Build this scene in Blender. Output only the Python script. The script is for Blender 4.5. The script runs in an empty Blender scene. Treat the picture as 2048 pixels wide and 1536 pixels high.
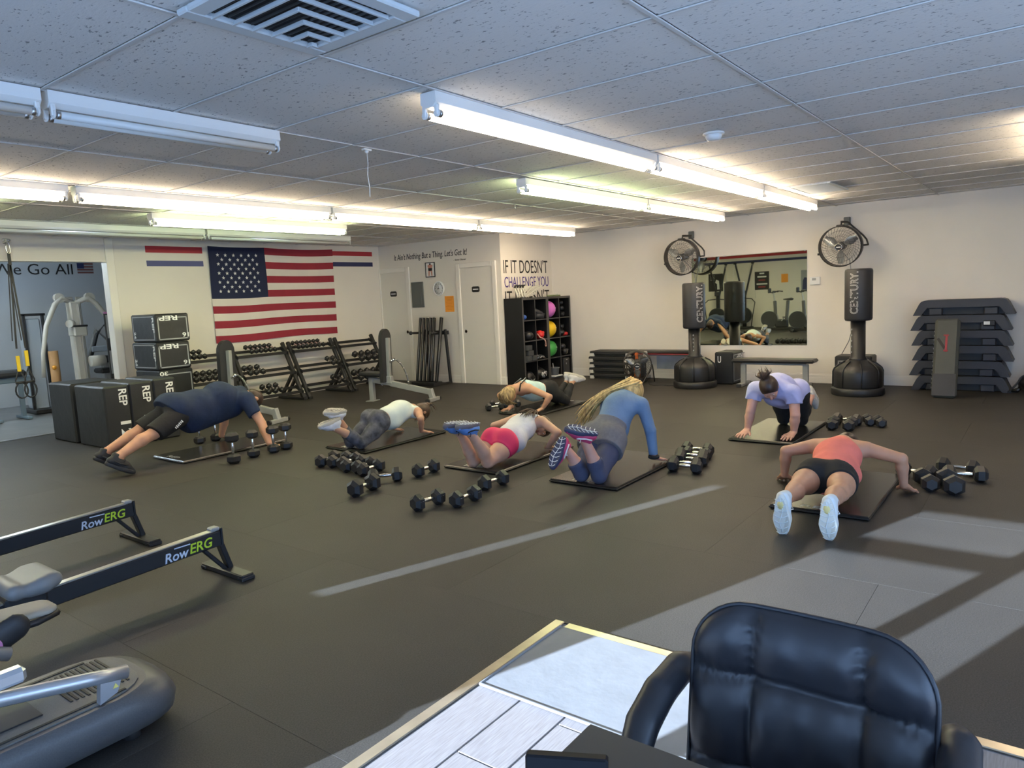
import bpy, bmesh, math, random
import numpy as np
from mathutils import Vector, Matrix, Quaternion

random.seed(7)
SC = bpy.context.scene
COL = SC.collection
R = math.radians
PI = math.pi

# ------------------------------------------------------------------ camera, world, sun, exposure
cam_d = bpy.data.cameras.new('camera')
cam_d.sensor_width = 36.0
cam_d.lens = 1437.5 / 2048 * 36.0
cam_d.clip_start = 0.02
cam = bpy.data.objects.new('camera', cam_d)
COL.objects.link(cam)
_yaw, _pit, _rol = R(37.327), R(6.913), R(-2.770)
_f = Vector((math.cos(_yaw) * math.cos(_pit), math.sin(_yaw) * math.cos(_pit), -math.sin(_pit)))
_r = Vector((math.sin(_yaw), -math.cos(_yaw), 0))
_u = _r.cross(_f)
_r2 = _r * math.cos(_rol) + _u * math.sin(_rol)
_u2 = -_r * math.sin(_rol) + _u * math.cos(_rol)
cam.matrix_world = Matrix(((_r2.x, _u2.x, -_f.x, 0), (_r2.y, _u2.y, -_f.y, 0), (_r2.z, _u2.z, -_f.z, 1.5), (0, 0, 0, 1)))
SC.camera = cam

world = bpy.data.worlds.new('sky')
SC.world = world
world.use_nodes = True
_bg = world.node_tree.nodes['Background']
_bg.inputs[0].default_value = (0.36, 0.58, 1.0, 1)
_bg.inputs[1].default_value = 8.0

sun_d = bpy.data.lights.new('sun', 'SUN')
sun_d.energy = 50.0
sun_d.color = (0.66, 0.79, 1.0)
sun_d.angle = R(0.25)
sun = bpy.data.objects.new('sun', sun_d)
COL.objects.link(sun)
sun.location = (-6, 4, 4)
sun.rotation_euler = Vector((0.9424, -0.3345, -0.2840)).to_track_quat('-Z', 'Y').to_euler()

SC.view_settings.view_transform = 'Standard'
SC.view_settings.look = 'None'
SC.view_settings.gamma = 1.0
SC.view_settings.use_curve_mapping = False
SC.view_settings.exposure = 0.0
TUBE_W = 30.0          # emission strength of a lit fluorescent tube

# ------------------------------------------------------------------ materials
MAT = {}
def mat(name, col, rough=0.6, metal=0.0, spec=0.5, noise=None, bump=None, emit=None, trans=0.0, coat=0.0, sheen=0.0, sss=0.0):
    """procedural principled material; noise=(scale, amount, stretch) varies colour, bump=(scale, strength, dist)"""
    if name in MAT:
        return MAT[name]
    m = bpy.data.materials.new(name)
    m.use_nodes = True
    nt = m.node_tree
    b = nt.nodes['Principled BSDF']
    c = (col[0], col[1], col[2], 1)
    b.inputs['Base Color'].default_value = c
    b.inputs['Roughness'].default_value = rough
    b.inputs['Metallic'].default_value = metal
    b.inputs['Specular IOR Level'].default_value = spec
    b.inputs['Coat Weight'].default_value = coat
    b.inputs['Sheen Weight'].default_value = sheen
    if trans:
        b.inputs['Transmission Weight'].default_value = trans
    if sss:
        b.inputs['Subsurface Weight'].default_value = sss
        b.inputs['Subsurface Radius'].default_value = (0.02, 0.008, 0.004)
        b.inputs['Subsurface Scale'].default_value = 0.3
    if emit:
        b.inputs['Emission Color'].default_value = (emit[0], emit[1], emit[2], 1)
        b.inputs['Emission Strength'].default_value = emit[3]
    tc = None
    if noise or bump:
        tc = nt.nodes.new('ShaderNodeTexCoord')
    def tex(scale, stretch, detail=3):
        mp = nt.nodes.new('ShaderNodeMapping')
        s = stretch or (1, 1, 1)
        mp.inputs['Scale'].default_value = s
        nt.links.new(tc.outputs['Object'], mp.inputs[0])
        n = nt.nodes.new('ShaderNodeTexNoise')
        n.inputs['Scale'].default_value = scale
        n.inputs['Detail'].default_value = detail
        nt.links.new(mp.outputs[0], n.inputs['Vector'])
        return n
    if noise:
        sc_, am = noise[0], noise[1]
        st = noise[2] if len(noise) > 2 else None
        n = tex(sc_, st)
        rp = nt.nodes.new('ShaderNodeValToRGB')
        rp.color_ramp.elements[0].position = 0.3
        rp.color_ramp.elements[1].position = 0.7
        lo = [max(0, v * (1 - am)) for v in col]
        hi = [min(1, v * (1 + am)) for v in col]
        if len(noise) > 3:
            lo = noise[3]
        rp.color_ramp.elements[0].color = (*lo, 1)
        rp.color_ramp.elements[1].color = (*hi, 1)
        nt.links.new(n.outputs['Fac'], rp.inputs[0])
        nt.links.new(rp.outputs[0], b.inputs['Base Color'])
    if bump:
        st = bump[3] if len(bump) > 3 else None
        n = tex(bump[0], st, 4)
        bp = nt.nodes.new('ShaderNodeBump')
        bp.inputs['Strength'].default_value = bump[1]
        bp.inputs['Distance'].default_value = bump[2]
        nt.links.new(n.outputs['Fac'], bp.inputs['Height'])
        nt.links.new(bp.outputs[0], b.inputs['Normal'])
    MAT[name] = m
    return m

def M_(n):
    return MAT[n]

mat('wall_paint', (0.76, 0.71, 0.63), 0.75, noise=(1.2, 0.03), bump=(60, 0.08, 0.004))
mat('wall_grey', (0.50, 0.52, 0.54), 0.8, noise=(1.0, 0.03))
mat('trim_paint', (0.80, 0.76, 0.69), 0.45)
mat('door_paint', (0.72, 0.68, 0.61), 0.5, bump=(30, 0.05, 0.002))
mat('black_metal', (0.016, 0.016, 0.017), 0.45, 0.0, bump=(200, 0.05, 0.001))
mat('black_plastic', (0.018, 0.018, 0.020), 0.5, bump=(150, 0.05, 0.001))
mat('dark_plastic', (0.030, 0.031, 0.036), 0.55, noise=(3, 0.15))
mat('rubber', (0.020, 0.020, 0.021), 0.55, bump=(90, 0.1, 0.002))
mat('chrome', (0.80, 0.80, 0.80), 0.18, 1.0)
mat('steel', (0.55, 0.55, 0.55), 0.35, 1.0)
mat('grey_steel', (0.30, 0.305, 0.30), 0.42, 0.15)
mat('dark_steel', (0.12, 0.12, 0.12), 0.4, 0.4)
mat('white_enamel', (0.78, 0.78, 0.76), 0.4)
mat('vinyl', (0.022, 0.022, 0.023), 0.42, bump=(120, 0.12, 0.002))
mat('white_print', (0.78, 0.78, 0.76), 0.6)
mat('grey_print', (0.32, 0.33, 0.34), 0.6)
mat('black_print', (0.012, 0.011, 0.010), 0.6)
mat('violet_print', (0.055, 0.03, 0.22), 0.6)
mat('red_stripe', (0.46, 0.032, 0.045), 0.6)
mat('navy_stripe', (0.022, 0.028, 0.10), 0.6)
mat('blue_stripe', (0.075, 0.085, 0.22), 0.6)
mat('flag_red', (0.30, 0.022, 0.04), 0.8, noise=(6, 0.06))
mat('flag_white', (0.74, 0.68, 0.61), 0.8, noise=(6, 0.02))
mat('flag_navy', (0.012, 0.018, 0.055), 0.85)
mat('orange_paper', (0.85, 0.33, 0.04), 0.7)
mat('glass_clear', (0.9, 0.95, 0.95), 0.02, trans=1.0)

# ------------------------------------------------------------------ mesh builder
def rot_to(d):
    """matrix whose z axis points along d"""
    return Vector(d).to_track_quat('Z', 'Y').to_matrix().to_4x4()
def T(x, y, z):
    return Matrix.Translation((x, y, z))
def RX(a): return Matrix.Rotation(a, 4, 'X')
def RY(a): return Matrix.Rotation(a, 4, 'Y')
def RZ(a): return Matrix.Rotation(a, 4, 'Z')

class MB:
    def __init__(self):
        self.v = []
        self.f = []
        self.s = []      # smooth flag per face
        self.M = Matrix.Identity(4)
    def add(self, vs, fs, smooth=False, m=None):
        o = len(self.v)
        X = self.M if m is None else self.M @ m
        self.v += [tuple(X @ Vector(p)) for p in vs]
        self.f += [tuple(i + o for i in q) for q in fs]
        self.s += [smooth] * len(fs)
        return self
    def box(self, c, s, m=None, bev=0.0):
        x, y, z = s[0] / 2, s[1] / 2, s[2] / 2
        mm = T(*c) if m is None else m @ T(*c)
        if bev <= 0:
            vs = [(i * x, j * y, k * z) for i in (-1, 1) for j in (-1, 1) for k in (-1, 1)]
            return self.add(vs, [(0, 1, 3, 2), (4, 6, 7, 5), (0, 4, 5, 1), (2, 3, 7, 6), (0, 2, 6, 4), (1, 5, 7, 3)], False, mm)
        b = min(bev, x * .98, y * .98, z * .98)
        vs = []
        idx = {}
        for i in (-1, 1):
            for j in (-1, 1):
                for k in (-1, 1):
                    idx[i, j, k] = len(vs)
                    vs += [(i * x, j * (y - b), k * (z - b)), (i * (x - b), j * y, k * (z - b)), (i * (x - b), j * (y - b), k * z)]
        fs = []
        def q(a):
            # orient outward
            pts = [Vector(vs[t]) for t in a]
            n = (pts[1] - pts[0]).cross(pts[2] - pts[0])
            c_ = sum(pts, Vector()) / len(pts)
            fs.append(tuple(a) if n.dot(c_) > 0 else tuple(reversed(a)))
        for i in (-1, 1):
            q([idx[i, -1, -1], idx[i, 1, -1], idx[i, 1, 1], idx[i, -1, 1]])
            q([idx[-1, i, -1] + 1, idx[1, i, -1] + 1, idx[1, i, 1] + 1, idx[-1, i, 1] + 1])
            q([idx[-1, -1, i] + 2, idx[1, -1, i] + 2, idx[1, 1, i] + 2, idx[-1, 1, i] + 2])
        for i in (-1, 1):
            for j in (-1, 1):
                q([idx[i, j, -1], idx[i, j, 1], idx[i, j, 1] + 1, idx[i, j, -1] + 1])
                q([idx[i, -1, j], idx[i, 1, j], idx[i, 1, j] + 2, idx[i, -1, j] + 2])
                q([idx[-1, i, j] + 1, idx[1, i, j] + 1, idx[1, i, j] + 2, idx[-1, i, j] + 2])
                for k in (-1, 1):
                    t = idx[i, j, k]
                    q([t, t + 1, t + 2])
        return self.add(vs, fs, False, mm)
    def beam(self, p0, p1, w, h, bev=0.003, up=(0, 0, 1)):
        """rectangular bar from p0 to p1, w across, h along up"""
        p0, p1 = Vector(p0), Vector(p1)
        d = p1 - p0
        z = d.normalized()
        u = Vector(up)
        if abs(z.dot(u)) > .98:
            u = Vector((1, 0, 0))
        x = u.cross(z).normalized()
        y = z.cross(x)
        mm = Matrix(((x.x, y.x, z.x, 0), (x.y, y.y, z.y, 0), (x.z, y.z, z.z, 0), (0, 0, 0, 1)))
        c = (p0 + p1) / 2
        return self.box((0, 0, 0), (w, h, d.length), T(*c) @ mm, bev)
    def cyl(self, p0, p1, r0, r1=None, n=12, caps=True, smooth=True):
        if r1 is None:
            r1 = r0
        p0, p1 = Vector(p0), Vector(p1)
        q = rot_to(p1 - p0).to_3x3()
        vs, fs = [], []
        for k in range(n):
            a = 2 * PI * k / n
            d = q @ Vector((math.cos(a), math.sin(a), 0))
            vs += [p0 + d * r0, p1 + d * r1]
        for k in range(n):
            j = (k + 1) % n
            fs.append((2 * k, 2 * j, 2 * j + 1, 2 * k + 1))
        self.add(vs, fs, smooth)
        if caps:
            o = len(self.v) - 2 * n
            self.f.append(tuple(o + 2 * k for k in reversed(range(n))))
            self.f.append(tuple(o + 2 * k + 1 for k in range(n)))
            self.s += [False, False]
        return self
    def tube(self, path, r, n=8, closed=False, caps=True, flat=None):
        P = [Vector(p) for p in path]
        m = len(P)
        rs = r if isinstance(r, (list, tuple)) else [r] * m
        tang = []
        for i in range(m):
            a = P[(i - 1) % m] if (closed or i > 0) else P[i]
            b = P[(i + 1) % m] if (closed or i < m - 1) else P[i]
            tang.append((b - a).normalized())
        u = tang[0].orthogonal().normalized()
        vs, fs = [], []
        for i in range(m):
            t = tang[i]
            u = (u - t * u.dot(t))
            if u.length < 1e-6:
                u = t.orthogonal()
            u.normalize()
            w = t.cross(u)
            for k in range(n):
                a = 2 * PI * k / n
                vs.append(P[i] + (u * math.cos(a) + w * math.sin(a)) * rs[i])
        for i in range(m if closed else m - 1):
            j = (i + 1) % m
            for k in range(n):
                l = (k + 1) % n
                fs.append((i * n + k, i * n + l, j * n + l, j * n + k))
        self.add(vs, fs, True)
        if caps and not closed:
            o = len(self.v) - m * n
            self.f.append(tuple(o + k for k in reversed(range(n))))
            self.f.append(tuple(o + (m - 1) * n + k for k in range(n)))
            self.s += [False, False]
        return self
    def lathe(self, prof, n=20, m=None, smooth=True):
        vs, fs = [], []
        L = len(prof)
        for k in range(n):
            a = 2 * PI * k / n
            for r, z in prof:
                vs.append((r * math.cos(a), r * math.sin(a), z))
        for k in range(n):
            j = (k + 1) % n
            for i in range(L - 1):
                if prof[i][0] < 1e-6 and prof[i + 1][0] < 1e-6:
                    continue
                fs.append((k * L + i, j * L + i, j * L + i + 1, k * L + i + 1))
        return self.add(vs, fs, smooth, m)
    def prism(self, poly, h, m=None, smooth=False):
        """extrude a polygon (xy) from z=0 to z=h"""
        n = len(poly)
        ar = sum(poly[i][0] * poly[(i + 1) % n][1] - poly[(i + 1) % n][0] * poly[i][1] for i in range(n))
        if ar < 0:
            poly = list(reversed(poly))
        vs = [(p[0], p[1], 0) for p in poly] + [(p[0], p[1], h) for p in poly]
        fs = [tuple(reversed(range(n))), tuple(range(n, 2 * n))]
        self.add(vs, fs, False, m)
        o = len(self.v) - 2 * n
        for i in range(n):
            j = (i + 1) % n
            self.f.append((o + i, o + j, o + n + j, o + n + i))
            self.s.append(smooth)
        return self
    def ball(self, c, r, nu=14, nv=9, m=None):
        if not isinstance(r, (list, tuple)):
            r = (r, r, r)
        vs, fs = [], []
        vs.append((0, 0, -r[2]))
        for i in range(1, nv):
            t = -PI / 2 + PI * i / nv
            for k in range(nu):
                a = 2 * PI * k / nu
                vs.append((r[0] * math.cos(t) * math.cos(a), r[1] * math.cos(t) * math.sin(a), r[2] * math.sin(t)))
        vs.append((0, 0, r[2]))
        e = len(vs) - 1
        for k in range(nu):
            l = (k + 1) % nu
            fs.append((0, 1 + l, 1 + k))
            fs.append((e, 1 + (nv - 2) * nu + k, 1 + (nv - 2) * nu + l))
            for i in range(nv - 2):
                fs.append((1 + i * nu + k, 1 + i * nu + l, 1 + (i + 1) * nu + l, 1 + (i + 1) * nu + k))
        return self.add(vs, fs, True, (T(*c) if m is None else T(*c) @ m))
    def mesh(self, name):
        me = bpy.data.meshes.new(name)
        me.from_pydata(self.v, [], self.f)
        me.polygons.foreach_set('use_smooth', self.s)
        me.update()
        return me

def obj(name, mb, material, parent=None, loc=None, rot=None):
    me = mb if isinstance(mb, bpy.types.Mesh) else mb.mesh(name)
    if material is not None and len(me.materials) == 0:
        me.materials.append(MAT[material] if isinstance(material, str) else material)
    o = bpy.data.objects.new(name, me)
    COL.objects.link(o)
    if parent is not None:
        o.parent = parent
    if loc is not None:
        o.location = loc
    if rot is not None:
        o.rotation_euler = rot
    return o
def tag(o, label, cat, group=None):
    o['label'] = label
    o['category'] = cat
    if group:
        o['group'] = group
    return o
def thing(name, label, cat, loc=(0, 0, 0), rotz=0.0, group=None):
    o = bpy.data.objects.new(name, None)
    o.empty_display_size = 0.1
    COL.objects.link(o)
    o.location = loc
    o.rotation_euler = (0, 0, rotz)
    return tag(o, label, cat, group)
def struct(name, mb, material, parent=None, label=None):
    o = obj(name, mb, material, parent)
    if parent is None:
        o['kind'] = 'structure'
    if label:
        o['label'] = label
    return o
def dup(root, loc, rot=None, label=None, group=None):
    r = root.copy()
    COL.objects.link(r)
    r.location = loc
    if rot is not None:
        r.rotation_euler = rot if isinstance(rot, (tuple, list)) else (0, 0, rot)
    if label:
        r['label'] = label
    if group:
        r['group'] = group
    for ch in [c for c in ALL_CH(root)]:
        c = ch.copy()
        COL.objects.link(c)
        c.parent = r
        for g in ALL_CH(ch):
            d = g.copy()
            COL.objects.link(d)
            d.parent = c
    return r
def ALL_CH(o):
    return [c for c in bpy.data.objects if c.parent == o]

def text_mesh(body, w=None, h=None, thick=0.002, bold=0.0, shear=0.0, align='LEFT', outline=False, space=1.0):
    """flat lettering in the xy plane scaled to width w and cap height h, lower left at the origin"""
    cu = bpy.data.curves.new('lettering', 'FONT')
    cu.body = body
    cu.size = 1.0
    cu.shear = shear
    cu.offset = bold
    cu.space_character = space
    cu.resolution_u = 3
    cu.align_x = align
    o = bpy.data.objects.new('lettering', cu)
    COL.objects.link(o)
    dg = bpy.context.evaluated_depsgraph_get()
    me = bpy.data.meshes.new_from_object(o.evaluated_get(dg))
    bpy.data.objects.remove(o)
    bpy.data.curves.remove(cu)
    n = len(me.vertices)
    co = np.empty(n * 3)
    me.vertices.foreach_get('co', co)
    co = co.reshape(-1, 3)
    mn, mx = co.min(0), co.max(0)
    co -= (mn[0], 0 if mn[1] < 0 and h and len(body) > 1 and any(c in body for c in 'gjpqy,Q') else mn[1], 0)
    sx = (w / (mx[0] - mn[0])) if w else None
    sy = (h / 0.69) if h else None
    if h and not any(c.isalpha() or c.isdigit() for c in body):
        sy = h / (mx[1] - mn[1])
    if sx is None: sx = sy
    if sy is None: sy = sx
    co[:, 0] *= sx
    co[:, 1] *= sy
    fs = [tuple(p.vertices) for p in me.polygons]
    bpy.data.meshes.remove(me)
    # flat face plus a thin rim
    bm = bmesh.new()
    vs = [bm.verts.new((p[0], p[1], thick)) for p in co]
    for f in fs:
        try:
            bm.faces.new([vs[i] for i in f])
        except ValueError:
            pass
    if outline:
        bmesh.ops.recalc_face_normals(bm, faces=bm.faces)
        ed = [e for e in bm.edges if e.is_boundary]
        out = MB()
        for e in ed:
            a, b = e.verts[0].co, e.verts[1].co
            out.beam((a.x, a.y, thick), (b.x, b.y, thick), outline, thick, 0, (0, 0, 1))
        bm.free()
        return out.mesh('lettering')
    r = bmesh.ops.extrude_face_region(bm, geom=bm.faces[:])
    for g in r['geom']:
        if isinstance(g, bmesh.types.BMVert):
            g.co.z -= thick
    bmesh.ops.recalc_face_normals(bm, faces=bm.faces)
    me2 = bpy.data.meshes.new('lettering')
    bm.to_mesh(me2)
    bm.free()
    return me2
def text(name, body, m, material, parent=None, **kw):
    me = text_mesh(body, **kw)
    me.transform(m)
    return obj(name, me, material, parent)
def frame(o, xd, yd):
    """matrix with origin o, local x along xd, local y along yd"""
    x = Vector(xd).normalized()
    y = Vector(yd)
    y = (y - x * y.dot(x)).normalized()
    z = x.cross(y)
    return Matrix(((x.x, y.x, z.x, o[0]), (x.y, y.y, z.y, o[1]), (x.z, y.z, z.z, o[2]), (0, 0, 0, 1)))

# ------------------------------------------------------------------ implicit surfaces (organic shapes)
class Field:
    """union of rounded shapes, turned into one continuous mesh"""
    def __init__(self, k=0.03):
        self.p = []
        self.k = k
        self.cut = []
    def rc(self, a, b, ra, rb, k=None, flat=None, cuts=None):
        self.p.append(('rc', np.array(a, float), np.array(b, float), ra, rb, self.k if k is None else k, flat, cuts, max(ra, rb)))
        return self
    def el(self, c, r, Rm=None, k=None, cuts=None):
        if not isinstance(r, (tuple, list)):
            r = (r, r, r)
        Rm = np.eye(3) if Rm is None else np.array(Rm, float)
        self.p.append(('el', np.array(c, float), np.array(r, float), Rm, None, self.k if k is None else k, None, cuts, max(r)))
        return self
    def chain(self, pts, rs, k=None, flat=None, cuts=None):
        for i in range(len(pts) - 1):
            self.rc(pts[i], pts[i + 1], rs[i], rs[i + 1], k, flat, cuts)
        return self
    def plane(self, c, n):
        """keep only the side the normal points away from"""
        n = np.array(n, float)
        self.cut.append((np.array(c, float), n / np.linalg.norm(n)))
        return self
    def mesh(self, name, h=0.008):
        lo, hi = np.full(3, 1e9), np.full(3, -1e9)
        for p in self.p:
            pts = [p[1]] if p[0] == 'el' else [p[1], p[2]]
            for q in pts:
                lo = np.minimum(lo, q - p[8]); hi = np.maximum(hi, q + p[8])
        lo -= 4 * h; hi += 4 * h
        n = np.ceil((hi - lo) / h).astype(int) + 1
        F = np.full(tuple(n), 1.0, np.float32)
        ax = [lo[i] + h * np.arange(n[i]) for i in range(3)]
        for p in self.p:
            pts = np.array([p[1]] if p[0] == 'el' else [p[1], p[2]])
            pad = p[8] + p[5] + 3 * h
            a = np.maximum(((pts.min(0) - pad - lo) / h).astype(int), 0)
            b = np.minimum(((pts.max(0) + pad - lo) / h).astype(int) + 2, n)
            X = ax[0][a[0]:b[0]][:, None, None].astype(np.float32)
            Y = ax[1][a[1]:b[1]][None, :, None].astype(np.float32)
            Z = ax[2][a[2]:b[2]][None, None, :].astype(np.float32)
            if p[0] == 'rc':
                A, B, ra, rb = p[1], p[2], p[3], p[4]
                d = B - A
                L2 = max(float(d @ d), 1e-9)
                px, py, pz = X - A[0], Y - A[1], Z - A[2]
                if p[6] is not None:
                    fa, ff = np.array(p[6][0], float), p[6][1]
                    fa = fa / np.linalg.norm(fa)
                    t = (px * fa[0] + py * fa[1] + pz * fa[2]) * (1 / ff - 1)
                    px, py, pz = px + t * fa[0], py + t * fa[1], pz + t * fa[2]
                    d2 = d + fa * (d @ fa) * (1 / ff - 1)
                else:
                    d2 = d
                    ff = 1
                L2 = max(float(d2 @ d2), 1e-9)
                t = np.clip((px * d2[0] + py * d2[1] + pz * d2[2]) / L2, 0, 1)
                D = np.sqrt((px - t * d2[0]) ** 2 + (py - t * d2[1]) ** 2 + (pz - t * d2[2]) ** 2) - (ra + (rb - ra) * t)
                if ff < 1:
                    D = D * (0.5 + 0.5 * ff)
            else:
                c, r, Rm = p[1], p[2], p[3]
                px, py, pz = X - c[0], Y - c[1], Z - c[2]
                u = [(px * Rm[0][j] + py * Rm[1][j] + pz * Rm[2][j]) for j in range(3)]
                k0 = np.sqrt((u[0] / r[0]) ** 2 + (u[1] / r[1]) ** 2 + (u[2] / r[2]) ** 2)
                k1 = np.sqrt((u[0] / r[0] ** 2) ** 2 + (u[1] / r[1] ** 2) ** 2 + (u[2] / r[2] ** 2) ** 2)
                D = k0 * (k0 - 1) / np.maximum(k1, 1e-6)
            if p[7]:
                for cc, nn in p[7]:
                    nn = np.array(nn, float); nn = nn / np.linalg.norm(nn)
                    D = np.maximum(D, (X - cc[0]) * nn[0] + (Y - cc[1]) * nn[1] + (Z - cc[2]) * nn[2])
            S = F[a[0]:b[0], a[1]:b[1], a[2]:b[2]]
            k = p[5]
            if k > 0:
                hh = np.clip(0.5 + 0.5 * (S - D) / k, 0, 1)
                F[a[0]:b[0], a[1]:b[1], a[2]:b[2]] = S * (1 - hh) + D * hh - k * hh * (1 - hh)
            else:
                F[a[0]:b[0], a[1]:b[1], a[2]:b[2]] = np.minimum(S, D)
        for cc, nn in self.cut:
            D = (ax[0][:, None, None] - cc[0]) * nn[0] + (ax[1][None, :, None] - cc[1]) * nn[1] + (ax[2][None, None, :] - cc[2]) * nn[2]
            F = np.maximum(F, D.astype(np.float32))
        return nets(F, lo, h, name)

def nets(F, lo, h, name):
    ins = F < 0
    c = ins[:-1, :-1, :-1].astype(np.int8)
    cnt = np.zeros_like(c)
    for i in (0, 1):
        for j in (0, 1):
            for k in (0, 1):
                cnt += ins[i:ins.shape[0] - 1 + i, j:ins.shape[1] - 1 + j, k:ins.shape[2] - 1 + k]
    act = (cnt > 0) & (cnt < 8)
    I = np.argwhere(act)
    ids = np.full(act.shape, -1, np.int32)
    ids[act] = np.arange(len(I))
    S = np.zeros((len(I), 3)); N = np.zeros(len(I))
    for ax_ in range(3):
        o1, o2 = [(1, 2), (0, 2), (0, 1)][ax_]
        for u in (0, 1):
            for w in (0, 1):
                a = I.copy(); a[:, o1] += u; a[:, o2] += w
                b = a.copy(); b[:, ax_] += 1
                fa = F[a[:, 0], a[:, 1], a[:, 2]]; fb = F[b[:, 0], b[:, 1], b[:, 2]]
                x = (fa < 0) != (fb < 0)
                den = np.where(x, fa - fb, 1)
                t = np.where(x, fa / den, 0)
                p = a.astype(float); p[:, ax_] += t
                S[x] += p[x]; N[x] += 1
    V = lo + h * (S / N[:, None])
    quads = []
    for ax_ in range(3):
        o1, o2 = [(1, 2), (2, 0), (0, 1)][ax_]
        sl0 = [slice(None)] * 3; sl1 = [slice(None)] * 3
        sl0[ax_] = slice(0, -1); sl1[ax_] = slice(1, None)
        A = ins[tuple(sl0)]; B = ins[tuple(sl1)]
        E = np.argwhere(A != B)
        E = E[(E[:, o1] > 0) & (E[:, o2] > 0) & (E[:, o1] < F.shape[o1] - 1) & (E[:, o2] < F.shape[o2] - 1)]
        flip = ~A[E[:, 0], E[:, 1], E[:, 2]]
        q = []
        for u, w in ((1, 1), (0, 1), (0, 0), (1, 0)):
            e = E.copy(); e[:, o1] -= u; e[:, o2] -= w
            q.append(ids[e[:, 0], e[:, 1], e[:, 2]])
        q = np.stack(q, 1)
        q[flip] = q[flip][:, ::-1]
        quads.append(q)
    Q = np.concatenate(quads)
    me = bpy.data.meshes.new(name)
    me.vertices.add(len(V)); me.vertices.foreach_set('co', V.astype(np.float32).ravel())
    me.loops.add(Q.size); me.loops.foreach_set('vertex_index', Q.astype(np.int32).ravel())
    me.polygons.add(len(Q))
    me.polygons.foreach_set('loop_start', np.arange(0, Q.size, 4, dtype=np.int32))
    me.polygons.foreach_set('use_smooth', np.ones(len(Q), bool))
    me.update(calc_edges=True)
    me.validate()
    return me
# ------------------------------------------------------------------ the setting
XW, XD, XF = 11.25, 9.72, -2.2        # mirror wall, door wall, storefront wall
YF, YJ, YR = 10.5, 7.53, -3.0         # flag wall, jog wall, right wall
ZC = 2.57

def surface_material(name, build):
    m = bpy.data.materials.new(name)
    m.use_nodes = True
    build(m.node_tree, m.node_tree.nodes['Principled BSDF'])
    MAT[name] = m
    return m
def _rubber(nt, b):
    tc = nt.nodes.new('ShaderNodeTexCoord')
    n = nt.nodes.new('ShaderNodeTexNoise'); n.inputs['Scale'].default_value = 170; n.inputs['Detail'].default_value = 4
    nt.links.new(tc.outputs['Object'], n.inputs['Vector'])
    r = nt.nodes.new('ShaderNodeValToRGB')
    r.color_ramp.elements[0].position = .35; r.color_ramp.elements[0].color = (.034, .031, .028, 1)
    r.color_ramp.elements[1].position = .72; r.color_ramp.elements[1].color = (.072, .066, .058, 1)
    nt.links.new(n.outputs['Fac'], r.inputs[0])
    n2 = nt.nodes.new('ShaderNodeTexNoise'); n2.inputs['Scale'].default_value = 1.3; n2.inputs['Detail'].default_value = 5
    nt.links.new(tc.outputs['Object'], n2.inputs['Vector'])
    mx = nt.nodes.new('ShaderNodeMix'); mx.data_type = 'RGBA'; mx.blend_type = 'MULTIPLY'
    mx.inputs[0].default_value = .5
    nt.links.new(r.outputs[0], mx.inputs[6]); nt.links.new(n2.outputs['Fac'], mx.inputs[7])
    oi = nt.nodes.new('ShaderNodeObjectInfo')
    mr = nt.nodes.new('ShaderNodeMapRange'); mr.inputs[3].default_value = .88; mr.inputs[4].default_value = 1.1
    nt.links.new(oi.outputs['Random'], mr.inputs[0])
    m2 = nt.nodes.new('ShaderNodeMix'); m2.data_type = 'RGBA'; m2.blend_type = 'MULTIPLY'; m2.inputs[0].default_value = 1
    nt.links.new(mx.outputs[2], m2.inputs[6]); nt.links.new(mr.outputs[0], m2.inputs[7])
    nt.links.new(m2.outputs[2], b.inputs['Base Color'])
    b.inputs['Roughness'].default_value = .58
    b.inputs['Specular IOR Level'].default_value = .35
    bp = nt.nodes.new('ShaderNodeBump'); bp.inputs['Strength'].default_value = .25; bp.inputs['Distance'].default_value = .002
    nt.links.new(n.outputs['Fac'], bp.inputs['Height']); nt.links.new(bp.outputs[0], b.inputs['Normal'])
surface_material('rubber_floor', _rubber)
def _tile(nt, b):
    tc = nt.nodes.new('ShaderNodeTexCoord')
    mp = nt.nodes.new('ShaderNodeMapping'); mp.inputs['Scale'].default_value = (1, .45, 1)
    nt.links.new(tc.outputs['Object'], mp.inputs[0])
    v = nt.nodes.new('ShaderNodeTexNoise'); v.inputs['Scale'].default_value = 85; v.inputs['Detail'].default_value = 2
    nt.links.new(mp.outputs[0], v.inputs['Vector'])
    r = nt.nodes.new('ShaderNodeValToRGB')
    r.color_ramp.elements[0].position = .30; r.color_ramp.elements[0].color = (.27, .27, .27, 1)
    r.color_ramp.elements[1].position = .36; r.color_ramp.elements[1].color = (.74, .725, .70, 1)
    nt.links.new(v.outputs['Fac'], r.inputs[0])
    nt.links.new(r.outputs[0], b.inputs['Base Color'])
    b.inputs['Roughness'].default_value = .9
    bp = nt.nodes.new('ShaderNodeBump'); bp.inputs['Strength'].default_value = .5; bp.inputs['Distance'].default_value = .003
    nt.links.new(v.outputs['Fac'], bp.inputs['Height']); nt.links.new(bp.outputs[0], b.inputs['Normal'])
surface_material('ceiling_tile', _tile)
mat('grid_paint', (.62, .605, .585), .8)
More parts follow.
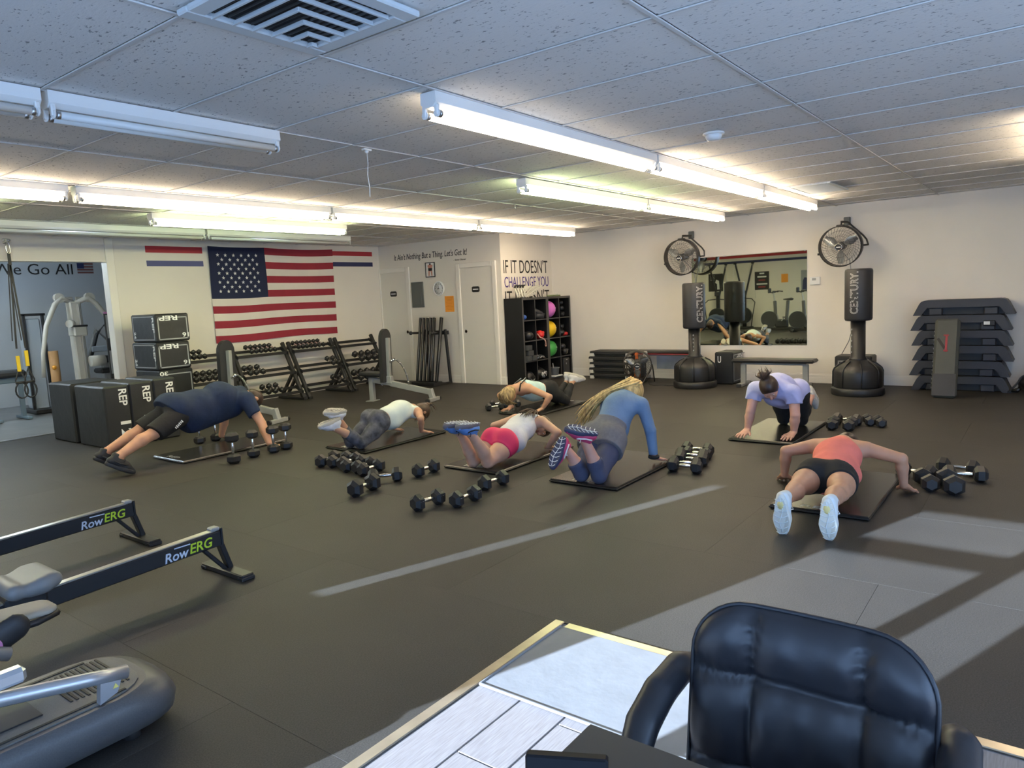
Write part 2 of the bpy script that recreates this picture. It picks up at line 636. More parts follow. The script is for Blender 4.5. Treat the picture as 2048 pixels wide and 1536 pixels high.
def _plank(nt, b):
    tc = nt.nodes.new('ShaderNodeTexCoord')
    mp = nt.nodes.new('ShaderNodeMapping'); mp.inputs['Scale'].default_value = (4, 60, 1)
    nt.links.new(tc.outputs['Object'], mp.inputs[0])
    v = nt.nodes.new('ShaderNodeTexNoise'); v.inputs['Scale'].default_value = 3; v.inputs['Detail'].default_value = 6
    nt.links.new(mp.outputs[0], v.inputs['Vector'])
    r = nt.nodes.new('ShaderNodeValToRGB')
    r.color_ramp.elements[0].position = .3; r.color_ramp.elements[0].color = (.185, .165, .165, 1)
    r.color_ramp.elements[1].position = .7; r.color_ramp.elements[1].color = (.27, .25, .245, 1)
    nt.links.new(v.outputs['Fac'], r.inputs[0])
    nt.links.new(r.outputs[0], b.inputs['Base Color'])
    b.inputs['Roughness'].default_value = .5
surface_material('plank_tile', _plank)

# floor: screed with rubber sheets laid in strips across the room
mb = MB().box(((XF + XW) / 2, (YR + YF) / 2, -.06), (XW - XF, YF - YR, .10))
mb.box((4.5, 13.2, -.06), (9.0, 5.4, .10))
floor = struct('floor', mb, 'black_plastic')
FX = [-2.2, -1.05, .17, 1.39, 2.62, 3.78, 5.0, 6.22, 7.44, 8.66, 9.88, 11.25]
_tiles = {}
PX, PY = 2.62, 1.81     # corner of the plank-tiled entry area
for i in range(len(FX) - 1):
    x0, x1 = FX[i], FX[i + 1]
    ys = YR
    off = (0.9 if i % 2 else 1.83)
    y = YR
    first = True
    while y < YF - .01:
        y1 = min(YF, y + (off if first else 1.83))
        first = False
        ya, yb = y, y1
        y = y1
        if x1 <= PX + .01:
            if yb <= PY:
                continue
            ya = max(ya, PY)
        if x0 > XD - .2 and ya > YJ:
            continue
        if x0 > XD - .2:
            yb = min(yb, YJ)
        w, d = x1 - x0 - .0008, yb - ya - .0008
        if d < .05:
            continue
        o = obj('rubber_sheet', MB().box((0, 0, -.005), (w, d, .010), bev=.0007), 'rubber_floor', floor, ((x0 + x1) / 2, (ya + yb) / 2, 0))
# entry area of plank tiles with an edge strip
mb = MB().box(((XF + PX) / 2, (YR + PY) / 2, -.012), (PX - XF, PY - YR, .012))
mat('grout', (.36, .355, .35), .8)
obj('grout_bed', mb, 'grout', floor)
pl_w, pl_l = .20, .92
k = 0
x = PX - .05
# planks run along X, rows along Y
row = 0
y = PY - .055
while y > -2.9:
    xo = PX - .055 - (row % 3) * .31 
    xs = []
    xa = PX - .055
    first = True
    while xa > XF + .02:
        ln = (.31 + .31 * ((row * 2) % 3)) if first else pl_l
        first = False
        xb = max(XF, xa - ln)
        if y > -1.6 or xa > 0:
            obj('plank_tile', MB().box((0, 0, -.003), (xa - xb - .006, pl_w - .006, .006), bev=.0015), 'plank_tile', floor, ((xa + xb) / 2, y - pl_w / 2, .0))
        xa = xb
    y -= pl_w
    row += 1
mat('edge_strip', (.50, .44, .34), .3, .8, noise=(8, .15))
mat('yellow_tape', (.72, .62, .16), .6)
obj('edge_strip', MB().box(((XF + PX) / 2, PY - .026, .003), (PX - XF, .05, .008), bev=.003), 'edge_strip', floor)
obj('edge_strip', MB().box((PX - .026, (YR + PY) / 2 - .05, .003), (.05, PY - YR - .05, .008), bev=.003), 'edge_strip', floor)
obj('tape_strip', MB().box((PX - .33, PY - .062, .0015), (.55, .022, .003)), 'yellow_tape', floor)
obj('tape_strip', MB().box((PX - .062, PY - .28, .0015), (.02, .30, .003)), 'yellow_tape', floor)
# threshold strip of the opening to the other room
obj('threshold_strip', MB().box((3.4, YF + .03, .004), (2.5, .09, .012), bev=.004), 'steel', floor)
mat('back_room_floor', (.20, .21, .22), .35, noise=(2, .2))
obj('back_room_boards', MB().box((4.4, 13.1, -.004), (6.4, 5.0, .010)), 'back_room_floor', floor)

# ceiling: panel, lay-in tiles, T-bars
mb = MB().box(((XF + XW) / 2, (YR + YF) / 2, ZC + .06), (XW - XF, YF - YR, .06))
mb.box((4.5, 13.2, ZC + .06), (9.0, 5.4, .06))
ceiling = struct('ceiling', mb, 'grid_paint')
SX, SY = .632, 1.267
X0, Y0 = 2.14 - 7 * .632, 1.31 - 4 * 1.267
_tm = MB().box((0, 0, .012), (SX - .012, SY - .012, .012), bev=.003).mesh('ceiling_tile')
_tm.materials.append(MAT['ceiling_tile'])
VENT_T = [(1.76, 2.25)]
xi = X0
nx = int((XW - X0) / SX) + 1
ny = int((YF - Y0) / SY) + 1
for i in range(nx):
    for j in range(ny):
        a, b_ = max(X0 + i * SX, XF), min(X0 + (i + 1) * SX, XW)
        c, d = max(Y0 + j * SY, YR), min(Y0 + (j + 1) * SY, YF)
        if b_ - a < .04 or d - c < .04:
            continue
        if a > XD - .05 and c > YJ - .6:
            if c > YJ: continue
            d = min(d, YJ)
        elif b_ > XD and c >= YJ - .3:
            b_ = XD
        o = obj('ceiling_tile', _tm, None, ceiling, ((a + b_) / 2, (c + d) / 2, ZC))
        o.scale = ((b_ - a) / SX, (d - c) / SY, 1)
for i in range(nx + 1):
    x = X0 + i * SX
    if XF < x < XW:
        y1 = YF if x < XD else YJ
        obj('grid_bar', MB().box((0, 0, .0), (.018, y1 - YR, .006), bev=.0015), 'grid_paint', ceiling, (x, (y1 + YR) / 2, ZC + .001))
for j in range(ny + 1):
    y = Y0 + j * SY
    if YR < y < YF:
        x1 = XW if y < YJ else XD
        obj('grid_bar', MB().box((0, 0, .0), (x1 - XF, .020, .006), bev=.0015), 'grid_paint', ceiling, ((x1 + XF) / 2, y, ZC - .001))

# walls
H = ZC + .03
def wall(name, boxes, m='wall_paint'):
    mb = MB()
    for x0, x1, y0, y1, z0, z1 in boxes:
        mb.box(((x0 + x1) / 2, (y0 + y1) / 2, (z0 + z1) / 2), (x1 - x0, y1 - y0, z1 - z0))
    return struct(name, mb, m)
wall_mirror = wall('wall_right', [(XW, XW + .12, YR - .12, YJ + .12, -.02, H)])
wall('wall_nook', [(XD, XW, YJ, YJ + .12, -.02, H)])
wall('wall_doors', [(XD, XD + .12, YJ + .12, YF + .12, -.02, H)])
OX0, OX1, OZ = 1.6, 4.69, 2.26
wall('wall_left', [(OX1, XD, YF, YF + .14, -.02, H), (OX0, OX1, YF, YF + .14, OZ, H), (XF, OX0, YF, YF + .14, -.02, H)])
SB = [(-1.7, .9), (1.1, 3.7)]
wall('wall_side', [(XF, SB[0][0], YR - .12, YR, -.02, H), (SB[0][1], SB[1][0], YR - .12, YR, -.02, H), (SB[1][1], XW, YR - .12, YR, -.02, H)] + [(a, b_, YR - .12, YR, -.02, .30) for a, b_ in SB] + [(a, b_, YR - .12, YR, 2.32, H) for a, b_ in SB])
for k, (a, b_) in enumerate(SB):
    mb = MB()
    for c, s_ in (((a, YR - .05, 1.31), (.05, .06, 2.04)), ((b_, YR - .05, 1.31), (.05, .06, 2.04)), (((a + b_) / 2, YR - .05, .31), (b_ - a, .06, .05)), (((a + b_) / 2, YR - .05, 2.31), (b_ - a, .06, .05)), (((a + b_) / 2, YR - .05, 1.31), (.05, .06, 2.0))):
        mb.box(c, s_, bev=.004)
    struct('window_%d' % (6 + k), mb, 'grey_steel')
# storefront wall: glazed bays (y0,y1,z0,z1)
APER = [(2.52, 3.24, .12, 1.904), (2.52, 3.24, 2.01, 2.20), (2.13, 2.39, .12, 2.20), (4.56, 4.66, 1.33, 2.20), (-2.7, 1.0, .45, 2.25)]
BAYS = [(a - .012, b + .048, c - .012, d + .045) for a, b, c, d in APER]     # holes allow for the wall depth
def front_boxes():
    cuts = sorted({YR - .12, YF + .14} | {b[0] for b in BAYS} | {b[1] for b in BAYS})
    out = []
    for y0, y1 in zip(cuts, cuts[1:]):
        hs = sorted([(b[2], b[3]) for b in BAYS if b[0] <= y0 + 1e-6 and b[1] >= y1 - 1e-6])
        z = -.02
        for a, b in hs:
            out.append((XF - .10, XF, y0, y1, z, a))
            z = b
        out.append((XF - .10, XF, y0, y1, z, H))
    return out
wall('wall_front', front_boxes())
n = 0
for y0, y1, z0, z1 in BAYS:
    n += 1
    mb = MB()
    t = .012
    for a, b_, c, d in ((y0 - .03, y0 + t, z0 - .03, z1 + .03), (y1 - t, y1 + .03, z0 - .03, z1 + .03), (y0, y1, z0 - .03, z0 + t), (y0, y1, z1 - t, z1 + .03)):
        mb.box((XF + .005, (a + b_) / 2, (c + d) / 2), (.03, b_ - a, d - c), bev=.003)
    w = struct('window_%d' % n, mb, 'grey_steel')
    if y1 - y0 > 2:
        for q in (1, 2):
            yy = y0 + (y1 - y0) * q / 3
            obj('mullion', MB().box((XF - .02, yy, (z0 + z1) / 2), (.05, .05, z1 - z0), bev=.004), 'grey_steel', w)
# thin clear panes in every window
gm = bpy.data.materials.new('window_glass'); gm.use_nodes = True
_nt = gm.node_tree
_nt.nodes.remove(_nt.nodes['Principled BSDF'])
_tr = _nt.nodes.new('ShaderNodeBsdfTransparent'); _tr.inputs[0].default_value = (.97, .98, .98, 1)
_gl = _nt.nodes.new('ShaderNodeBsdfGlossy'); _gl.inputs['Roughness'].default_value = .02
_mx = _nt.nodes.new('ShaderNodeMixShader'); _mx.inputs[0].default_value = .06
_nt.links.new(_tr.outputs[0], _mx.inputs[1]); _nt.links.new(_gl.outputs[0], _mx.inputs[2])
_nt.links.new(_mx.outputs[0], _nt.nodes['Material Output'].inputs[0])
MAT['window_glass'] = gm
for k, (y0, y1, z0, z1) in enumerate(BAYS):
    w = bpy.data.objects['window_%d' % (k + 1)]
    obj('pane', MB().box((XF - .05, (y0 + y1) / 2, (z0 + z1) / 2), (.006, y1 - y0, z1 - z0)), 'window_glass', w)
for k, (a, b_) in enumerate(SB):
    w = bpy.data.objects['window_%d' % (6 + k)]
    for c, d in ((a, (a + b_) / 2), ((a + b_) / 2, b_)):
        obj('pane', MB().box(((c + d) / 2, YR - .06, 1.31), (d - c, .006, 2.0)), 'window_glass', w)
# other room behind the opening
BY = 14.6
wall('wall_back', [(1.0, 8.2, BY, BY + .1, -.02, H), (8.1, 8.2, YF + .14, BY, -.02, H), (.9, 1.0, YF + .14, BY + .1, -.02, H)], 'wall_grey')

# trim: opening casing, door casings, baseboards
mb = MB()
mb.box((OX1 + .035, YF - .012, 1.28), (.11, .024, 2.56), bev=.005)
mb.box((OX1 - .008, YF + .07, 1.13), (.016, .16, 2.26), bev=.003)
mb.box(((OX0 + OX1) / 2, YF + .07, OZ - .008), (OX1 - OX0, .16, .016), bev=.003)
struct('trim_1', mb, 'trim_paint')
def baseboard(name, p0, p1, nrm):
    p0, p1, nrm = Vector((*p0, 0)), Vector((*p1, 0)), Vector((*nrm, 0))
    mb = MB()
    for z0, z1, t in ((0, .085, .016), (.085, .105, .012), (.105, .125, .016), (.125, .14, .009)):
        mb.beam(p0 + nrm * t / 2 + Vector((0, 0, (z0 + z1) / 2)), p1 + nrm * t / 2 + Vector((0, 0, (z0 + z1) / 2)), t, z1 - z0, .002)
    return struct(name, mb, 'trim_paint')
baseboard('baseboard_right', (XW, YR), (XW, YJ), (-1, 0))
baseboard('baseboard_nook', (XD, YJ), (XW, YJ), (0, -1))
baseboard('baseboard_left', (OX1 + .1, YF), (XD, YF), (0, -1))
mb = MB()
for a, b_ in ((7.53, 7.63), (8.55, 9.68)):
    for z0, z1, t in ((0, .085, .016), (.085, .105, .012), (.105, .125, .016), (.125, .14, .009)):
        mb.box((XD - t / 2, (a + b_) / 2, (z0 + z1) / 2), (t, b_ - a, z1 - z0), bev=.002)
struct('baseboard_doors', mb, 'trim_paint')

mat('knob_bronze', (.20, .16, .11), .3, .9)
def door(n, y0, y1, h, knob_y):
    mb = MB().box((XD - .006, (y0 + y1) / 2, h / 2), (.012, y1 - y0, h), bev=.002)
    d = struct('door_%d' % n, mb, 'door_paint')
    for a, b_, z0, z1 in ((y0 - .085, y0, 0, h + .085), (y1, y1 + .085, 0, h + .085), (y0, y1, h, h + .085)):
        b2 = min(b_, YF - .001)
        obj('casing', MB().box((XD - .016, (a + b2) / 2, (z0 + z1) / 2), (.032, b2 - a, z1 - z0), bev=.007), 'trim_paint', d)
    m = frame((XD - .012, knob_y, .93), (0, 1, 0), (0, 0, 1))
    kb = MB().lathe([(0, 0), (.030, 0), (.030, -.008), (.012, -.012), (.011, -.035), (.026, -.045), (.029, -.058), (.020, -.070), (0, -.073)][::-1], 14, frame((XD - .012, knob_y, .93), (0, 1, 0), (0, 0, 1)) @ RX(0) @ Matrix.Scale(-1, 4, (0, 0, 1)))
    obj('door_knob', kb, 'knob_bronze', d)
    yc = (y0 + y1) / 2
    sg = MB()
    poly = [(-.085, -.035), (-.06, -.05), (.06, -.05), (.085, -.035), (.085, .035), (.06, .05), (-.06, .05), (-.085, .035)]
    sg.prism(poly, .006, frame((XD - .012, yc + .02, 1.66), (0, -1, 0), (0, 0, 1)))
    s = obj('door_sign', sg, 'black_plastic', d)
    obj('sign_band', MB().box((XD - .0185, yc + .02, 1.66), (.001, .12, .018)), 'white_print', s)
    return d
door(1, 7.71, 8.44, 2.04, 8.37)
door(2, 9.775, 10.47, 2.06, 9.83)

# ------------------------------------------------------------------ fluorescent fixtures
def tube_mat(name, col, s):
    m = mat(name, (.85, .85, .82), .4, emit=(*col, s))
    return m
tube_mat('tube_warm', (1.0, .80, .56), TUBE_W)
tube_mat('tube_warm_dim', (1.0, .82, .60), TUBE_W * .10)
tube_mat('tube_warm_mid', (1.0, .84, .62), TUBE_W * .45)
tube_mat('tube_daylight_fill', (.72, .88, 1.0), TUBE_W * 5.0)  # blue-white emission in place of the back room's daylight
tube_mat('tube_green', (.86, 1.0, .52), TUBE_W)
mat('tube_off', (.70, .70, .68), .25)
mat('socket_dark', (.10, .10, .10), .5)
def fixture(x0, x1, y, tubes, label, drop=.0):
    """strip light along X hung under the ceiling; tubes = materials of its two lamps"""
    L = x1 - x0
    t = thing('strip_light', label, 'strip light', (x0, y, ZC - .003), 0, 'fluorescent strip lights on the ceiling')
    mb = MB()
    poly = [(-.052, 0), (.052, 0), (.054, -.055), (.026, -.078), (-.026, -.078), (-.054, -.055)]
    mb.prism(poly, L, frame((0, 0, 0), (0, 1, 0), (0, 0, 1)))
    obj('housing', mb, 'white_enamel', t)
    for s in (-1, 1):
        for e in (0, 1):
            xx = .018 if e == 0 else L - .018
            so = MB().box((xx, s * .042, -.090), (.022, .024, .055), bev=.004)
            so.cyl((xx - .004, s * .042, -.108), (xx + .004, s * .042, -.108), .021, n=12)
            so = obj('socket', so, 'white_enamel', t)
    for s, m in zip((-1, 1), tubes):
        if m is None:
            continue
        tb = MB().cyl((.034, s * .042, -.108), (L - .034, s * .042, -.108), .019, n=10, caps=True)
        q = obj('tube', tb, m, t)
        cp = MB()
        for xx in (.030, L - .046):
            cp.cyl((xx, s * .042, -.108), (xx + .016, s * .042, -.108), .0195, n=10)
        obj('end_cap', cp, 'steel', q)
    return t
WM, WD, GR, OFF = 'tube_warm', 'tube_warm_dim', 'tube_green', 'tube_off'
fixture(2.85, 5.42, 2.63, (WD, 'tube_warm_mid'), 'nearest lit strip light, its end box close to the front vent')
fixture(5.45, 8.03, 2.63, (WM, WM), 'middle strip light of the nearest lit row')
fixture(8.06, 10.22, 2.63, (WM, WM), 'far end strip light of the nearest lit row, beside the wall vent')
fixture(5.46, 7.92, 3.95, (GR, GR), 'greenish lit strip light starting in mid ceiling, second row')
fixture(7.95, 10.40, 3.95, (WM, WM), 'short looking lit strip light above the left wall fan')
fixture(.10, 2.62, 6.45, (WM, WM), 'lit strip light cut off by the left picture edge, long row')
fixture(2.68, 5.27, 6.45, (WM, WM), 'longest looking lit strip light on the left of the ceiling')
fixture(5.30, 7.80, 6.45, (WM, WM), 'lit strip light of the long row above the flag end')
fixture(7.83, 10.32, 6.45, (WM, WM), 'last lit strip light of the long row, above the cube shelf')
fixture(.05, 2.55, 7.74, (GR, GR), 'lit strip light end peeking in at the left picture edge')
fixture(3.94, 6.58, 7.74, (GR, GR), 'greenish lit strip light just in front of the flag')
fixture(2.70, 5.27, 9.00, (OFF, None), 'unlit strip light with one tube near the opening')
fixture(5.30, 7.72, 9.00, (OFF, None), 'unlit strip light directly above the flag')
fixture(.25, 1.49, 3.86, (OFF, OFF), 'unlit short strip light cut off at the upper left')
fixture(1.52, 2.79, 3.86, (OFF, OFF), 'unlit strip light hanging at the upper left')
fixture(6.20, 8.70, .02, (WM, WM), 'lit strip light beyond the right picture edge')
fixture(.05, 2.5, 9.0, (WM, WM), 'lit strip light near the opening, out of the picture')
fixture(-1.9, .6, .02, (OFF, OFF), 'unlit strip light over the front desk')
fixture(1.5, 4.0, 12.2, ('tube_daylight_fill', None), 'unseen strip light added as daylight fill behind the opening')  # added lamp, out of view, stands in for daylight in the back room

# vents, smoke detector, hooks
mat('vent_enamel', (.58, .62, .64), .45)
mat('vent_shade', (.012, .012, .013), .8)  # near-black colour that paints the shade inside the vents
t = thing('ceiling_vent', 'large square ceiling vent with nested L-shaped louvers at the top', 'vent', (1.46, 1.92, ZC - .002))
w = .61
mb = MB()
for c, s in (((w / 2, .035, -.012), (w, .07, .024)), ((w / 2, w - .035, -.012), (w, .07, .024)), ((.035, w / 2, -.012), (.07, w - .14, .024)), ((w - .035, w / 2, -.012), (.07, w - .14, .024))):
    mb.box(c, s, bev=.006)
obj('frame', mb, 'vent_enamel', t)
obj('duct_shade', MB().box((w / 2, w / 2, .0), (w - .12, w - .12, .004)), 'vent_shade', t)  # flat dark sheet in place of a shaded duct
for i in range(6):
    o = .095 + i * .083
    e = w - .075
    lo = MB()
    if e - o > .02:
        lo.beam((o, o, -.022), (o, e, -.022), .003, .018, .0005)
        lo.beam((o, o, -.022), (e, o, -.022), .003, .018, .0005)
        lo.beam((o - .003, o - .003, -.030), (o - .003, e, -.030), .011, .003, .001)
        lo.beam((o - .003, o - .003, -.030), (e, o - .003, -.030), .011, .003, .001)
        obj('louver', lo, 'vent_enamel', t)
for i in range(14):
    xx = .09 + i * .032
    obj('fin', MB().box((xx, w / 2, -.006), (.002, w - .16, .010)), 'dark_steel', t)
t = thing('ceiling_vent', 'flat louvered ceiling vent by the far end of the nearest light row', 'vent', (8.45, 2.00, ZC - .002))
mb = MB()
for c, s in (((.42, .02, -.008), (.84, .04, .016)), ((.42, .44, -.008), (.84, .04, .016)), ((.02, .23, -.008), (.04, .38, .016)), ((.82, .23, -.008), (.04, .38, .016))):
    mb.box(c, s, bev=.004)
obj('frame', mb, 'vent_enamel', t)
obj('duct_shade', MB().box((.42, .23, .0), (.76, .38, .003)), 'vent_shade', t)
for i in range(12):
    obj('louver', MB().box((0, 0, 0), (.02, .38, .003), RY(R(35))), 'vent_enamel', t, (.08 + i * .062, .23, -.008))
t = thing('ceiling_vent', 'small ceiling vent above the long light row near the doors', 'vent', (8.5, 7.05, ZC - .002))
mb = MB()
for c, s in (((.2, .015, -.006), (.4, .03, .012)), ((.2, .385, -.006), (.4, .03, .012)), ((.015, .2, -.006), (.03, .34, .012)), ((.385, .2, -.006), (.03, .34, .012))):
    mb.box(c, s, bev=.003)
obj('frame', mb, 'vent_enamel', t)
obj('duct_shade', MB().box((.2, .2, .0), (.35, .35, .003)), 'vent_shade', t)
for i in range(5):
    q = .05 + i * .03
    lo = MB()
    for c, s in (((.2, q, -.006), (.4 - 2 * q, .01, .01)), ((.2, .4 - q, -.006), (.4 - 2 * q, .01, .01)), ((q, .2, -.006), (.01, .4 - 2 * q, .01)), ((.4 - q, .2, -.006), (.01, .4 - 2 * q, .01))):
        lo.box(c, s)
    obj('louver', lo, 'vent_enamel', t)
t = thing('smoke_detector', 'round white smoke detector on the ceiling', 'smoke detector', (5.03, 1.96, ZC))
obj('base', MB().lathe([(0, 0), (.072, 0), (.075, -.010), (.068, -.016), (0, -.016)][::-1], 24), 'white_enamel', t)
obj('sensor_head', MB().lathe([(0, -.014), (.055, -.014), (.057, -.030), (.045, -.052), (.03, -.056), (0, -.056)][::-1], 24), 'white_enamel', t)
t = thing('ceiling_hook', 'white ceiling hook with a hanging cord, mid ceiling', 'hook', (3.54, 3.87, ZC))
obj('plate', MB().box((0, 0, -.008), (.07, .035, .016), bev=.004).ball((0, 0, -.02), .014, 8, 6), 'white_enamel', t)
obj('cord', MB().tube([(0, 0, -.02), (.004, 0, -.10), (-.006, 0, -.18), (.004, 0, -.26), (0, 0, -.33)], .003, 5), 'white_enamel', t)
t = thing('ceiling_hook', 'small bare metal hook on the far ceiling', 'hook', (6.9, 5.09, ZC))
obj('shank', MB().tube([(0, 0, 0), (0, 0, -.05), (.018, 0, -.066), (.03, 0, -.05), (.024, 0, -.035)], .005, 6), 'steel', t)
obj('plate', MB().lathe([(0, 0), (.018, 0), (.018, -.006), (0, -.006)][::-1], 10), 'steel', t)

# ------------------------------------------------------------------ things on the walls
# stripes painted on the flag wall
for lab, x0, x1, z0, z1, m in (('red wall stripe left of the flag', 5.23, 6.10, 2.385, 2.48, 'red_stripe'), ('blue wall stripe left of the flag', 5.23, 6.10, 2.19, 2.27, 'blue_stripe'),
                              ('red wall stripe right of the flag', 8.60, 9.55, 2.395, 2.475, 'red_stripe'), ('navy wall stripe right of the flag', 8.60, 9.55, 2.20, 2.28, 'navy_stripe')):
    tag(obj('wall_stripe', MB().box(((x0 + x1) / 2, YF - .002, (z0 + z1) / 2), (x1 - x0, .003, z1 - z0)), m), lab + ', near the ceiling', 'stripe')
# flag
fl = thing('flag', 'large cotton flag with stars and thirteen stripes hung on the wall', 'flag', (6.18, YF - .012, 1.0))
FW, FH = 2.40, 1.50
def fpt(u, v, off=0.0):
    # u across 0..1, v up 0..1
    sag = -.020 * math.sin(PI * ((u - .42) / .58)) * v if u > .42 else -.010 * math.sin(PI * u / .42) * v
    skew = .0
    low = -.012 * math.sin(PI * u * 2.1 + .4) * (1 - v)
    wave = .006 * math.sin(u * 17 + v * 3) + .004 * math.sin(u * 31 - v * 5) + .006 * math.sin(u * 5 + v * 9)
    return (u * FW, -.008 - wave - off, v * FH + sag + low)
def fstrip(u0, u1, v0, v1, off=0.0, nu=30, nv=2):
    mb = MB()
    vs, fs = [], []
    for j in range(nv + 1):
        for i in range(nu + 1):
            vs.append(fpt(u0 + (u1 - u0) * i / nu, v0 + (v1 - v0) * j / nv, off))
    w_ = nu + 1
    for j in range(nv):
        for i in range(nu):
            fs.append((j * w_ + i, j * w_ + i + 1, (j + 1) * w_ + i + 1, (j + 1) * w_ + i))
    n0 = len(vs)
    vs += [(p[0], p[1] + .003, p[2]) for p in vs]
    fs += [tuple(n0 + t for t in reversed(q)) for q in fs]
    return mb.add(vs, fs, True)
for i in range(13):
    v0, v1 = 1 - (i + 1) / 13, 1 - i / 13
    u0 = .418 if i < 7 else 0
    obj('stripe', fstrip(u0, 1, v0, v1), 'flag_red' if i % 2 == 0 else 'flag_white', fl)
obj('canton', fstrip(0, .418, 6 / 13, 1, .001, 20, 8), 'flag_navy', fl)
sp = []
for k in range(10):
    r_ = .030 if k % 2 == 0 else .0125
    sp.append((r_ * math.sin(k * PI / 5), r_ * math.cos(k * PI / 5)))
star = MB().prism(sp, .002, RX(PI / 2)).mesh('star')
star.materials.append(MAT['white_print'])
for r_ in range(9):
    nst = 6 if r_ % 2 == 0 else 5
    for c in range(nst):
        u = (.065 + (c if nst == 6 else c + .5) * .0565)
        v = 1 - (.085 + r_ * .047)
        p = fpt(u, v, .003)
        obj('star', star, None, fl, p)
# lettering
tag(text('wall_lettering', "It Ain't Nothing But a Thing. Let's Get It!", frame((XD - .001, 10.08, 2.285), (0, -1, -.008), (0, 0, 1)), 'black_print', w=1.82, h=.105, shear=.18, thick=.002, bold=.004), 'black slanted wall slogan over the two doors', 'lettering')
tag(text('wall_lettering', "- Steve Glover", frame((XD - .001, 8.58, 2.18), (0, -1, 0), (0, 0, 1)), 'black_print', w=.29, h=.03, shear=.15, thick=.002), 'tiny signature line under the black wall slogan', 'lettering')
def wall_text(body, x0, x1, z0, z1, m, lab):
    tag(text('wall_lettering', body, frame((x0, YJ - .001, z0), (1, 0, 0), (0, 0, 1)), m, w=x1 - x0, h=z1 - z0, thick=.002, bold=.0), lab, 'lettering')
wall_text("IF IT DOESN'T", 9.79, 11.12, 1.90, 2.125, 'black_print', 'tall black lettering line at the top of the nook wall')
wall_text("CHALLENGE YOU", 9.80, 11.13, 1.66, 1.84, 'violet_print', 'violet lettering line in the middle of the nook wall')
wall_text("IT DOESN'T", 9.80, 11.14, 1.37, 1.595, 'black_print', 'black lettering line half hidden behind the cube shelf')
# electrical panel, clock, picture, flyer, thermostat
t = thing('electrical_panel', 'grey metal electrical panel between the two doors', 'panel', (XD, 9.505, 1.62))
mat('panel_grey', (.105, .115, .11), .5)
obj('frame', MB().box((-.012, 0, 0), (.024, .30, .47), bev=.004), 'panel_grey', t)
obj('panel_door', MB().box((-.028, 0, 0), (.010, .22, .38), bev=.003), 'panel_grey', t)
obj('latch', MB().box((-.036, -.09, 0), (.008, .015, .05), bev=.002), 'dark_steel', t)
t = thing('wall_clock', 'round white wall clock with black hands by the orange flyer', 'clock', (XD, 8.965, 1.712))
fm = frame((0, 0, 0), (0, -1, 0), (0, 0, 1))
obj('rim', MB().lathe([(.112, 0), (.132, 0), (.134, .02), (.128, .034), (.116, .034), (.112, .02)], 32, fm), 'white_enamel', t)
dl = obj('dial', MB().lathe([(0, .012), (.114, .012), (.114, 0)], 32, fm), 'white_print', t)
for k in range(12):
    a = k * PI / 6
    c = Vector((math.sin(a) * .088, math.cos(a) * .088, .013))
    if k in (0, 3, 6, 9):
        ti = text_mesh({0: '12', 3: '3', 6: '6', 9: '9'}[k], h=.030, thick=.001)
        w_ = .03 if k == 0 else .014
        ti.transform(fm @ T(c.x - w_ / 2, c.y - .015, .0125))
        obj('numeral', ti, 'black_print', dl)
    else:
        obj('hour_mark', MB().box(tuple(c), (.006, .022, .001), fm @ T(0, 0, 0) if False else fm @ T(c.x, c.y, c.z) @ RZ(-a) @ T(-c.x, -c.y, -c.z)), 'black_print', dl)
for L_, w_, a in ((.052, .009, R(262)), (.082, .006, R(-10)),):
    obj('hand', MB().box((0, L_ / 2 - .01, .0165), (w_, L_, .002), fm @ RZ(-a)), 'black_print', t)
t = thing('framed_picture', 'small black-framed fighter picture under the wall slogan', 'picture', (XD, 9.155, 2.06))
mb = MB()
for c, s in (((-.008, 0, .128), (.016, .235, .014)), ((-.008, 0, -.128), (.016, .235, .014)), ((-.008, .111, 0), (.016, .014, .27)), ((-.008, -.111, 0), (.016, .014, .27))):
    mb.box(c, s, bev=.002)
obj('frame', mb, 'black_plastic', t)
pp = obj('print', MB().box((-.004, 0, 0), (.004, .215, .25)), 'white_print', t)
mat('print_skin', (.55, .25, .18), .6)
fg = MB()
def pshape(pts, z, m_, nm):
    obj(nm, MB().prism(pts, .001, fm @ T(0, 0, z)), m_, pp)
pshape([(-.05, -.11), (-.022, -.11), (-.012, -.03), (.012, -.03), (.022, -.11), (.05, -.11), (.045, .0), (-.045, .0)], .0062, 'print_skin', 'printed_legs')
pshape([(-.045, -.02), (.045, -.02), (.05, .03), (-.05, .03)], .0068, 'black_print', 'printed_shorts')
pshape([(-.045, .03), (.045, .03), (.065, .075), (.03, .09), (-.03, .09), (-.065, .075)], .0062, 'print_skin', 'printed_torso')
pshape([(-.018, .088), (.018, .088), (.02, .115), (-.02, .115)], .0066, 'black_print', 'printed_head')
t = thing('paper_flyer', 'orange paper flyer on the wall beside the clock', 'flyer', (XD, 8.735, 1.425))
sh = obj('sheet', MB().box((-.002, 0, 0), (.003, .215, .285)), 'orange_paper', t)
mat('flyer_ink', (.62, .20, .02), .7)
for k in range(9):
    obj('text_line', MB().box((-.004, .0, .11 - k * .026), (.001, .17 - .03 * (k % 3), .006)), 'flyer_ink', sh)
t = thing('thermostat', 'white wall thermostat with a small grey screen beside the mirror', 'thermostat', (XW, 2.865, 1.52))
obj('body', MB().box((-.014, 0, 0), (.028, .145, .115), bev=.006), 'white_enamel', t)
obj('screen', MB().box((-.029, .012, .022), (.002, .055, .034)), 'grey_print', t)
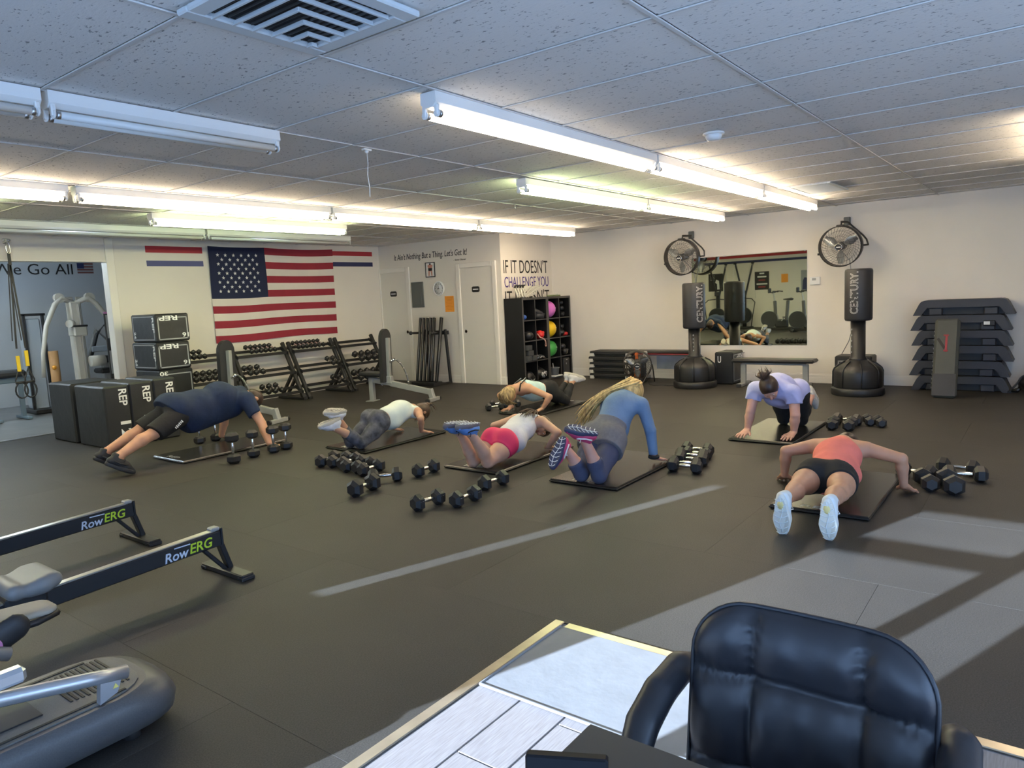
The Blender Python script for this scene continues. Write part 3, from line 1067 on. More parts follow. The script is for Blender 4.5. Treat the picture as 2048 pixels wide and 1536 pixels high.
# mirror
mm = bpy.data.materials.new('mirror_glass'); mm.use_nodes = True
b = mm.node_tree.nodes['Principled BSDF']; b.inputs['Base Color'].default_value = (.80, .86, .74, 1); b.inputs['Metallic'].default_value = 1; b.inputs['Roughness'].default_value = .012
MAT['mirror_glass'] = mm
t = thing('wall_mirror', 'large frameless mirror on the wall between the two wall fans', 'mirror', (XW - .002, 3.88, 1.272))
obj('glass', MB().box((-.004, 0, 0), (.008, 1.80, 1.41), RY(R(-.15)), bev=.001), 'mirror_glass', t)
for yy, zz in ((-.35, .705), (.35, .705), (-.87, .70), (-.35, -.705), (.35, -.705)):
    obj('clip', MB().box((-.007, yy, zz), (.016, .05 if abs(yy) < .5 else .02, .016), bev=.003), 'steel', t)
# ------------------------------------------------------------------ exercise mats
mat('mat_vinyl', (.013, .013, .013), .24, spec=.5, bump=(25, .06, .004))
mat('mat_edge', (.012, .012, .012), .45)
mat('mat_print', (.45, .45, .42), .5)
def ex_mat(x, y, label, logo_end=-1):
    t = thing('exercise_mat', label, 'mat', (x, y, .001), 0, 'black exercise mats')
    obj('pad', MB().box((0, 0, .015), (1.20, .61, .029), bev=.007), 'mat_vinyl', t)
    obj('piping', MB().box((0, 0, .013), (1.212, .622, .012), bev=.004), 'mat_edge', t)
    m = frame((logo_end * .50, .16 * -logo_end, .0296), (0, 1 * logo_end, 0), (-1 * logo_end, 0, 0))
    text('logo', 'REP', frame((logo_end * .555 if logo_end < 0 else .505, .12, .0292) if logo_end < 0 else (.555, -.12, .0292), (0, -1, 0) if logo_end < 0 else (0, 1, 0), (1, 0, 0) if logo_end < 0 else (-1, 0, 0)), 'mat_print', t, w=.20, h=.05, thick=.0008, bold=.01)
    return t
ex_mat(4.19, 7.20, 'black exercise mat under the man in the navy shirt')
ex_mat(5.33, 5.81, 'black exercise mat under the woman in grey camouflage leggings')
ex_mat(5.25, 4.05, 'black exercise mat under the woman in pink shorts')
ex_mat(7.81, 5.43, 'black exercise mat under the blonde woman facing the camera', 1)
ex_mat(5.27, 2.92, 'black exercise mat under the woman in the blue long-sleeved top')
ex_mat(7.36, 2.22, 'black exercise mat under the woman in the lavender shirt', 1)
ex_mat(5.37, 1.20, 'black exercise mat under the person in the coral tank top')

# ------------------------------------------------------------------ dumbbells
mat('db_rubber', (.016, .016, .017), .48, bump=(70, .1, .002))
def dumbbell_meshes(r, hl, gap):
    """hex dumbbell along x: r = half width of the head, hl = head length, gap = handle length"""
    R_ = r / math.cos(PI / 6)
    head = MB()
    x0, x1 = gap / 2, gap / 2 + hl
    rings = [(x0, .62), (x0 + .22 * hl, 1.0), (x1 - .30 * hl, 1.0), (x1, .60)]
    vs, fs = [], []
    for x, s in rings:
        for k in range(6):
            a = PI / 6 + k * PI / 3 + 0
            vs.append((x, R_ * s * math.cos(a), R_ * s * math.sin(a)))
    for i in range(3):
        for k in range(6):
            l = (k + 1) % 6
            fs.append((i * 6 + k, i * 6 + l, (i + 1) * 6 + l, (i + 1) * 6 + k))
    fs += [tuple(reversed(range(6))), tuple(range(18, 24))]
    head.add(vs, fs)
    me = head.mesh('head'); me.materials.append(MAT['db_rubber'])
    hd = MB().tube([(-gap / 2 - .01, 0, 0), (-gap * .38, 0, 0), (-gap * .2, 0, 0), (0, 0, 0), (gap * .2, 0, 0), (gap * .38, 0, 0), (gap / 2 + .01, 0, 0)], [.011, .012, .015, .0165, .015, .012, .011], 10)
    mh = hd.mesh('handle'); mh.materials.append(MAT['chrome'])
    return me, mh
DBM = {}
def dumbbell(x, y, z, ang, size, label, group, tilt=0.0, roll=0.0, upright=False, num=None):
    r, hl, gap = size
    if size not in DBM:
        DBM[size] = dumbbell_meshes(*size)
    me, mh = DBM[size]
    t = thing('dumbbell', label, 'dumbbell', (x, y, z), 0, group)
    # hex flat down: vertex ring is rotated so that a flat side faces the floor
    t.rotation_euler = (0, -PI / 2, ang) if upright else (roll, tilt, ang)
    h1 = obj('head', me, None, t)
    h2 = obj('head', me, None, t, None, (0, 0, PI))
    obj('handle', mh, None, t)
    if num:
        for hh in (h1, h2):
            tm = text_mesh(num, h=r * .55, thick=.0006)
            n_ = Vector((0, -math.cos(PI / 6), math.sin(PI / 6)))
            if hh is h2: n_ = Vector((0, math.cos(PI / 6), math.sin(PI / 6)))
            # on the upper slanted face
            s_ = 1 if hh is h1 else -1
            yd = Vector((0, -n_.z * (1 if n_.y < 0 else -1) * -1, abs(n_.y))).normalized()
            xd = yd.cross(n_)
            c = Vector((gap / 2 + hl * .45, 0, 0)) + n_ * (r + .0004)
            tm.transform(frame(c - xd * r * .3 - yd * r * .28, xd, yd))
            obj('number', tm, 'grey_print', hh)
    return t
S_M = (.056, .085, .115)
S_S = (.048, .07, .115)
S_L = (.064, .095, .12)
ZF = .0005
for i, (x, y, a, s, lab) in enumerate([(3.68, 3.63, -6, S_M, 'black hex dumbbell nearest the camera, left one of the nearest pair'), (3.88, 3.44, -2, S_M, 'black hex dumbbell nearest the camera, right one of the nearest pair'),
        (4.34, 3.54, -8, S_M, 'black hex dumbbell at the near corner of the mat under the pink shorts'), (3.72, 4.37, 8, S_L, 'black hex dumbbell lying closest to the rowing machine ends, in front of another'),
        (4.05, 4.48, -43, S_M, 'black hex dumbbell turned askew between the pile and a nearer dumbbell'), (4.40, 4.34, 0, S_M, 'lone black hex dumbbell left of the mat under the pink shorts')]):
    dumbbell(x, y, s[0] + ZF, R(a), s, lab, 'dumbbells lying on the floor', num='15' if i == 0 else ('20' if i == 1 else None))
for i, (x, y, a) in enumerate([(4.20, 4.82, 3), (4.24, 4.952, 8), (4.235, 5.085, 5), (4.29, 5.22, 12), (4.285, 5.352, 9), (4.25, 5.485, 12)]):
    lab = ['nearest', 'second', 'third', 'fourth', 'fifth', 'farthest'][i]
    dumbbell(x, y, .056 + ZF, R(a), S_M, 'black hex dumbbell, %s of the pile before the camouflage leggings' % lab, 'pile of dumbbells by the leggings mat')
for i, (x, y, a, s) in enumerate([(5.43, 2.40, -84, S_M), (5.56, 2.45, -78, S_S), (5.68, 2.45, -86, S_M), (5.815, 2.50, -82, S_M), (5.935, 2.50, -93, S_S), (6.06, 2.55, -90, S_M)]):
    lab = ['nearest', 'second', 'third', 'fourth', 'fifth', 'farthest'][i]
    dumbbell(x, y, s[0] + ZF, R(a), s, 'black hex dumbbell, %s in the row right of the blue-topped woman' % lab, 'row of dumbbells by the blue top')
for x, y, a, s, lab in [(7.76, 1.80, 8, S_M, 'left dumbbell of the two pointing at the camera by the lavender shirt'), (7.78, 1.64, 4, S_M, 'right dumbbell of the two pointing at the camera by the lavender shirt'), (8.02, 1.72, 82, S_M, 'chrome-handled dumbbell crosswise behind two others by the lavender shirt'), (8.10, 1.53, 20, S_S, 'small black dumbbell at the right of the lavender shirt group, left one'), (8.06, 1.42, 20, S_S, 'rightmost small black dumbbell of the lavender shirt group')]:
    dumbbell(x, y, s[0] + ZF, R(a), s, lab, 'dumbbells by the lavender shirt')
for x, y, a, s, lab in [(5.77, .71, 22, S_M, 'dumbbell pointing at the camera right of the coral top, left one'), (5.75, .56, 18, S_L, 'dumbbell pointing at the camera right of the coral top, right one'), (6.0, .80, 70, S_M, 'dumbbell partly hidden at the left of the coral top group'), (6.26, .56, -97, S_M, 'farthest dumbbell of the coral top group, lying crosswise'), (6.06, .50, -75, S_M, 'middle dumbbell of the coral top group, lying crosswise')]:
    dumbbell(x, y, s[0] + ZF, R(a), s, lab, 'dumbbells by the coral top')
for x, y, a, s, lab in [(7.44, 5.98, -30, S_S, 'nearest dumbbell beside the blonde woman facing the camera'), (7.68, 6.10, -60, S_S, 'farthest dumbbell beside the blonde woman facing the camera'), (7.70, 5.90, -40, S_S, 'dumbbell behind the forearm of the blonde woman facing the camera')]:
    dumbbell(x, y, s[0] + ZF, R(a), s, lab, 'dumbbells by the blonde woman')
for i, (x, y) in enumerate([(3.86, 6.44), (4.12, 6.50), (4.36, 6.50), (4.53, 6.52), (4.27, 7.79), (4.46, 7.77)]):
    lab = ['first of four standing on end before the man, nearest the mat corner', 'second of four standing on end before the man', 'third of four standing on end before the man, by his hand', 'last of four standing on end before the man', 'left one of two standing behind the man', 'right one of two standing behind the man'][i]
    s = S_L if i == 0 else S_M
    dumbbell(x, y, s[2] / 2 + s[1] + ZF, R(10 * i), s, 'black hex dumbbell, ' + lab, 'dumbbells standing on end round the man', upright=True)

# ------------------------------------------------------------------ plyometric boxes
mat('box_vinyl', (.017, .018, .020), .5, noise=(2.5, .2), bump=(9, .25, .02))
def soft_box(sx, sy, sz):
    return MB().box((0, 0, sz / 2), (sx, sy, sz), bev=.018)
def plyo(x0, x1, y0, y1, z0, z1, label, texts=(), border=None, group='soft plyometric boxes'):
    t = thing('plyo_box', label, 'plyo box', ((x0 + x1) / 2, (y0 + y1) / 2, z0), 0, group)
    sx, sy, sz = x1 - x0, y1 - y0, z1 - z0
    obj('body', soft_box(sx, sy, sz - .002), 'box_vinyl', t)
    # texts: (face, body, u, v, w, h, turn) with u, v measured from the lower left of the face as seen from outside
    for face, body, u, v, w, h, turn in texts:
        if face == '-y':
            m = frame((-sx / 2 + u, -sy / 2 - .0005, v), (1, 0, 0), (0, 0, 1))
        else:
            m = frame((-sx / 2 - .0005, sy / 2 - u, v), (0, -1, 0), (0, 0, 1))
        m = m @ RZ(R(turn))
        text('print', body, m, 'white_print', t, w=w, h=h, thick=.001, bold=.02)
    for face, a, b_, c, d in (border or ()):
        mb = MB()
        for p, q in (((a, c), (b_, c)), ((b_, c), (b_, d)), ((b_, d), (a, d)), ((a, d), (a, c))):
            if face == '-y':
                mb.beam((-sx / 2 + p[0], -sy / 2 - .0008, p[1]), (-sx / 2 + q[0], -sy / 2 - .0008, q[1]), .010, .010, 0, (0, 1, 0)) if False else mb.box((-sx / 2 + (p[0] + q[0]) / 2, -sy / 2 - .0006, (p[1] + q[1]) / 2), (abs(p[0] - q[0]) + .014, .0012, abs(p[1] - q[1]) + .014))
            else:
                mb.box((-sx / 2 - .0006, sy / 2 - (p[0] + q[0]) / 2, (p[1] + q[1]) / 2), (.0012, abs(p[0] - q[0]) + .014, abs(p[1] - q[1]) + .014))
        obj('border_print', mb, 'grey_print', t)
    return t
plyo(3.585, 3.865, 8.48, 9.24, .001, .715, 'black soft plyo box with a white 12, leftmost front one beside the man', [('-y', 'REP', .16, .67, .19, .085, -90), ('-y', '12', .15, .30, .21, .11, -90)])
plyo(3.875, 4.155, 8.50, 9.24, .001, .725, 'black soft plyo box in the middle of the front three', [('-y', 'REP', .15, .67, .19, .085, -90), ('-y', '12', .14, .33, .21, .11, -90)])
plyo(4.165, 4.445, 8.52, 9.24, .001, .735, 'black soft plyo box at the right of the front three', [('-y', 'REP', .15, .68, .19, .085, -90)])
plyo(3.585, 4.15, 9.34, 9.98, .001, .72, 'plain black plyo box standing behind the front three', [])
for i, (z0, z1) in enumerate(((.001, .755), (.757, 1.125), (1.127, 1.50))):
    lab = ['bottom black plyo box of the tall stack near the opening', 'middle black plyo box of the tall stack near the opening', 'top black plyo box of the tall stack near the opening'][i]
    dx = [.0, -.01, .012][i]
    hz = z1 - z0
    w_ = .46
    tx = [('-y', 'REP', .30, hz - .03, .25, .06, 180), ('-y', '16', w_ - .02, .11, .09, .055, 180), ('-x', 'REP', .57, hz - .05, .20, .045, -90), ('-x', '24', .06, .14, .09, .045, -90)]
    bd = [('-y', .035, w_ - .035, .035, hz - .055), ('-x', .05, .60, .035, hz - .035)]
    if i == 0:
        tx = [('-y', '30', .11, hz - .02, .11, .05, 180)]
        bd = [('-y', .035, w_ - .035, .05, hz - .06)]
    plyo(4.70 + dx, 5.16 + dx, 9.40, 10.06, z0, z1, lab, tx, bd)
plyo(10.74, 11.20, 3.93, 4.22, .001, .50, 'black plyo box standing behind the left punching bag', [('-x', 'U', .05, .33, .055, .10, 0), ('-y', 'REP', .42, .45, .26, .07, 180)], [('-y', .04, .54, .05, .45)])
plyo(10.80, 11.14, 2.01, 2.49, .001, .455, 'black plyo box standing behind the right punching bag', [], [('-x', .05, .44, .05, .38)])

# ------------------------------------------------------------------ dumbbell racks
def rack(x0, x1, label):
    t = thing('dumbbell_rack', label, 'rack', (x0, 9.70, .001), 0, 'three-tier dumbbell racks')
    w = x1 - x0
    for x in (0, w):
        obj('post', MB().beam((x, .03, .02), (x, .50, .93), .055, .055, .006, (1, 0, 0)), 'black_metal', t)
        obj('foot', MB().box((x, .33, .022), (.07, .70, .042), bev=.006), 'black_metal', t)
        obj('brace', MB().beam((x, .62, .03), (x, .27, .44), .045, .045, .005, (1, 0, 0)), 'black_metal', t)
    for z, y in ((.16, .115), (.47, .275), (.79, .44)):
        # two rails per tier on a tilted bracket
        for dy, dz in ((-.075, -.02), (.085, .045)):
            obj('rail', MB().beam((.0, y + dy, z + dz), (w, y + dy, z + dz), .022, .045, .003), 'black_metal', t)
        for x in (.012, w - .012):
            obj('bracket', MB().beam((x, y - .10, z - .03), (x, y + .11, z + .055), .022, .05, .003), 'black_metal', t)
    return t
RACKS = [(5.28, 6.16), (6.24, 7.17), (7.28, 8.15), (8.25, 9.10)]
for (a, b_), lab in zip(RACKS, ('leftmost black dumbbell rack, behind the upright bench', 'second black dumbbell rack from the left, under the flag', 'third black dumbbell rack, under the right end of the flag', 'rightmost black dumbbell rack, next to the door')):
    rack(a, b_, lab)
TIER = {0: (.16, .115), 1: (.47, .275), 2: (.79, .44)}
def on_rack(k, tier, xs, size, word):
    z, y = TIER[tier]
    tn = ['bottom', 'middle', 'top'][tier]
    rn = ['leftmost', 'second', 'third', 'rightmost'][k]
    n = len(xs)
    ordn = ['first', 'second', 'third', 'fourth', 'fifth', 'sixth', 'seventh', 'eighth']
    for i, x in enumerate(xs):
        tilt = math.atan2(.065, .16)
        zc = z + .012 + .03 + size[0]
        lab = '%s dumbbell, %s from the left on the %s tier of the %s rack' % (word, ordn[i], tn, rn)
        dumbbell(RACKS[k][0] + x, 9.70 + y + .005 - .02, zc + .008, PI / 2, size, lab, 'dumbbells on the racks', tilt=-tilt)
S_1 = (.036, .055, .115)
S_2 = (.042, .065, .115)
S_3 = (.055, .08, .12)
on_rack(0, 2, [.10 + .085 * i for i in range(5)], S_1, 'small black')
on_rack(0, 1, [.08 + .10 * i for i in range(7)], S_2, 'black')
on_rack(1, 2, [.26 + .085 * i for i in range(6)], S_1, 'small black')
on_rack(1, 1, [.10, .20, .32], S_2, 'black')
on_rack(1, 0, [.28, .40, .52], S_2, 'black')
on_rack(2, 2, [.10 + .085 * i for i in range(7)], S_1, 'small black')
on_rack(2, 1, [.66, .78], S_2, 'black')
on_rack(2, 0, [.62, .74], S_2, 'black')
on_rack(3, 1, [.32, .47, .62, .76], S_3, 'large black')
on_rack(3, 0, [.13, .28, .43, .58, .72], S_3, 'large black')

# ------------------------------------------------------------------ adjustable benches
def bench_adj(ax, ay, label):
    dirv = Vector((.30, -1.03))
    ang = math.atan2(dirv.y, dirv.x)
    t = thing('adjustable_bench', label, 'bench', (ax, ay, .001), ang, 'grey framed adjustable benches')
    g = 'grey_steel'
    obj('rear_foot', MB().box((0, 0, .006), (.14, .20, .012), bev=.004), g, t)
    obj('rear_post', MB().beam((0, 0, .012), (0, 0, .36), .075, .075, .006), g, t)
    obj('seat_beam', MB().beam((-.035, 0, .335), (.40, 0, .27), .06, .08, .006), g, t)
    obj('long_leg', MB().beam((.34, 0, .275), (1.00, 0, .145), .065, .085, .006), g, t)
    obj('front_post', MB().beam((1.0, 0, .19), (1.045, 0, .03), .075, .075, .006), g, t)
    obj('front_foot', MB().beam((1.05, -.17, .03), (1.05, .17, .03), .055, .055, .006), g, t)
    for s in (-1, 1):
        obj('end_cap', MB().cyl((1.05, s * .165, .03), (1.05, s * .20, .03), .034, n=12), 'black_plastic', t)
    se = Field(.01)
    obj('seat', MB().box((.02, 0, .425), (.38, .29, .055), RY(R(3)), bev=.018), 'vinyl', t)
    obj('seat_bracket', MB().box((.04, 0, .385), (.22, .10, .03), bev=.004), 'dark_steel', t)
    # upright back pad with rounded top
    prof = [(-.135, 0), (.135, 0), (.14, .06), (.14, .66)]
    prof += [(.14 * math.cos(a), .66 + .15 * math.sin(a)) for a in [PI * k / 10 for k in range(1, 10)]]
    prof += [(-.14, .66), (-.14, .06)]
    m = T(.235, 0, .30) @ frame((0, 0, 0), (0, 1, 0), (.03, 0, 1))
    pad = MB().prism(prof, .055, m)
    obj('back_pad', pad, 'vinyl', t)
    pl = [(-.028, .10), (.028, .10), (.028, .70), (-.028, .70)]
    obj('back_rail', MB().prism(pl, .05, T(.290, 0, .27) @ frame((0, 0, 0), (0, 1, 0), (.03, 0, 1))), g, t)
    obj('hinge', MB().box((.32, 0, .33), (.10, .09, .12), bev=.008), g, t)
    arc = [(.36 + .30 * math.sin(a) * .95, .0, .24 + .42 * math.cos(a)) for a in [R(10 + 8 * k) for k in range(11)]]
    ar = obj('adjust_arc', MB().tube(arc, .014, 8), 'dark_steel', t)
    for k in range(1, 10, 2):
        obj('hole', MB().ball(arc[k], (.018, .018, .008), 8, 5), 'chrome', ar)
    obj('pop_pin', MB().cyl((.35, .0, .60), (.40, .0, .63), .022, n=10).ball((.41, 0, .635), .026, 10, 6), 'chrome', t)
    obj('handle', MB().tube([(.08, .06, .30), (.12, .09, .24), (.15, .10, .20)], .010, 6), 'chrome', t)
    return t
bench_adj(7.48, 8.43, 'grey framed adjustable bench with upright black pad beside the door')
bench_adj(5.26, 9.13, 'adjustable bench with upright black pad in front of the flag, behind the man')

# ------------------------------------------------------------------ weighted bar rack by the wall
t = thing('bar_rack', 'black floor rack that holds the weighted bars between the doors', 'rack', (9.12, 8.70, .001))
obj('base_tray', MB().box((.10, .24, .035), (.22, .56, .07), bev=.006), 'black_metal', t)
for y in (0.0, .50):
    obj('side_post', MB().beam((.06, y, .02), (.40, y, 1.00), .04, .04, .004, (0, 1, 0)) if False else MB().beam((.47, y, .02), (.40, y, .98), .04, .045, .004), 'black_metal', t)
    obj('base_bar', MB().beam((.0, y, .02), (.50, y, .02), .035, .035, .004), 'black_metal', t)
obj('holder', MB().beam((.46, -.02, .92), (.46, .62, .92), .04, .07, .006), 'black_metal', t)
for y in (.128, .66):
    obj('peg', MB().cyl((.46, y, .92), (.20, y, .93), .022, n=10).ball((.20, y, .93), .036, 10, 6), 'black_plastic', t)
mat('bar_foam', (.016, .016, .017), .42)
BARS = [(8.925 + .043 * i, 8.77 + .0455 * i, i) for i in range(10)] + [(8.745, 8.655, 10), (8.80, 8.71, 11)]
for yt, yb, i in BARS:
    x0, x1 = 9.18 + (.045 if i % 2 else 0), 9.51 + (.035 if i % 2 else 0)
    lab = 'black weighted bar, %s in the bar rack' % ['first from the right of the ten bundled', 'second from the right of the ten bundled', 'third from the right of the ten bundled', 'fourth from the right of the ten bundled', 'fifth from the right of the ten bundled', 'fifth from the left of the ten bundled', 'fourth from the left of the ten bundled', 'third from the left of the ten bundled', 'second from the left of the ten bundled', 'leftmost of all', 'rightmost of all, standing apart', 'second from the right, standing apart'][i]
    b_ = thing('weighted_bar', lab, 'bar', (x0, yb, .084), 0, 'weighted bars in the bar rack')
    d = Vector((x1 - x0, yt - yb, 1.12))
    obj('grip', MB().cyl((0, 0, .0), d * .985, .0245, n=10), 'bar_foam', b_)
    obj('tip', MB().cyl(d * .985, d * 1.0, .025, n=10), 'steel', b_)
    obj('seam_or_glint', MB().cyl(Vector((-.022, -.010, .01)), d * .98 + Vector((-.022, -.010, 0)), .0036, n=5), 'grey_steel', b_)  # thin grey rod modelled as the highlight along the bar

# ------------------------------------------------------------------ cube shelf and what it holds
mat('shelf_black', (.010, .010, .011), .38)
mat('shelf_edge', (.055, .053, .052), .5)
CX, CYF, CYB = 9.735, 7.135, 7.515
UW, CH = .745, 1.47
def cube_unit(x, label):
    t = thing('cube_shelf', label, 'shelf', (x, CYF, .001), 0, 'black cube shelves')
    d = CYB - CYF
    tk = .036
    for xx in (tk / 2, UW - tk / 2):
        p = obj('side_panel', MB().box((xx, d / 2, CH / 2), (tk, d, CH), bev=.002), 'shelf_black', t)
        obj('edge_band', MB().box((xx, -.0008, CH / 2), (tk, .0015, CH)), 'shelf_edge', p)
    for zz in (tk / 2, CH - tk / 2):
        p = obj('top_panel' if zz > 1 else 'bottom_panel', MB().box((UW / 2, d / 2, zz), (UW - 2 * tk, d, tk), bev=.002), 'shelf_black', t)
        obj('edge_band', MB().box((UW / 2, -.0008, zz), (UW - 2 * tk, .0015, tk)), 'shelf_edge', p)
    p = obj('divider', MB().box((UW / 2, d / 2, CH / 2), (.016, d, CH - 2 * tk), bev=.001), 'shelf_black', t)
    obj('edge_band', MB().box((UW / 2, -.0008, CH / 2), (.016, .0015, CH - 2 * tk)), 'shelf_edge', p)
    for k in range(1, 4):
        zz = tk + (CH - 2 * tk) * k / 4
        for xx in (tk + (UW / 2 - tk) / 2 - .004, UW - tk - (UW / 2 - tk) / 2 + .004):
            p = obj('shelf', MB().box((xx, d / 2, zz), (UW / 2 - tk - .008, d, .016), bev=.001), 'shelf_black', t)
            obj('edge_band', MB().box((xx, -.0008, zz), (UW / 2 - tk - .008, .0015, .016)), 'shelf_edge', p)
    obj('back_panel', MB().box((UW / 2, d - .003, CH / 2), (UW - .01, .005, CH - .01)), 'shelf_black', t)
cube_unit(CX, 'left black cube shelf with two columns of compartments')
cube_unit(CX + UW + .002, 'right black cube shelf with two columns, holding the coloured balls')
CW = (UW / 2 - .036 - .008)
def cell(col, row):
    """centre x and floor z of a compartment (col 0-3 from the left, row 0 on top)"""
    u = CX + (UW + .002) * (col // 2)
    x = u + (.036 + CW / 2 if col % 2 == 0 else UW - .036 - CW / 2)
    z = .036 + (CH - .072) * (3 - row) / 4 + .0095 + .001
    return x, z
YC = CYF + .125
for row, m, nm in ((0, (.62, .16, .55), 'pink'), (1, (.80, .52, .015), 'yellow'), (2, (.06, .36, .07), 'green')):
    mat('ball_' + nm, m, .35)
    x, z = cell(2, row)
    t = thing('medicine_ball', '%s ball filling a compartment of the right cube shelf' % nm, 'ball', (x, CYF + .14, z), 0, 'coloured balls in the cube shelf')
    obj('shell', MB().ball((0, 0, .151), .151, 28, 16), 'ball_' + nm, t)
    vm = frame((.05, -.150 + .009, .17), (1, 0, 0), (0, 0, 1))
    obj('valve', MB().lathe([(0, .002), (.011, .002), (.012, 0)], 10, vm), 'white_print', t)
def glove(x, y, z, rz, m, label, s=1.0, lie=0.0):
    t = thing('boxing_glove', label, 'glove', (x, y, z), rz, 'boxing gloves in the cube shelf')
    f = Field(.025 * s)
    f.el((0, -.03 * s, .07 * s), (.065 * s, .085 * s, .065 * s))
    f.el((0, .02 * s, .06 * s), (.055 * s, .06 * s, .055 * s))
    f.rc((.058 * s, .0, .085 * s), (.05 * s, -.06 * s, .10 * s), .024 * s, .022 * s, .012 * s)
    f.rc((0, .05 * s, .055 * s), (0, .12 * s, .055 * s), .043 * s, .047 * s, .02 * s)
    f.plane((0, 0, .002), (0, 0, -1))
    f.plane((0, .15 * s, 0), (0, 1, 0))
    obj('mitt', f.mesh('mitt', .008), m, t)
    obj('cuff_band', MB().tube([(.0495 * s * math.cos(a), .095 * s, .055 * s + .0495 * s * math.sin(a)) for a in [2 * PI * k / 14 for k in range(14)]], .006 * s, 6, True), 'grey_print', t)
    return t
mat('glove_black', (.015, .015, .016), .32)
mat('glove_red', (.55, .02, .02), .3)
mat('glove_blue', (.03, .10, .40), .35)
def put(col, row, dx=0, dy=0, dz=0):
    x, z = cell(col, row)
    return x + dx, YC + dy, z + dz
glove(*put(0, 0, -.07, -.02), .4, 'glove_blue', 'small blue boxing glove in the top left compartment', .7)
x, y, z = put(1, 0)
t = thing('rolled_mat', 'rolled black mat lying in the top compartment next to the pink ball', 'mat roll', (x, y, z))
for k in range(3):
    q = [(-.09, 0, .20), (.03, -.06, .09), (-.05, -.08, .055)][k]
    e_ = [(.05, -.10, .08), (.10, -.12, .052), (.07, -.13, .048)][k]
    obj('roll', MB().cyl((q[0], q[1] + .06, q[2]), e_, .045, n=14), 'dark_plastic', t)
glove(*put(3, 0, .01, -.03, .0), -.3, 'glove_black', 'lowest black glove in the top right compartment', .75)
glove(*put(3, 0, .03, .0, .105), .2, 'glove_black', 'middle black glove in the top right compartment', .75)
glove(*put(3, 0, .02, .0, .21), .1, 'glove_black', 'uppermost black glove in the top right compartment', .72)
glove(*put(0, 1, .02, -.02), .3, 'glove_black', 'black boxing glove in the second row at the left', 1.15)
glove(*put(1, 1, .03, -.03), -.2, 'glove_red', 'bright red boxing glove in the second row', 1.1)
x, y, z = put(1, 1, -.05, -.13)
t = thing('glove_strap', 'pale red strap hanging down from the red glove compartment', 'strap', (x, y, z))
mat('strap_pale', (.50, .28, .24), .6)
obj('band', MB().tube([(-.04, .04, .10), (-.01, 0, .03), (.03, -.045, .006), (.06, -.058, -.03), (.065, -.06, -.08)], .012, 6), 'strap_pale', t)
obj('buckle', MB().tube([(.065 + .018 * math.cos(a), -.06, -.10 + .025 * math.sin(a)) for a in [2 * PI * k / 10 for k in range(10)]], .006, 5, True), 'strap_pale', t)
glove(*put(3, 1, -.05, -.02), .2, 'glove_black', 'left black glove in the second row at the right', .95)
glove(*put(3, 1, .05, .03, .115), -.2, 'glove_black', 'upper black glove in the second row at the right', .85)
glove(*put(3, 1, .075, -.06), .5, 'glove_red', 'small red glove in the second row at the far right', .55)
glove(*put(3, 2, -.03, -.02, .10), .3, 'glove_black', 'upper black glove in the third row at the right', .9)
glove(*put(3, 2, .03, -.05), -.5, 'glove_black', 'lower black glove in the third row at the right', 1.0)
mat('foam_block', (.055, .058, .060), .7)
for i, (dx, dz, a) in enumerate([(-.075, 0, .03), (.078, 0, .06), (-.02, .092, -.1), (-.06, .184, .1)]):
    x, y, z = put(0, 2, dx, -.06, dz)
    t = tag(obj('foam_block', MB().box((0, 0, .045), (.14, .19, .09), bev=.008), 'foam_block', None, (x, y, z), (0, 0, a)), 'dark grey foam yoga block, %s of the pile in the cube shelf' % ['lower left', 'lower right', 'middle', 'top'][i], 'foam block', 'foam blocks in the cube shelf')
x, y, z = put(1, 2)
t = thing('strap_bundle', 'bundle of grey straps in the third row compartment', 'straps', (x, y, z))
for k in range(6):
    random.seed(40 + k)
    pts = [(-.11 + .04 * j + random.uniform(-.02, .02), -.08 + random.uniform(-.06, .06), .015 + .05 * (1 - abs(j - 1.5) / 3) * random.uniform(.4, 1.6)) for j in range(6)]
    obj('strap', MB().tube(pts, .012, 6), 'grey_print' if k % 2 else 'dark_plastic', t)
x, y, z = put(0, 3)
t = thing('head_guard', 'black padded head guard in the bottom left compartment', 'head guard', (x, y, z))
f = Field(.03)
f.el((0, -.04, .085), (.10, .11, .085)); f.rc((-.08, -.10, .06), (-.06, -.12, .03), .03, .025); f.rc((.08, -.10, .06), (.06, -.12, .03), .03, .025)
f.plane((0, 0, .002), (0, 0, -1))
obj('padding', f.mesh('padding', .01), 'glove_black', t)
obj('chin_strap', MB().tube([(-.07, -.13, .05), (-.03, -.145, .02), (.03, -.145, .02), (.07, -.13, .05)], .008, 6), 'grey_print', t)
x, y, z = put(1, 3)
t = thing('gear_bag', 'black bag with a white scribbled emblem in the bottom row', 'bag', (x, y, z))
f = Field(.04); f.el((0, -.02, .10), (.13, .12, .10)); f.el((0, .04, .16), (.10, .07, .08)); f.plane((0, 0, .002), (0, 0, -1))
obj('pouch', f.mesh('pouch', .01), 'glove_black', t)
em = MB()
for pts in ([(-.07, .16), (-.085, .10), (-.04, .04)], [(-.04, .15), (-.06, .10), (-.02, .08), (-.01, .03)], [(.0, .16), (-.03, .11), (.02, .05)], [(.03, .17), (.0, .13), (.03, .10), (.05, .15), (.02, .16)], [(.055, .17), (.085, .15), (.075, .10), (.06, .06)]):
    em.tube([(p[0] * .9, -.143, p[1] * .8) for p in pts], .0045, 5)
obj('emblem', em, 'white_print', t)
x, y, z = put(2, 3, 0, -.08)
t = thing('bucket', 'small grey bucket with a brush on a white tray in the bottom row', 'bucket', (x, y, z))
mat('bucket_grey', (.17, .18, .19), .5)
obj('tray', MB().box((.0, 0, .012), (.26, .20, .022), bev=.006), 'white_enamel', t)
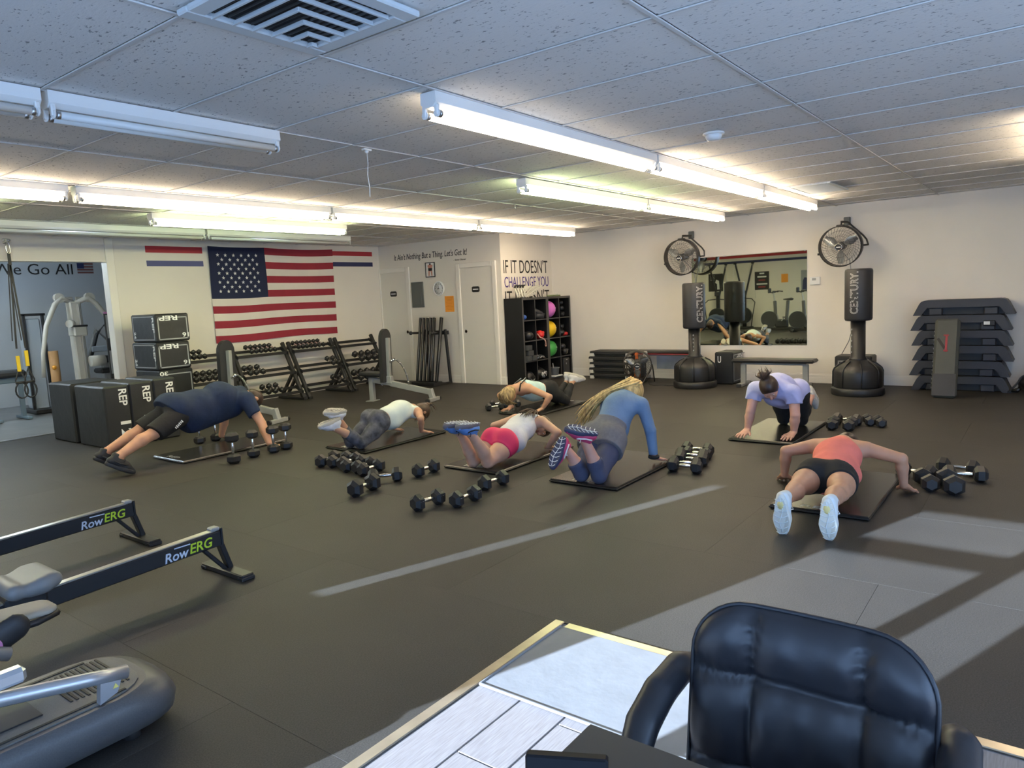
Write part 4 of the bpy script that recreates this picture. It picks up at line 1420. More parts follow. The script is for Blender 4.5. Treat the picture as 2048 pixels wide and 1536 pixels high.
obj('pail', MB().lathe([(0, .026), (.075, .026), (.095, .15), (.102, .152), (.102, .16), (.092, .16), (.074, .035), (0, .035)], 18), 'bucket_grey', t)
obj('brush', MB().cyl((.0, 0, .06), (-.05, -.01, .24), .010, .008, 8), 'grey_print', t)
x, y, z = put(3, 3)
t = thing('speaker_case', 'tall black case with two small white marks in the bottom right compartment', 'case', (x, y + .02, z))
obj('shell', MB().box((0, -.03, .15), (.20, .25, .30), bev=.012), 'black_plastic', t)
obj('mark', MB().box((-.02, -.1565, .20), (.02, .002, .03), RZ(0)), 'grey_print', t)
obj('mark', MB().box((-.0, -.1565, .27), (.05, .002, .012)), 'grey_print', t)
# on top of the shelf: bundle of jump ropes with black handles
mat('rope_clear', (.78, .76, .66), .4)
t = thing('jump_rope_bundle', 'bundle of pale jump ropes with black handles on top of the cube shelf', 'jump ropes', (9.80, 7.30, CH + .003))
for k in range(4):
    x = .075 * k
    obj('handle', MB().cyl((x, .02, .17), (x + .03, .02, .21), .018, n=10).cyl((x, .02, .20), (x + .04, -.01, .215), .012, n=8), 'black_plastic', t)
    for j in range(5):
        random.seed(90 + 7 * k + j)
        dx = random.uniform(-.01, .02) + x
        ln = .16 + .10 * k + .05 * j
        obj('loop', MB().tube([(x, .02, .17), (dx - .01, -.02, .10), (dx, -.03, .02), (dx + .05, 0, .010), (dx + ln * .6, .03, .03 + .03 * j), (dx + ln, .05, .09 + .03 * j), (dx + ln * .6, .06, .15 + .01 * k), (dx + .05, .03, .14 + .015 * j), (x + .01, .02, .17)], .0085, 5), 'rope_clear', t)
t = thing('folded_cloth', 'folded greenish cloth on top of the right cube shelf', 'cloth', (10.90, 7.28, CH + .003))
mat('cloth_olive', (.22, .26, .12), .9)
obj('fold', MB().box((.02, 0, .012), (.22, .16, .024), bev=.010), 'cloth_olive', t)
obj('fold', MB().box((.05, 0, .034), (.12, .12, .018), RZ(.2), bev=.008), 'rope_clear', t)

# ------------------------------------------------------------------ step platforms
mat('step_white', (.55, .54, .51), .5)
mat('step_black', (.020, .021, .023), .45)
for k in range(5):
    z0 = .001 + k * .098
    dx = [0, .01, -.004, .012, -.015][k]
    t = thing('step_platform', 'black step with white corner blocks, %s of the short stack' % ['bottom one', 'second from the floor', 'middle one', 'second from the top', 'topmost one'][k], 'step', (10.86, 5.76 + dx, z0), 0, 'steps in the short stack')
    obj('deck', MB().box((.19, .40, .062), (.36, .80, .064), bev=.012), 'step_black', t)
    obj('skirt', MB().box((.19, .40, .022), (.30, .64, .042), bev=.006), 'step_black', t)
    for x in (.035, .345):
        for y in (.05, .75):
            obj('corner_block', MB().box((x, y, .030), (.06, .085, .058), bev=.006), 'step_white', t)
    if k == 4:
        obj('grip_top', MB().box((.19, .40, .0955), (.32, .74, .003)), 'rubber', t)
mat('step_dark', (.034, .036, .044), .5, noise=(3, .1))
def riser_profile(w, h):
    return [(-w / 2, 0), (-w / 2 + .095, .0), (-w / 2 + .165, .100), (w / 2 - .165, .100), (w / 2 - .095, 0), (w / 2, 0), (w / 2 - .07, h - .045), (w / 2 - .095, h - .012), (w / 2 - .13, h), (-w / 2 + .13, h), (-w / 2 + .095, h - .012), (-w / 2 + .07, h - .045)]
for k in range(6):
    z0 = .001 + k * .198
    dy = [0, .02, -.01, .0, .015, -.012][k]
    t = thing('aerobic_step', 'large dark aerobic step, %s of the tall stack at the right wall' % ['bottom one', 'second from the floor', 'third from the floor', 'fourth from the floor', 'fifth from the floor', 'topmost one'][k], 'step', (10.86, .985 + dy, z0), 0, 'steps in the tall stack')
    prof = riser_profile(1.12, .195)
    obj('shell', MB().prism(prof, .36, frame((0, 0, 0), (0, -1, 0), (0, 0, 1)) @ T(0, 0, -.36)), 'step_dark', t)
    for s in (-1, 1):
        obj('foot_block', MB().box((.19, s * .305, .050), (.33, .155, .098), bev=.012), 'step_dark', t)
    obj('hollow_shade', MB().box((.23, 0, .050), (.24, .90, .098), bev=.004), 'black_plastic', t)  # black block set back to put shade into the hollow step
    if k == 5:
        obj('grip_top', MB().box((.18, 0, .196), (.30, .80, .003)), 'rubber', t)
t = thing('kick_pad', 'grey-green worn kick pad leaning on the tall step stack', 'pad', (10.22, 1.09, .003))
mat('pad_vinyl', (.060, .064, .056), .55, noise=(4, .12), bump=(30, .1, .003))
tilt = RY(R(17))
obj('body', MB().box((0, 0, .50), (.10, .27, 1.0), T(.0, 0, 0) @ tilt, bev=.03), 'pad_vinyl', t)
obj('lower_panel', MB().box((-.052, 0, .155), (.006, .25, .28), tilt, bev=.002), 'dark_plastic', t)
mat('pad_red', (.30, .035, .045), .6)
obj('red_bar', MB().box((-.053, .0, .68), (.004, .024, .22), tilt @ T(0, .0, 0)).box((-.053, .005, .78), (.004, .055, .018), tilt).box((-.053, .002, .585), (.004, .05, .018), tilt), 'pad_red', t)
obj('dark_mark', MB().prism([(.11, .78), (.075, .70), (.045, .66), (.03, .60), (.055, .62), (.085, .69)], .003, T(-.053, 0, 0) @ frame((0, 0, 0), (0, 1, 0), (0, 0, 1))) if False else MB().box((-.053, .055, .68), (.003, .03, .15), tilt @ T(0, .05, .68) @ RX(R(-32)) @ T(0, -.05, -.68), bev=.001), 'black_print', t)
for k in range(14):
    obj('stitch', MB().box((-.02, .1365, .12 + .055 * k), (.05, .004, .016), tilt), 'grey_print', t)
t = thing('gear_bag', 'black slumped gear bag at the right picture edge by the wall', 'bag', (10.95, .17, .002))
f = Field(.05); f.el((0, 0, .13), (.22, .20, .13)); f.el((.03, -.05, .22), (.16, .14, .14)); f.rc((-.05, .2, .03), (-.02, .30, .02), .03, .012)
f.plane((0, 0, .001), (0, 0, -1))
obj('body', f.mesh('body', .014), 'glove_black', t)
obj('strap', MB().tube([(-.1, .15, .20), (-.14, .22, .10), (-.12, .28, .02), (-.05, .30, .012)], .012, 6), 'dark_plastic', t)
# small white-lit timer on the steps
t = thing('interval_timer', 'small black device with a white screen on the second step from the top', 'device', (10.865, .70, .80))
obj('case', MB().box((-.010, -.02, .085), (.03, .13, .07), bev=.008), 'black_plastic', t)
obj('screen', MB().box((-.026, .005, .085), (.002, .065, .04)), 'white_print', t)

# ------------------------------------------------------------------ flat benches along the mirror wall
def flat_bench(y0, y1, x, h, label, leg=True):
    t = thing('flat_bench', label, 'bench', (x, (y0 + y1) / 2, .001), 0, 'flat benches under the mirror')
    L = y1 - y0
    obj('top_pad', MB().box((0, 0, h - .03), (.28, L, .055), bev=.022), 'vinyl', t)
    obj('under_frame', MB().box((0, 0, h - .075), (.06, L * .78, .04), bev=.004), 'grey_steel', t)
    for s in (-1, 1):
        obj('leg_post', MB().box((0, s * L * .38, (h - .09) / 2 + .02), (.055, .075, h - .11), bev=.005), 'grey_steel', t)
        obj('foot_bar', MB().box((0, s * L * .38, .028), (.44, .07, .055), bev=.012), 'grey_steel', t)
        for q in (-1, 1):
            obj('rubber_cap', MB().box((q * .215, s * L * .38, .026), (.02, .075, .051), bev=.006), 'black_plastic', t)
    return t
flat_bench(2.70, 3.88, 10.66, .42, 'flat bench with black pad standing under the mirror')
t = flat_bench(4.66, 5.72, 11.02, .50, 'flat black bench with red edge between the floor fan and the left bag')
mat('red_trim', (.30, .03, .03), .5)
obj('red_trim', MB().box((-.1405, 0, .445), (.003, 1.0, .014)), 'red_trim', t)
t = thing('wall_poster', 'pale blue poster sheet on the wall under the low bench', 'poster', (XW - .003, 5.05, .27))
mat('poster_blue', (.42, .46, .55), .6, noise=(3, .25))
obj('sheet', MB().box((0, 0, 0), (.004, .78, .22)), 'poster_blue', t)

# ------------------------------------------------------------------ free-standing punching bags
mat('bag_vinyl', (.030, .030, .032), .48, bump=(14, .15, .01))
mat('bag_base', (.016, .016, .017), .42)
mat('bag_line', (.60, .60, .58), .6)
def bend_text(me, r, phi0, z0):
    for v in me.vertices:
        a = phi0 - v.co.y / r
        rr = r + v.co.z
        v.co = Vector((rr * math.cos(a), rr * math.sin(a), z0 + v.co.x))
    me.update()
def bag(x, y, zb0, zb1, phi, label, s=1.0):
    t = thing('punching_bag', label, 'punching bag', (x, y, .001), 0, 'free-standing punching bags')
    obj('base_ring', MB().lathe([(0, 0), (.315, 0), (.325, .012), (.325, .085), (.312, .100), (0, .100)], 32), 'bag_base', t)
    obj('base_tank', MB().lathe([(0, .098), (.292, .098), (.300, .12), (.300, .30), (.285, .345), (.22, .40), (.15, .435), (.125, .46), (0, .46)], 32), 'bag_base', t)
    for k in range(8):
        a = k * PI / 4 + .35
        pts = [(.303, .11), (.304, .31), (.288, .35), (.224, .407), (.155, .443)]
        obj('rib', MB().tube([(p[0] * math.cos(a), p[0] * math.sin(a), p[1]) for p in pts], .009, 6), 'bag_base', t)
    obj('neck', MB().lathe([(0, .45), (.115, .45), (.105, .48), (.090, .50), (.088, zb0 + .01), (0, zb0 + .01)], 24), 'bag_base', t)
    for k in range(5):
        zz = .56 + k * (zb0 - .60) / 5
        obj('height_hole', MB().ball((.087 * math.cos(phi - 1.0), .087 * math.sin(phi - 1.0), zz), (.010, .010, .014), 8, 5), 'grey_print', t)
    r = .168
    obj('striking_pad', MB().lathe([(0, zb0), (r - .03, zb0), (r - .008, zb0 + .008), (r, zb0 + .03), (r, zb1 - .03), (r - .008, zb1 - .008), (r - .03, zb1), (0, zb1)], 36), 'bag_vinyl', t)
    obj('seam_or_glint', MB().tube([(r * math.cos(a), r * math.sin(a), (zb0 + zb1) / 2 - .02) for a in [2 * PI * k / 32 for k in range(32)]], .0025, 5, True), 'bag_vinyl', t)
    me = text_mesh('CENTURY.', w=(zb1 - zb0) * .80, h=.095, thick=.002, outline=.0042, bold=.0)
    bend_text(me, r, phi, zb0 + (zb1 - zb0) * .145)
    obj('brand_print', me, 'bag_line', t)['kind'] = 'stuff'
    return t
bag(10.38, 4.39, .89, 1.575, R(-157.1 + 47), 'left punching bag on a round black base, nearer the cube shelf')
bag(10.28, 2.08, .97, 1.645, R(-168.7 - 2), 'right punching bag on a round black base, beside the tall step stack')

# ------------------------------------------------------------------ fans
mat('fan_guard', (.08, .075, .07), .5, .3)
mat('fan_blade', (.36, .37, .37), .35, .7)
mat('fan_ring', (.030, .026, .022), .45)
def fan_parts(t, r, depth, face, dark_blades=False):
    """fan centred at the origin of t; face = matrix whose z axis is the blowing direction"""
    N = 28
    circ = lambda rr, z: [(rr * math.cos(2 * PI * k / N), rr * math.sin(2 * PI * k / N), z) for k in range(N)]
    rg = MB(); rg.M = face
    rg.lathe([(r, depth / 2), (r + .012, depth / 2), (r + .012, -depth / 2), (r, -depth / 2), (r, depth / 2)], 40)
    obj('ring', rg, 'fan_ring', t)
    for s, nm in ((1, 'front_guard'), (-1, 'rear_guard')):
        g = MB(); g.M = face
        for k in range(36):
            a = 2 * PI * k / 36
            pts = []
            for j in range(5):
                q = j / 4
                rr = .05 + (r - .05) * q
                a2 = a + .5 * (1 - q)
                pts.append((rr * math.cos(a2), rr * math.sin(a2), s * (depth / 2 + .05 * (1 - q * q))))
            g.tube(pts, .0016, 4, caps=False)
        for rr in (.3, .55, .8):
            q = rr
            g.tube(circ(r * rr, s * (depth / 2 + .05 * (1 - q * q))), .0018, 4, True)
        o = obj(nm, g, 'fan_guard', t)
        o['kind'] = 'stuff'
    for k in range(3):
        a0 = 2 * PI * k / 3 + .5
        b = MB(); b.M = face @ RZ(a0)
        n_, m_ = 8, 5
        vs, fs = [], []
        for i in range(n_ + 1):
            q = i / n_
            rr = .06 + (r * .90 - .06) * q
            half = (.28 + .42 * math.sin(PI * min(1, q * 1.05 + .12))) * .95
            for j in range(m_ + 1):
                u = j / m_ - .5
                aa = u * half * 1.25
                vs.append((rr * math.cos(aa), rr * math.sin(aa), u * .06 * (1 - .5 * q) + .015 * math.cos(PI * u)))
        for i in range(n_):
            for j in range(m_):
                w = m_ + 1
                fs.append((i * w + j, (i + 1) * w + j, (i + 1) * w + j + 1, i * w + j + 1))
        nn = len(vs)
        vs += [(p[0], p[1], p[2] - .002) for p in vs]
        fs += [tuple(nn + q for q in reversed(f_)) for f_ in fs]
        b.add(vs, fs, True)
        obj('blade', b, 'fan_blade', t)
    h = MB(); h.M = face
    h.cyl((0, 0, -.16), (0, 0, .04), .055, n=16)
    obj('motor', h, 'dark_steel', t)
    h = MB(); h.M = face
    h.cyl((0, 0, depth / 2 + .045), (0, 0, depth / 2 + .060), .045, n=20)
    o = obj('badge', h, 'black_plastic', t)
    h = MB(); h.M = face
    h.box((0, 0, depth / 2 + .061), (.055, .012, .002))
    obj('badge_print', h, 'white_print', o)
    h = MB(); h.M = face
    h.tube([(.045 * math.cos(a), .045 * math.sin(a), depth / 2 + .060) for a in [2 * PI * k / 20 for k in range(20)]], .004, 5, True)
    obj('badge_rim', h, 'chrome', o)
def wall_fan(y, z, label):
    cx = 10.84
    t = thing('wall_fan', label, 'fan', (cx, y, z), 0, 'black wall fans')
    face = frame((0, 0, 0), (0, -1, 0), (-.13, 0, 1))
    fan_parts(t, .268, .13, face)
    obj('yoke', MB().tube([(.02, .0, .28), (.05, 0, .335), (.16, -.06, .33), (.22, -.24, .14), (.20, -.29, .08), (.10, -.33, .0), (.03, -.29, -.005)], .012, 8), 'fan_ring', t)
    obj('yoke_clamp', MB().box((.0, 0, .278), (.09, .10, .03), bev=.008), 'fan_ring', t)
    obj('wall_arm', MB().beam((.05, 0, .335), (.40, 0, .35), .03, .03, .004), 'fan_ring', t)
    obj('wall_mount', MB().box((.385, 0, .36), (.05, .085, .12), bev=.008), 'panel_grey', t)
    obj('knob', MB().cyl((0, .275, -.09), (0, .30, -.09), .016, n=10), 'black_plastic', t)
    obj('cord', MB().tube([(.12, .02, -.05), (.30, -.06, -.20), (.395, -.06, -.40), (.398, -.06, -.75)], .005, 5), 'grey_print', t)
    return t
wall_fan(4.77, 1.99, 'left wall fan, half in front of the mirror')
wall_fan(2.43, 1.975, 'right wall fan, above the right punching bag')
t = thing('power_cord', 'thin dark cord hanging from the right fan to the floor', 'cord', (11.22, 2.37, .01))
obj('cable', MB().tube([(.0, .0, 1.15), (0, .0, .86), (-.02, -.01, .74), (-.02, .02, .62), (-.02, .12, .42), (-.02, .20, .22), (-.02, .17, .06), (-.04, .15, .012)], .005, 6), 'dark_steel', t)
obj('inline_switch', MB().box((-.02, .0, .68), (.022, .025, .09), RX(.25), bev=.006), 'black_plastic', t)
t = thing('floor_fan', 'black floor fan with grey blades next to the short step stack', 'fan', (10.45, 5.40, .31), 0)
face = frame((0, 0, 0), (.5, -1, 0), (-.15, -.05, 1))
fan_parts(t, .22, .12, face)
fr = [Vector((.12, .22, -.305)), Vector((.02, .20, -.02)), Vector((0, .16, .15))]
for s in (-1, 1):
    obj('stand', MB().tube([(-.20 + .06 * s, s * .16 - .04, -.298), (.02, s * .20, -.10), (.06, s * .235, .0)], .010, 8), 'fan_ring', t)
    obj('stand', MB().tube([(.26, s * .17, -.298), (.16, s * .20, -.10), (.06, s * .235, .0)], .010, 8), 'fan_ring', t)
    obj('foot_tube', MB().tube([(-.20 + .06 * s, s * .16 - .04, -.298), (-.20, s * .08, -.298)], .013, 8), 'fan_ring', t)
t2 = thing('vacuum', 'orange and grey upright tool standing behind the floor fan', 'tool', (10.68, 5.50, .001))
mat('tool_orange', (.75, .16, .02), .45)
obj('body', MB().box((0, .02, .18), (.10, .09, .22), bev=.02), 'tool_orange', t2)
obj('handle', MB().box((0, .03, .38), (.05, .05, .22), bev=.015), 'tool_orange', t2)
obj('foot', MB().box((0, .0, .035), (.14, .28, .07), bev=.02), 'black_plastic', t2)
obj('tank', MB().cyl((.0, -.09, .06), (.0, -.09, .40), .05, n=14), 'dark_plastic', t2)
obj('grip', MB().box((.02, -.12, .46), (.05, .07, .10), bev=.015), 'step_white', t2)
t = thing('power_cord', 'black cord lying on the floor from the floor fan to the left bag', 'cord', (10.4, 5.2, .006))
obj('cable', MB().tube([(.15, .1, .10), (.05, .0, .02), (-.05, -.06, .004), (-.10, -.16, .004), (-.04, -.28, .004), (-.10, -.40, .004), (-.02, -.50, .004)], .006, 6), 'black_plastic', t)
# ------------------------------------------------------------------ rowing machines
mat('alu', (.62, .60, .56), .28, .9)
mat('rower_black', (.014, .015, .018), .4)
mat('lime_print', (.45, .62, .03), .5)
mat('pale_print', (.55, .62, .74), .5)
mat('seat_grey', (.20, .20, .20), .5)
def rower(xe, y, label):
    t = thing('rowing_machine', label, 'rowing machine', (xe, y, .001), 0, 'rowing machines at the left')
    L = 2.25
    zt = lambda x: .275 - .035 * (-x)      # rail top height, x runs from 0 (rear end) to -L
    b = MB()
    b.beam((-L, 0, zt(-L) - .052), (0, 0, zt(0) - .052), .052, .088, .006)
    obj('rail', b, 'rower_black', t)
    obj('rail_cap', MB().beam((-L, 0, zt(-L) - .004), (-.03, 0, zt(-.03) - .004), .045, .010, .003), 'alu', t)
    obj('end_plate', MB().box((.004, 0, zt(0) - .045), (.012, .062, .105), bev=.004), 'rower_black', t)
    obj('stop_block', MB().box((-.03, 0, zt(0) + .004), (.05, .055, .022), bev=.006), 'grey_steel', t)
    obj('rear_leg', MB().beam((.0, 0, zt(0) - .09), (.045, 0, .03), .05, .03, .004), 'rower_black', t)
    obj('leg_strut', MB().beam((-.10, 0, zt(0) - .10), (.02, 0, .03), .03, .02, .003), 'rower_black', t)
    obj('rear_foot', MB().box((.03, 0, .017), (.075, .42, .034), bev=.006), 'rower_black', t)
    for s in (-1, 1):
        obj('rubber_foot', MB().box((.03, s * .19, .010), (.082, .05, .02), bev=.004), 'rubber', t)
    # seat with carriage
    f = Field(.03)
    sx = -.98
    f.rc((sx - .06, -.10, zt(sx) + .055), (sx - .06, .10, zt(sx) + .055), .038, .038, .03, ((1, 0, 0), .99))
    f.rc((sx + .05, -.12, zt(sx) + .060), (sx + .05, .12, zt(sx) + .060), .040, .040, .04)
    f.rc((sx + .10, -.11, zt(sx) + .070), (sx + .10, .11, zt(sx) + .070), .032, .032, .04)
    f.rc((sx, -.11, zt(sx) + .05), (sx, .11, zt(sx) + .05), .03, .03, .04)
    obj('seat', f.mesh('seat', .010), 'seat_grey', t)
    obj('carriage', MB().box((sx, 0, zt(sx) - .015), (.17, .11, .07), bev=.012), 'rower_black', t)
    # front end
    obj('flywheel_housing', MB().cyl((-L - .25, -.07, .42), (-L - .25, .07, .42), .27, n=28), 'rower_black', t)
    obj('front_leg', MB().beam((-L - .1, 0, .30), (-L - .35, 0, .03), .08, .05, .006), 'rower_black', t)
    obj('front_foot', MB().box((-L - .35, 0, .018), (.09, .60, .036), bev=.008), 'rower_black', t)
    obj('monitor_arm', MB().tube([(-L - .2, 0, .45), (-L - .12, 0, .56), (-L - .05, 0, .60)], .022, 8), 'rower_black', t)
    obj('monitor', MB().box((-L - .05, 0, .60), (.16, .20, .04), bev=.012), 'dark_plastic', t)
    for s in (-1, 1):
        obj('footrest', MB().box((-L + .10, s * .12, .30), (.06, .12, .32), T(0, 0, 0), bev=.012), 'dark_plastic', t)
    obj('pull_handle', MB().cyl((-L + .02, -.22, .46), (-L + .02, .22, .46), .017, n=10), 'black_plastic', t)
    # lettering on the side of the rail
    x0 = -.33
    sl = -.035 * -1
    m = frame((x0, -.0265, zt(x0) - .088), (1, 0, .035), (0, 0, 1))
    text('lettering_row', 'Row', m, 'pale_print', t, w=.135, h=.050, shear=.2, thick=.001, bold=.015)
    text('lettering_erg', 'ERG', frame((x0 + .14, -.0265, zt(x0 + .14) - .082), (1, 0, .035), (0, 0, 1)), 'lime_print', t, w=.135, h=.052, shear=.2, thick=.001, bold=.015)
    obj('small_print', MB().box((x0 + .10, -.0268, zt(x0 + .10) - .024), (.09, .001, .006), bev=0), 'pale_print', t)
    return t
rower(2.12, 3.765, 'nearer rowing machine, its lettered rail pointing into the room')
rower(2.15, 4.86, 'farther rowing machine, behind the nearer one at the left edge')

# ------------------------------------------------------------------ elliptical trainer at the lower left
mat('shell_grey', (.085, .085, .088), .42, noise=(200, .12))
mat('deck_grey', (.13, .128, .12), .55, noise=(220, .15))
mat('silver', (.55, .58, .62), .3, .7)
mat('pedal_tan', (.34, .30, .24), .6)
t = thing('elliptical_trainer', 'grey elliptical trainer base with silver link bar, lower left', 'elliptical trainer', (1.22, 2.75, .001))
def ell_outline(x_end, hw, n=8, rx=.20):
    pts = [(-2.0, -hw)]
    for k in range(n + 1):
        a = -PI / 2 + PI * k / n
        pts.append((x_end - rx + rx * math.cos(a), hw * math.copysign(abs(math.sin(a)) ** .6, math.sin(a))))
    pts.append((-2.0, hw))
    return pts
def loft(rings, close_top=True):
    mb = MB()
    n = len(rings[0])
    vs = [p for r_ in rings for p in r_]
    fs = []
    for i in range(len(rings) - 1):
        for k in range(n):
            l = (k + 1) % n
            fs.append((i * n + k, i * n + l, (i + 1) * n + l, (i + 1) * n + k))
    mb.add(vs, fs, True)
    mb.add(rings[-1], [tuple(range(n))])
    mb.add(rings[0], [tuple(reversed(range(n)))])
    return mb
rings = []
for z, e, hw in ((.035, .015, .20), (.05, .03, .225), (.10, .035, .245), (.15, .01, .245), (.175, -.03, .235), (.186, -.06, .215)):
    rings.append([(p[0], p[1], z - .0 * p[0]) for p in ell_outline(e, hw, 14)])
body = loft(rings)
obj('base_shell', body, 'shell_grey', t)
obj('deck', MB().prism(ell_outline(-.085, .19, 12, .16), .006, T(0, 0, .185)), 'deck_grey', t)
for s in (-1, 1):
    obj('slot', MB().box((-.72, s * .168, .192), (1.10, .012, .004)), 'black_print', t)
for k in range(11):
    obj('vent_slit', MB().box((-.135 - .018 * k, .02, .1925), (.008, .27 - .004 * k, .003)), 'black_print', t)
obj('recess', MB().box((-.78, .0, .193), (.75, .20, .005), bev=.002), 'black_plastic', t)
for s in (-1, 1):
    obj('base_foot', MB().cyl((-.16, s * .15, 0), (-.16, s * .15, .04), .03, n=10), 'rubber', t)
    obj('base_foot', MB().cyl((-1.8, s * .15, 0), (-1.8, s * .15, .04), .03, n=10), 'rubber', t)
# link bars riding on the near and far side
obj('link_bar', MB().tube([(-.17, -.19, .262), (-.30, -.19, .290), (-.55, -.19, .345), (-.75, -.19, .36), (-1.2, -.19, .40)], .024, 12), 'silver', t)
br = obj('link_bracket', MB().prism([(-.27, .19), (-.21, .21), (-.19, .262), (-.26, .275)], .028, T(0, -.176, 0) @ RX(PI / 2)), 'silver', t)
obj('warning_sticker', MB().prism([(-.225, .228), (-.205, .228), (-.215, .245)], .001, T(0, -.2045, 0) @ RX(PI / 2)), 'yellow_tape', br)
obj('link_bar', MB().tube([(-.40, .17, .33), (-.55, .17, .40), (-1.0, .17, .50), (-1.3, .17, .52)], .024, 12), 'silver', t)
obj('link_end', MB().box((-.52, -.20, .405), (.10, .05, .05), bev=.012), 'silver', t)
# far pedal
f = Field(.02)
pz = .40
f.rc((-.24, .30, pz), (-.55, .30, pz + .02), .050, .065, .02, ((0, 0, 1), .35))
f.rc((-.24, .36, pz), (-.55, .36, pz + .02), .050, .065, .02, ((0, 0, 1), .35))
obj('pedal', f.mesh('pedal', .010), 'pedal_tan', t)
obj('pedal_rim', MB().tube([(-.55, .24, pz - .01), (-.28, .245, pz - .02), (-.20, .28, pz - .02), (-.19, .36, pz - .015), (-.28, .41, pz - .01), (-.55, .42, pz)], .014, 6), 'black_plastic', t)
f = Field(.02)
f.rc((-.36, .215, .40), (-.55, .215, .33), .050, .060, .02, ((0, 1, 0), .5))
obj('pivot_cover', f.mesh('pivot_cover', .010), 'black_plastic', t)
mat('pink_print', (.55, .22, .45), .5)
bd = obj('badge', MB().lathe([(0, .003), (.032, .003), (.034, 0)], 20, frame((-.445, .182, .365), (1, 0, -.35), (.35, 0, 1)) ), 'pink_print', t)
obj('badge_ring', MB().tube([(-.445 + .020 * math.cos(a), .178, .365 + .020 * math.sin(a)) for a in [2 * PI * k / 14 for k in range(14)]], .003, 5, True), 'white_print', bd)
# crank housing and handle mast, out of the picture to the left
obj('crank_housing', MB().cyl((-1.75, -.12, .36), (-1.75, .12, .36), .30, n=28), 'shell_grey', t)
obj('mast', MB().tube([(-1.65, 0, .5), (-1.55, 0, 1.1), (-1.5, 0, 1.5)], .05, 10), 'shell_grey', t)
obj('console', MB().box((-1.48, 0, 1.55), (.08, .34, .26), bev=.03), 'black_plastic', t)

# ------------------------------------------------------------------ desk and office chair
mat('screen_dark', (.006, .006, .008), .6, spec=.2)
mat('desk_top', (.028, .028, .030), .5)
t = thing('desk', 'dark grey desk corner at the bottom edge in front of the chair', 'desk', (1.02, .64, .001))
obj('desktop', MB().box((-.36, -.62, .722), (.72, 1.24, .036), bev=.004), 'desk_top', t)
obj('side_panel', MB().box((-.36, -.05, .35), (.66, .03, .70), bev=.003), 'desk_top', t)
obj('side_panel', MB().box((-.36, -1.19, .35), (.66, .03, .70), bev=.003), 'desk_top', t)
obj('modesty_panel', MB().box((-.68, -.62, .42), (.02, 1.10, .50), bev=.003), 'desk_top', t)
t = thing('card_terminal', 'small black card terminal at the desk corner', 'terminal', (.775, .53, .735), R(-63))
obj('stand', MB().prism([(-.05, 0), (.03, 0), (.01, .055), (-.01, .06)], .09, T(0, .045, 0) @ RX(PI / 2)) if False else MB().box((0, 0, .02), (.10, .06, .038), bev=.008), 'black_plastic', t)
obj('screen_case', MB().box((0, 0, .072), (.118, .022, .08), RX(R(-12)), bev=.003), 'screen_dark', t)
obj('screen', MB().box((0, .0125, .074), (.10, .002, .065), RX(R(-12))), 'screen_dark', t)

mat('leather', (.016, .017, .022), .42, spec=.5, bump=(90, .12, .002))
t = thing('office_chair', 'black leather office chair with padded arms in the foreground', 'chair', (1.45, .375, .001))
def rrect(w, h, r, th):
    """point of a rounded rectangle outline in direction th"""
    c, s_ = math.cos(th), math.sin(th)
    hw, hh = w / 2, h / 2
    t_ = min(hw / abs(c) if abs(c) > 1e-9 else 1e9, hh / abs(s_) if abs(s_) > 1e-9 else 1e9)
    x, y = c * t_, s_ * t_
    rr = r[0] if y > 0 else r[1]
    cx, cy = hw - rr, hh - rr
    if abs(x) > cx and abs(y) > cy:
        # intersect the ray with the corner circle
        ox, oy = math.copysign(cx, x), math.copysign(cy, y)
        bq = c * ox + s_ * oy
        cq = ox * ox + oy * oy - rr * rr
        t_ = bq + math.sqrt(max(0, bq * bq - cq))
        x, y = c * t_, s_ * t_
    return x, y
def cushion(w, h, th, us, vs_, wing=.0, rad=(.11, .05), crease=.013, nr=30, na=120):
    """padded panel in the yz plane facing -x: width w, height h, seams at us (fractions across) and vs_ (up)"""
    mb = MB()
    out = [rrect(w, h, rad, 2 * PI * k / na + .01) for k in range(na)]
    V, F = [], []
    for side in (0, 1):
        o0 = len(V)
        for i in range(nr + 1):
            e = (i / nr) ** .8
            for k in range(na):
                a_, b_ = out[k][0] * e, out[k][1] * e
                u, v = a_ / (w / 2), b_ / (h / 2)
                rise = th * (max(0, 1 - e ** 6)) ** .5
                if side == 0:
                    g = 0
                    for q in us:
                        g += crease * math.exp(-((u - q) / .022) ** 2) + .7 * crease * math.exp(-((u - q) / .11) ** 2)
                    for q in vs_:
                        g += 1.2 * crease * math.exp(-((v - q) / .022) ** 2) + 1.2 * crease * math.exp(-((v - q) / .15) ** 2)
                    x = -rise + min(g, rise * .9)
                    x += .0016 * math.sin(19 * u + 7 * v) * math.sin(13 * v - 6 * u) * (1 - e ** 8)
                else:
                    x = rise * .7
                V.append((x - wing * u * u, -a_, b_))
        for i in range(nr):
            for k in range(na):
                l = (k + 1) % na
                q = (o0 + i * na + k, o0 + i * na + l, o0 + (i + 1) * na + l, o0 + (i + 1) * na + k)
                F.append(q if side else tuple(reversed(q)))
    mb.add(V, F, True)
    return mb
cu = cushion(.455, .57, .050, (-.46, .46), (.50, -.16), .030, crease=.015)
bk = obj('backrest', cu, 'leather', t, (-.065, -.004, .556), (0, R(9), 0))
def rrim(w, h, off, wing, rad):
    pts = []
    for k in range(90):
        a_, b_ = rrect(w, h, rad, 2 * PI * k / 90)
        pts.append((-wing * (a_ / (w / 2)) ** 2 + off, -a_, b_))
    return pts
obj('piping', MB().tube(rrim(.457, .572, .0, .030, (.11, .05)), .005, 6, True), 'leather', bk)
obj('seat', MB().box((-.24, 0, .43), (.46, .46, .10), bev=.04), 'leather', t)
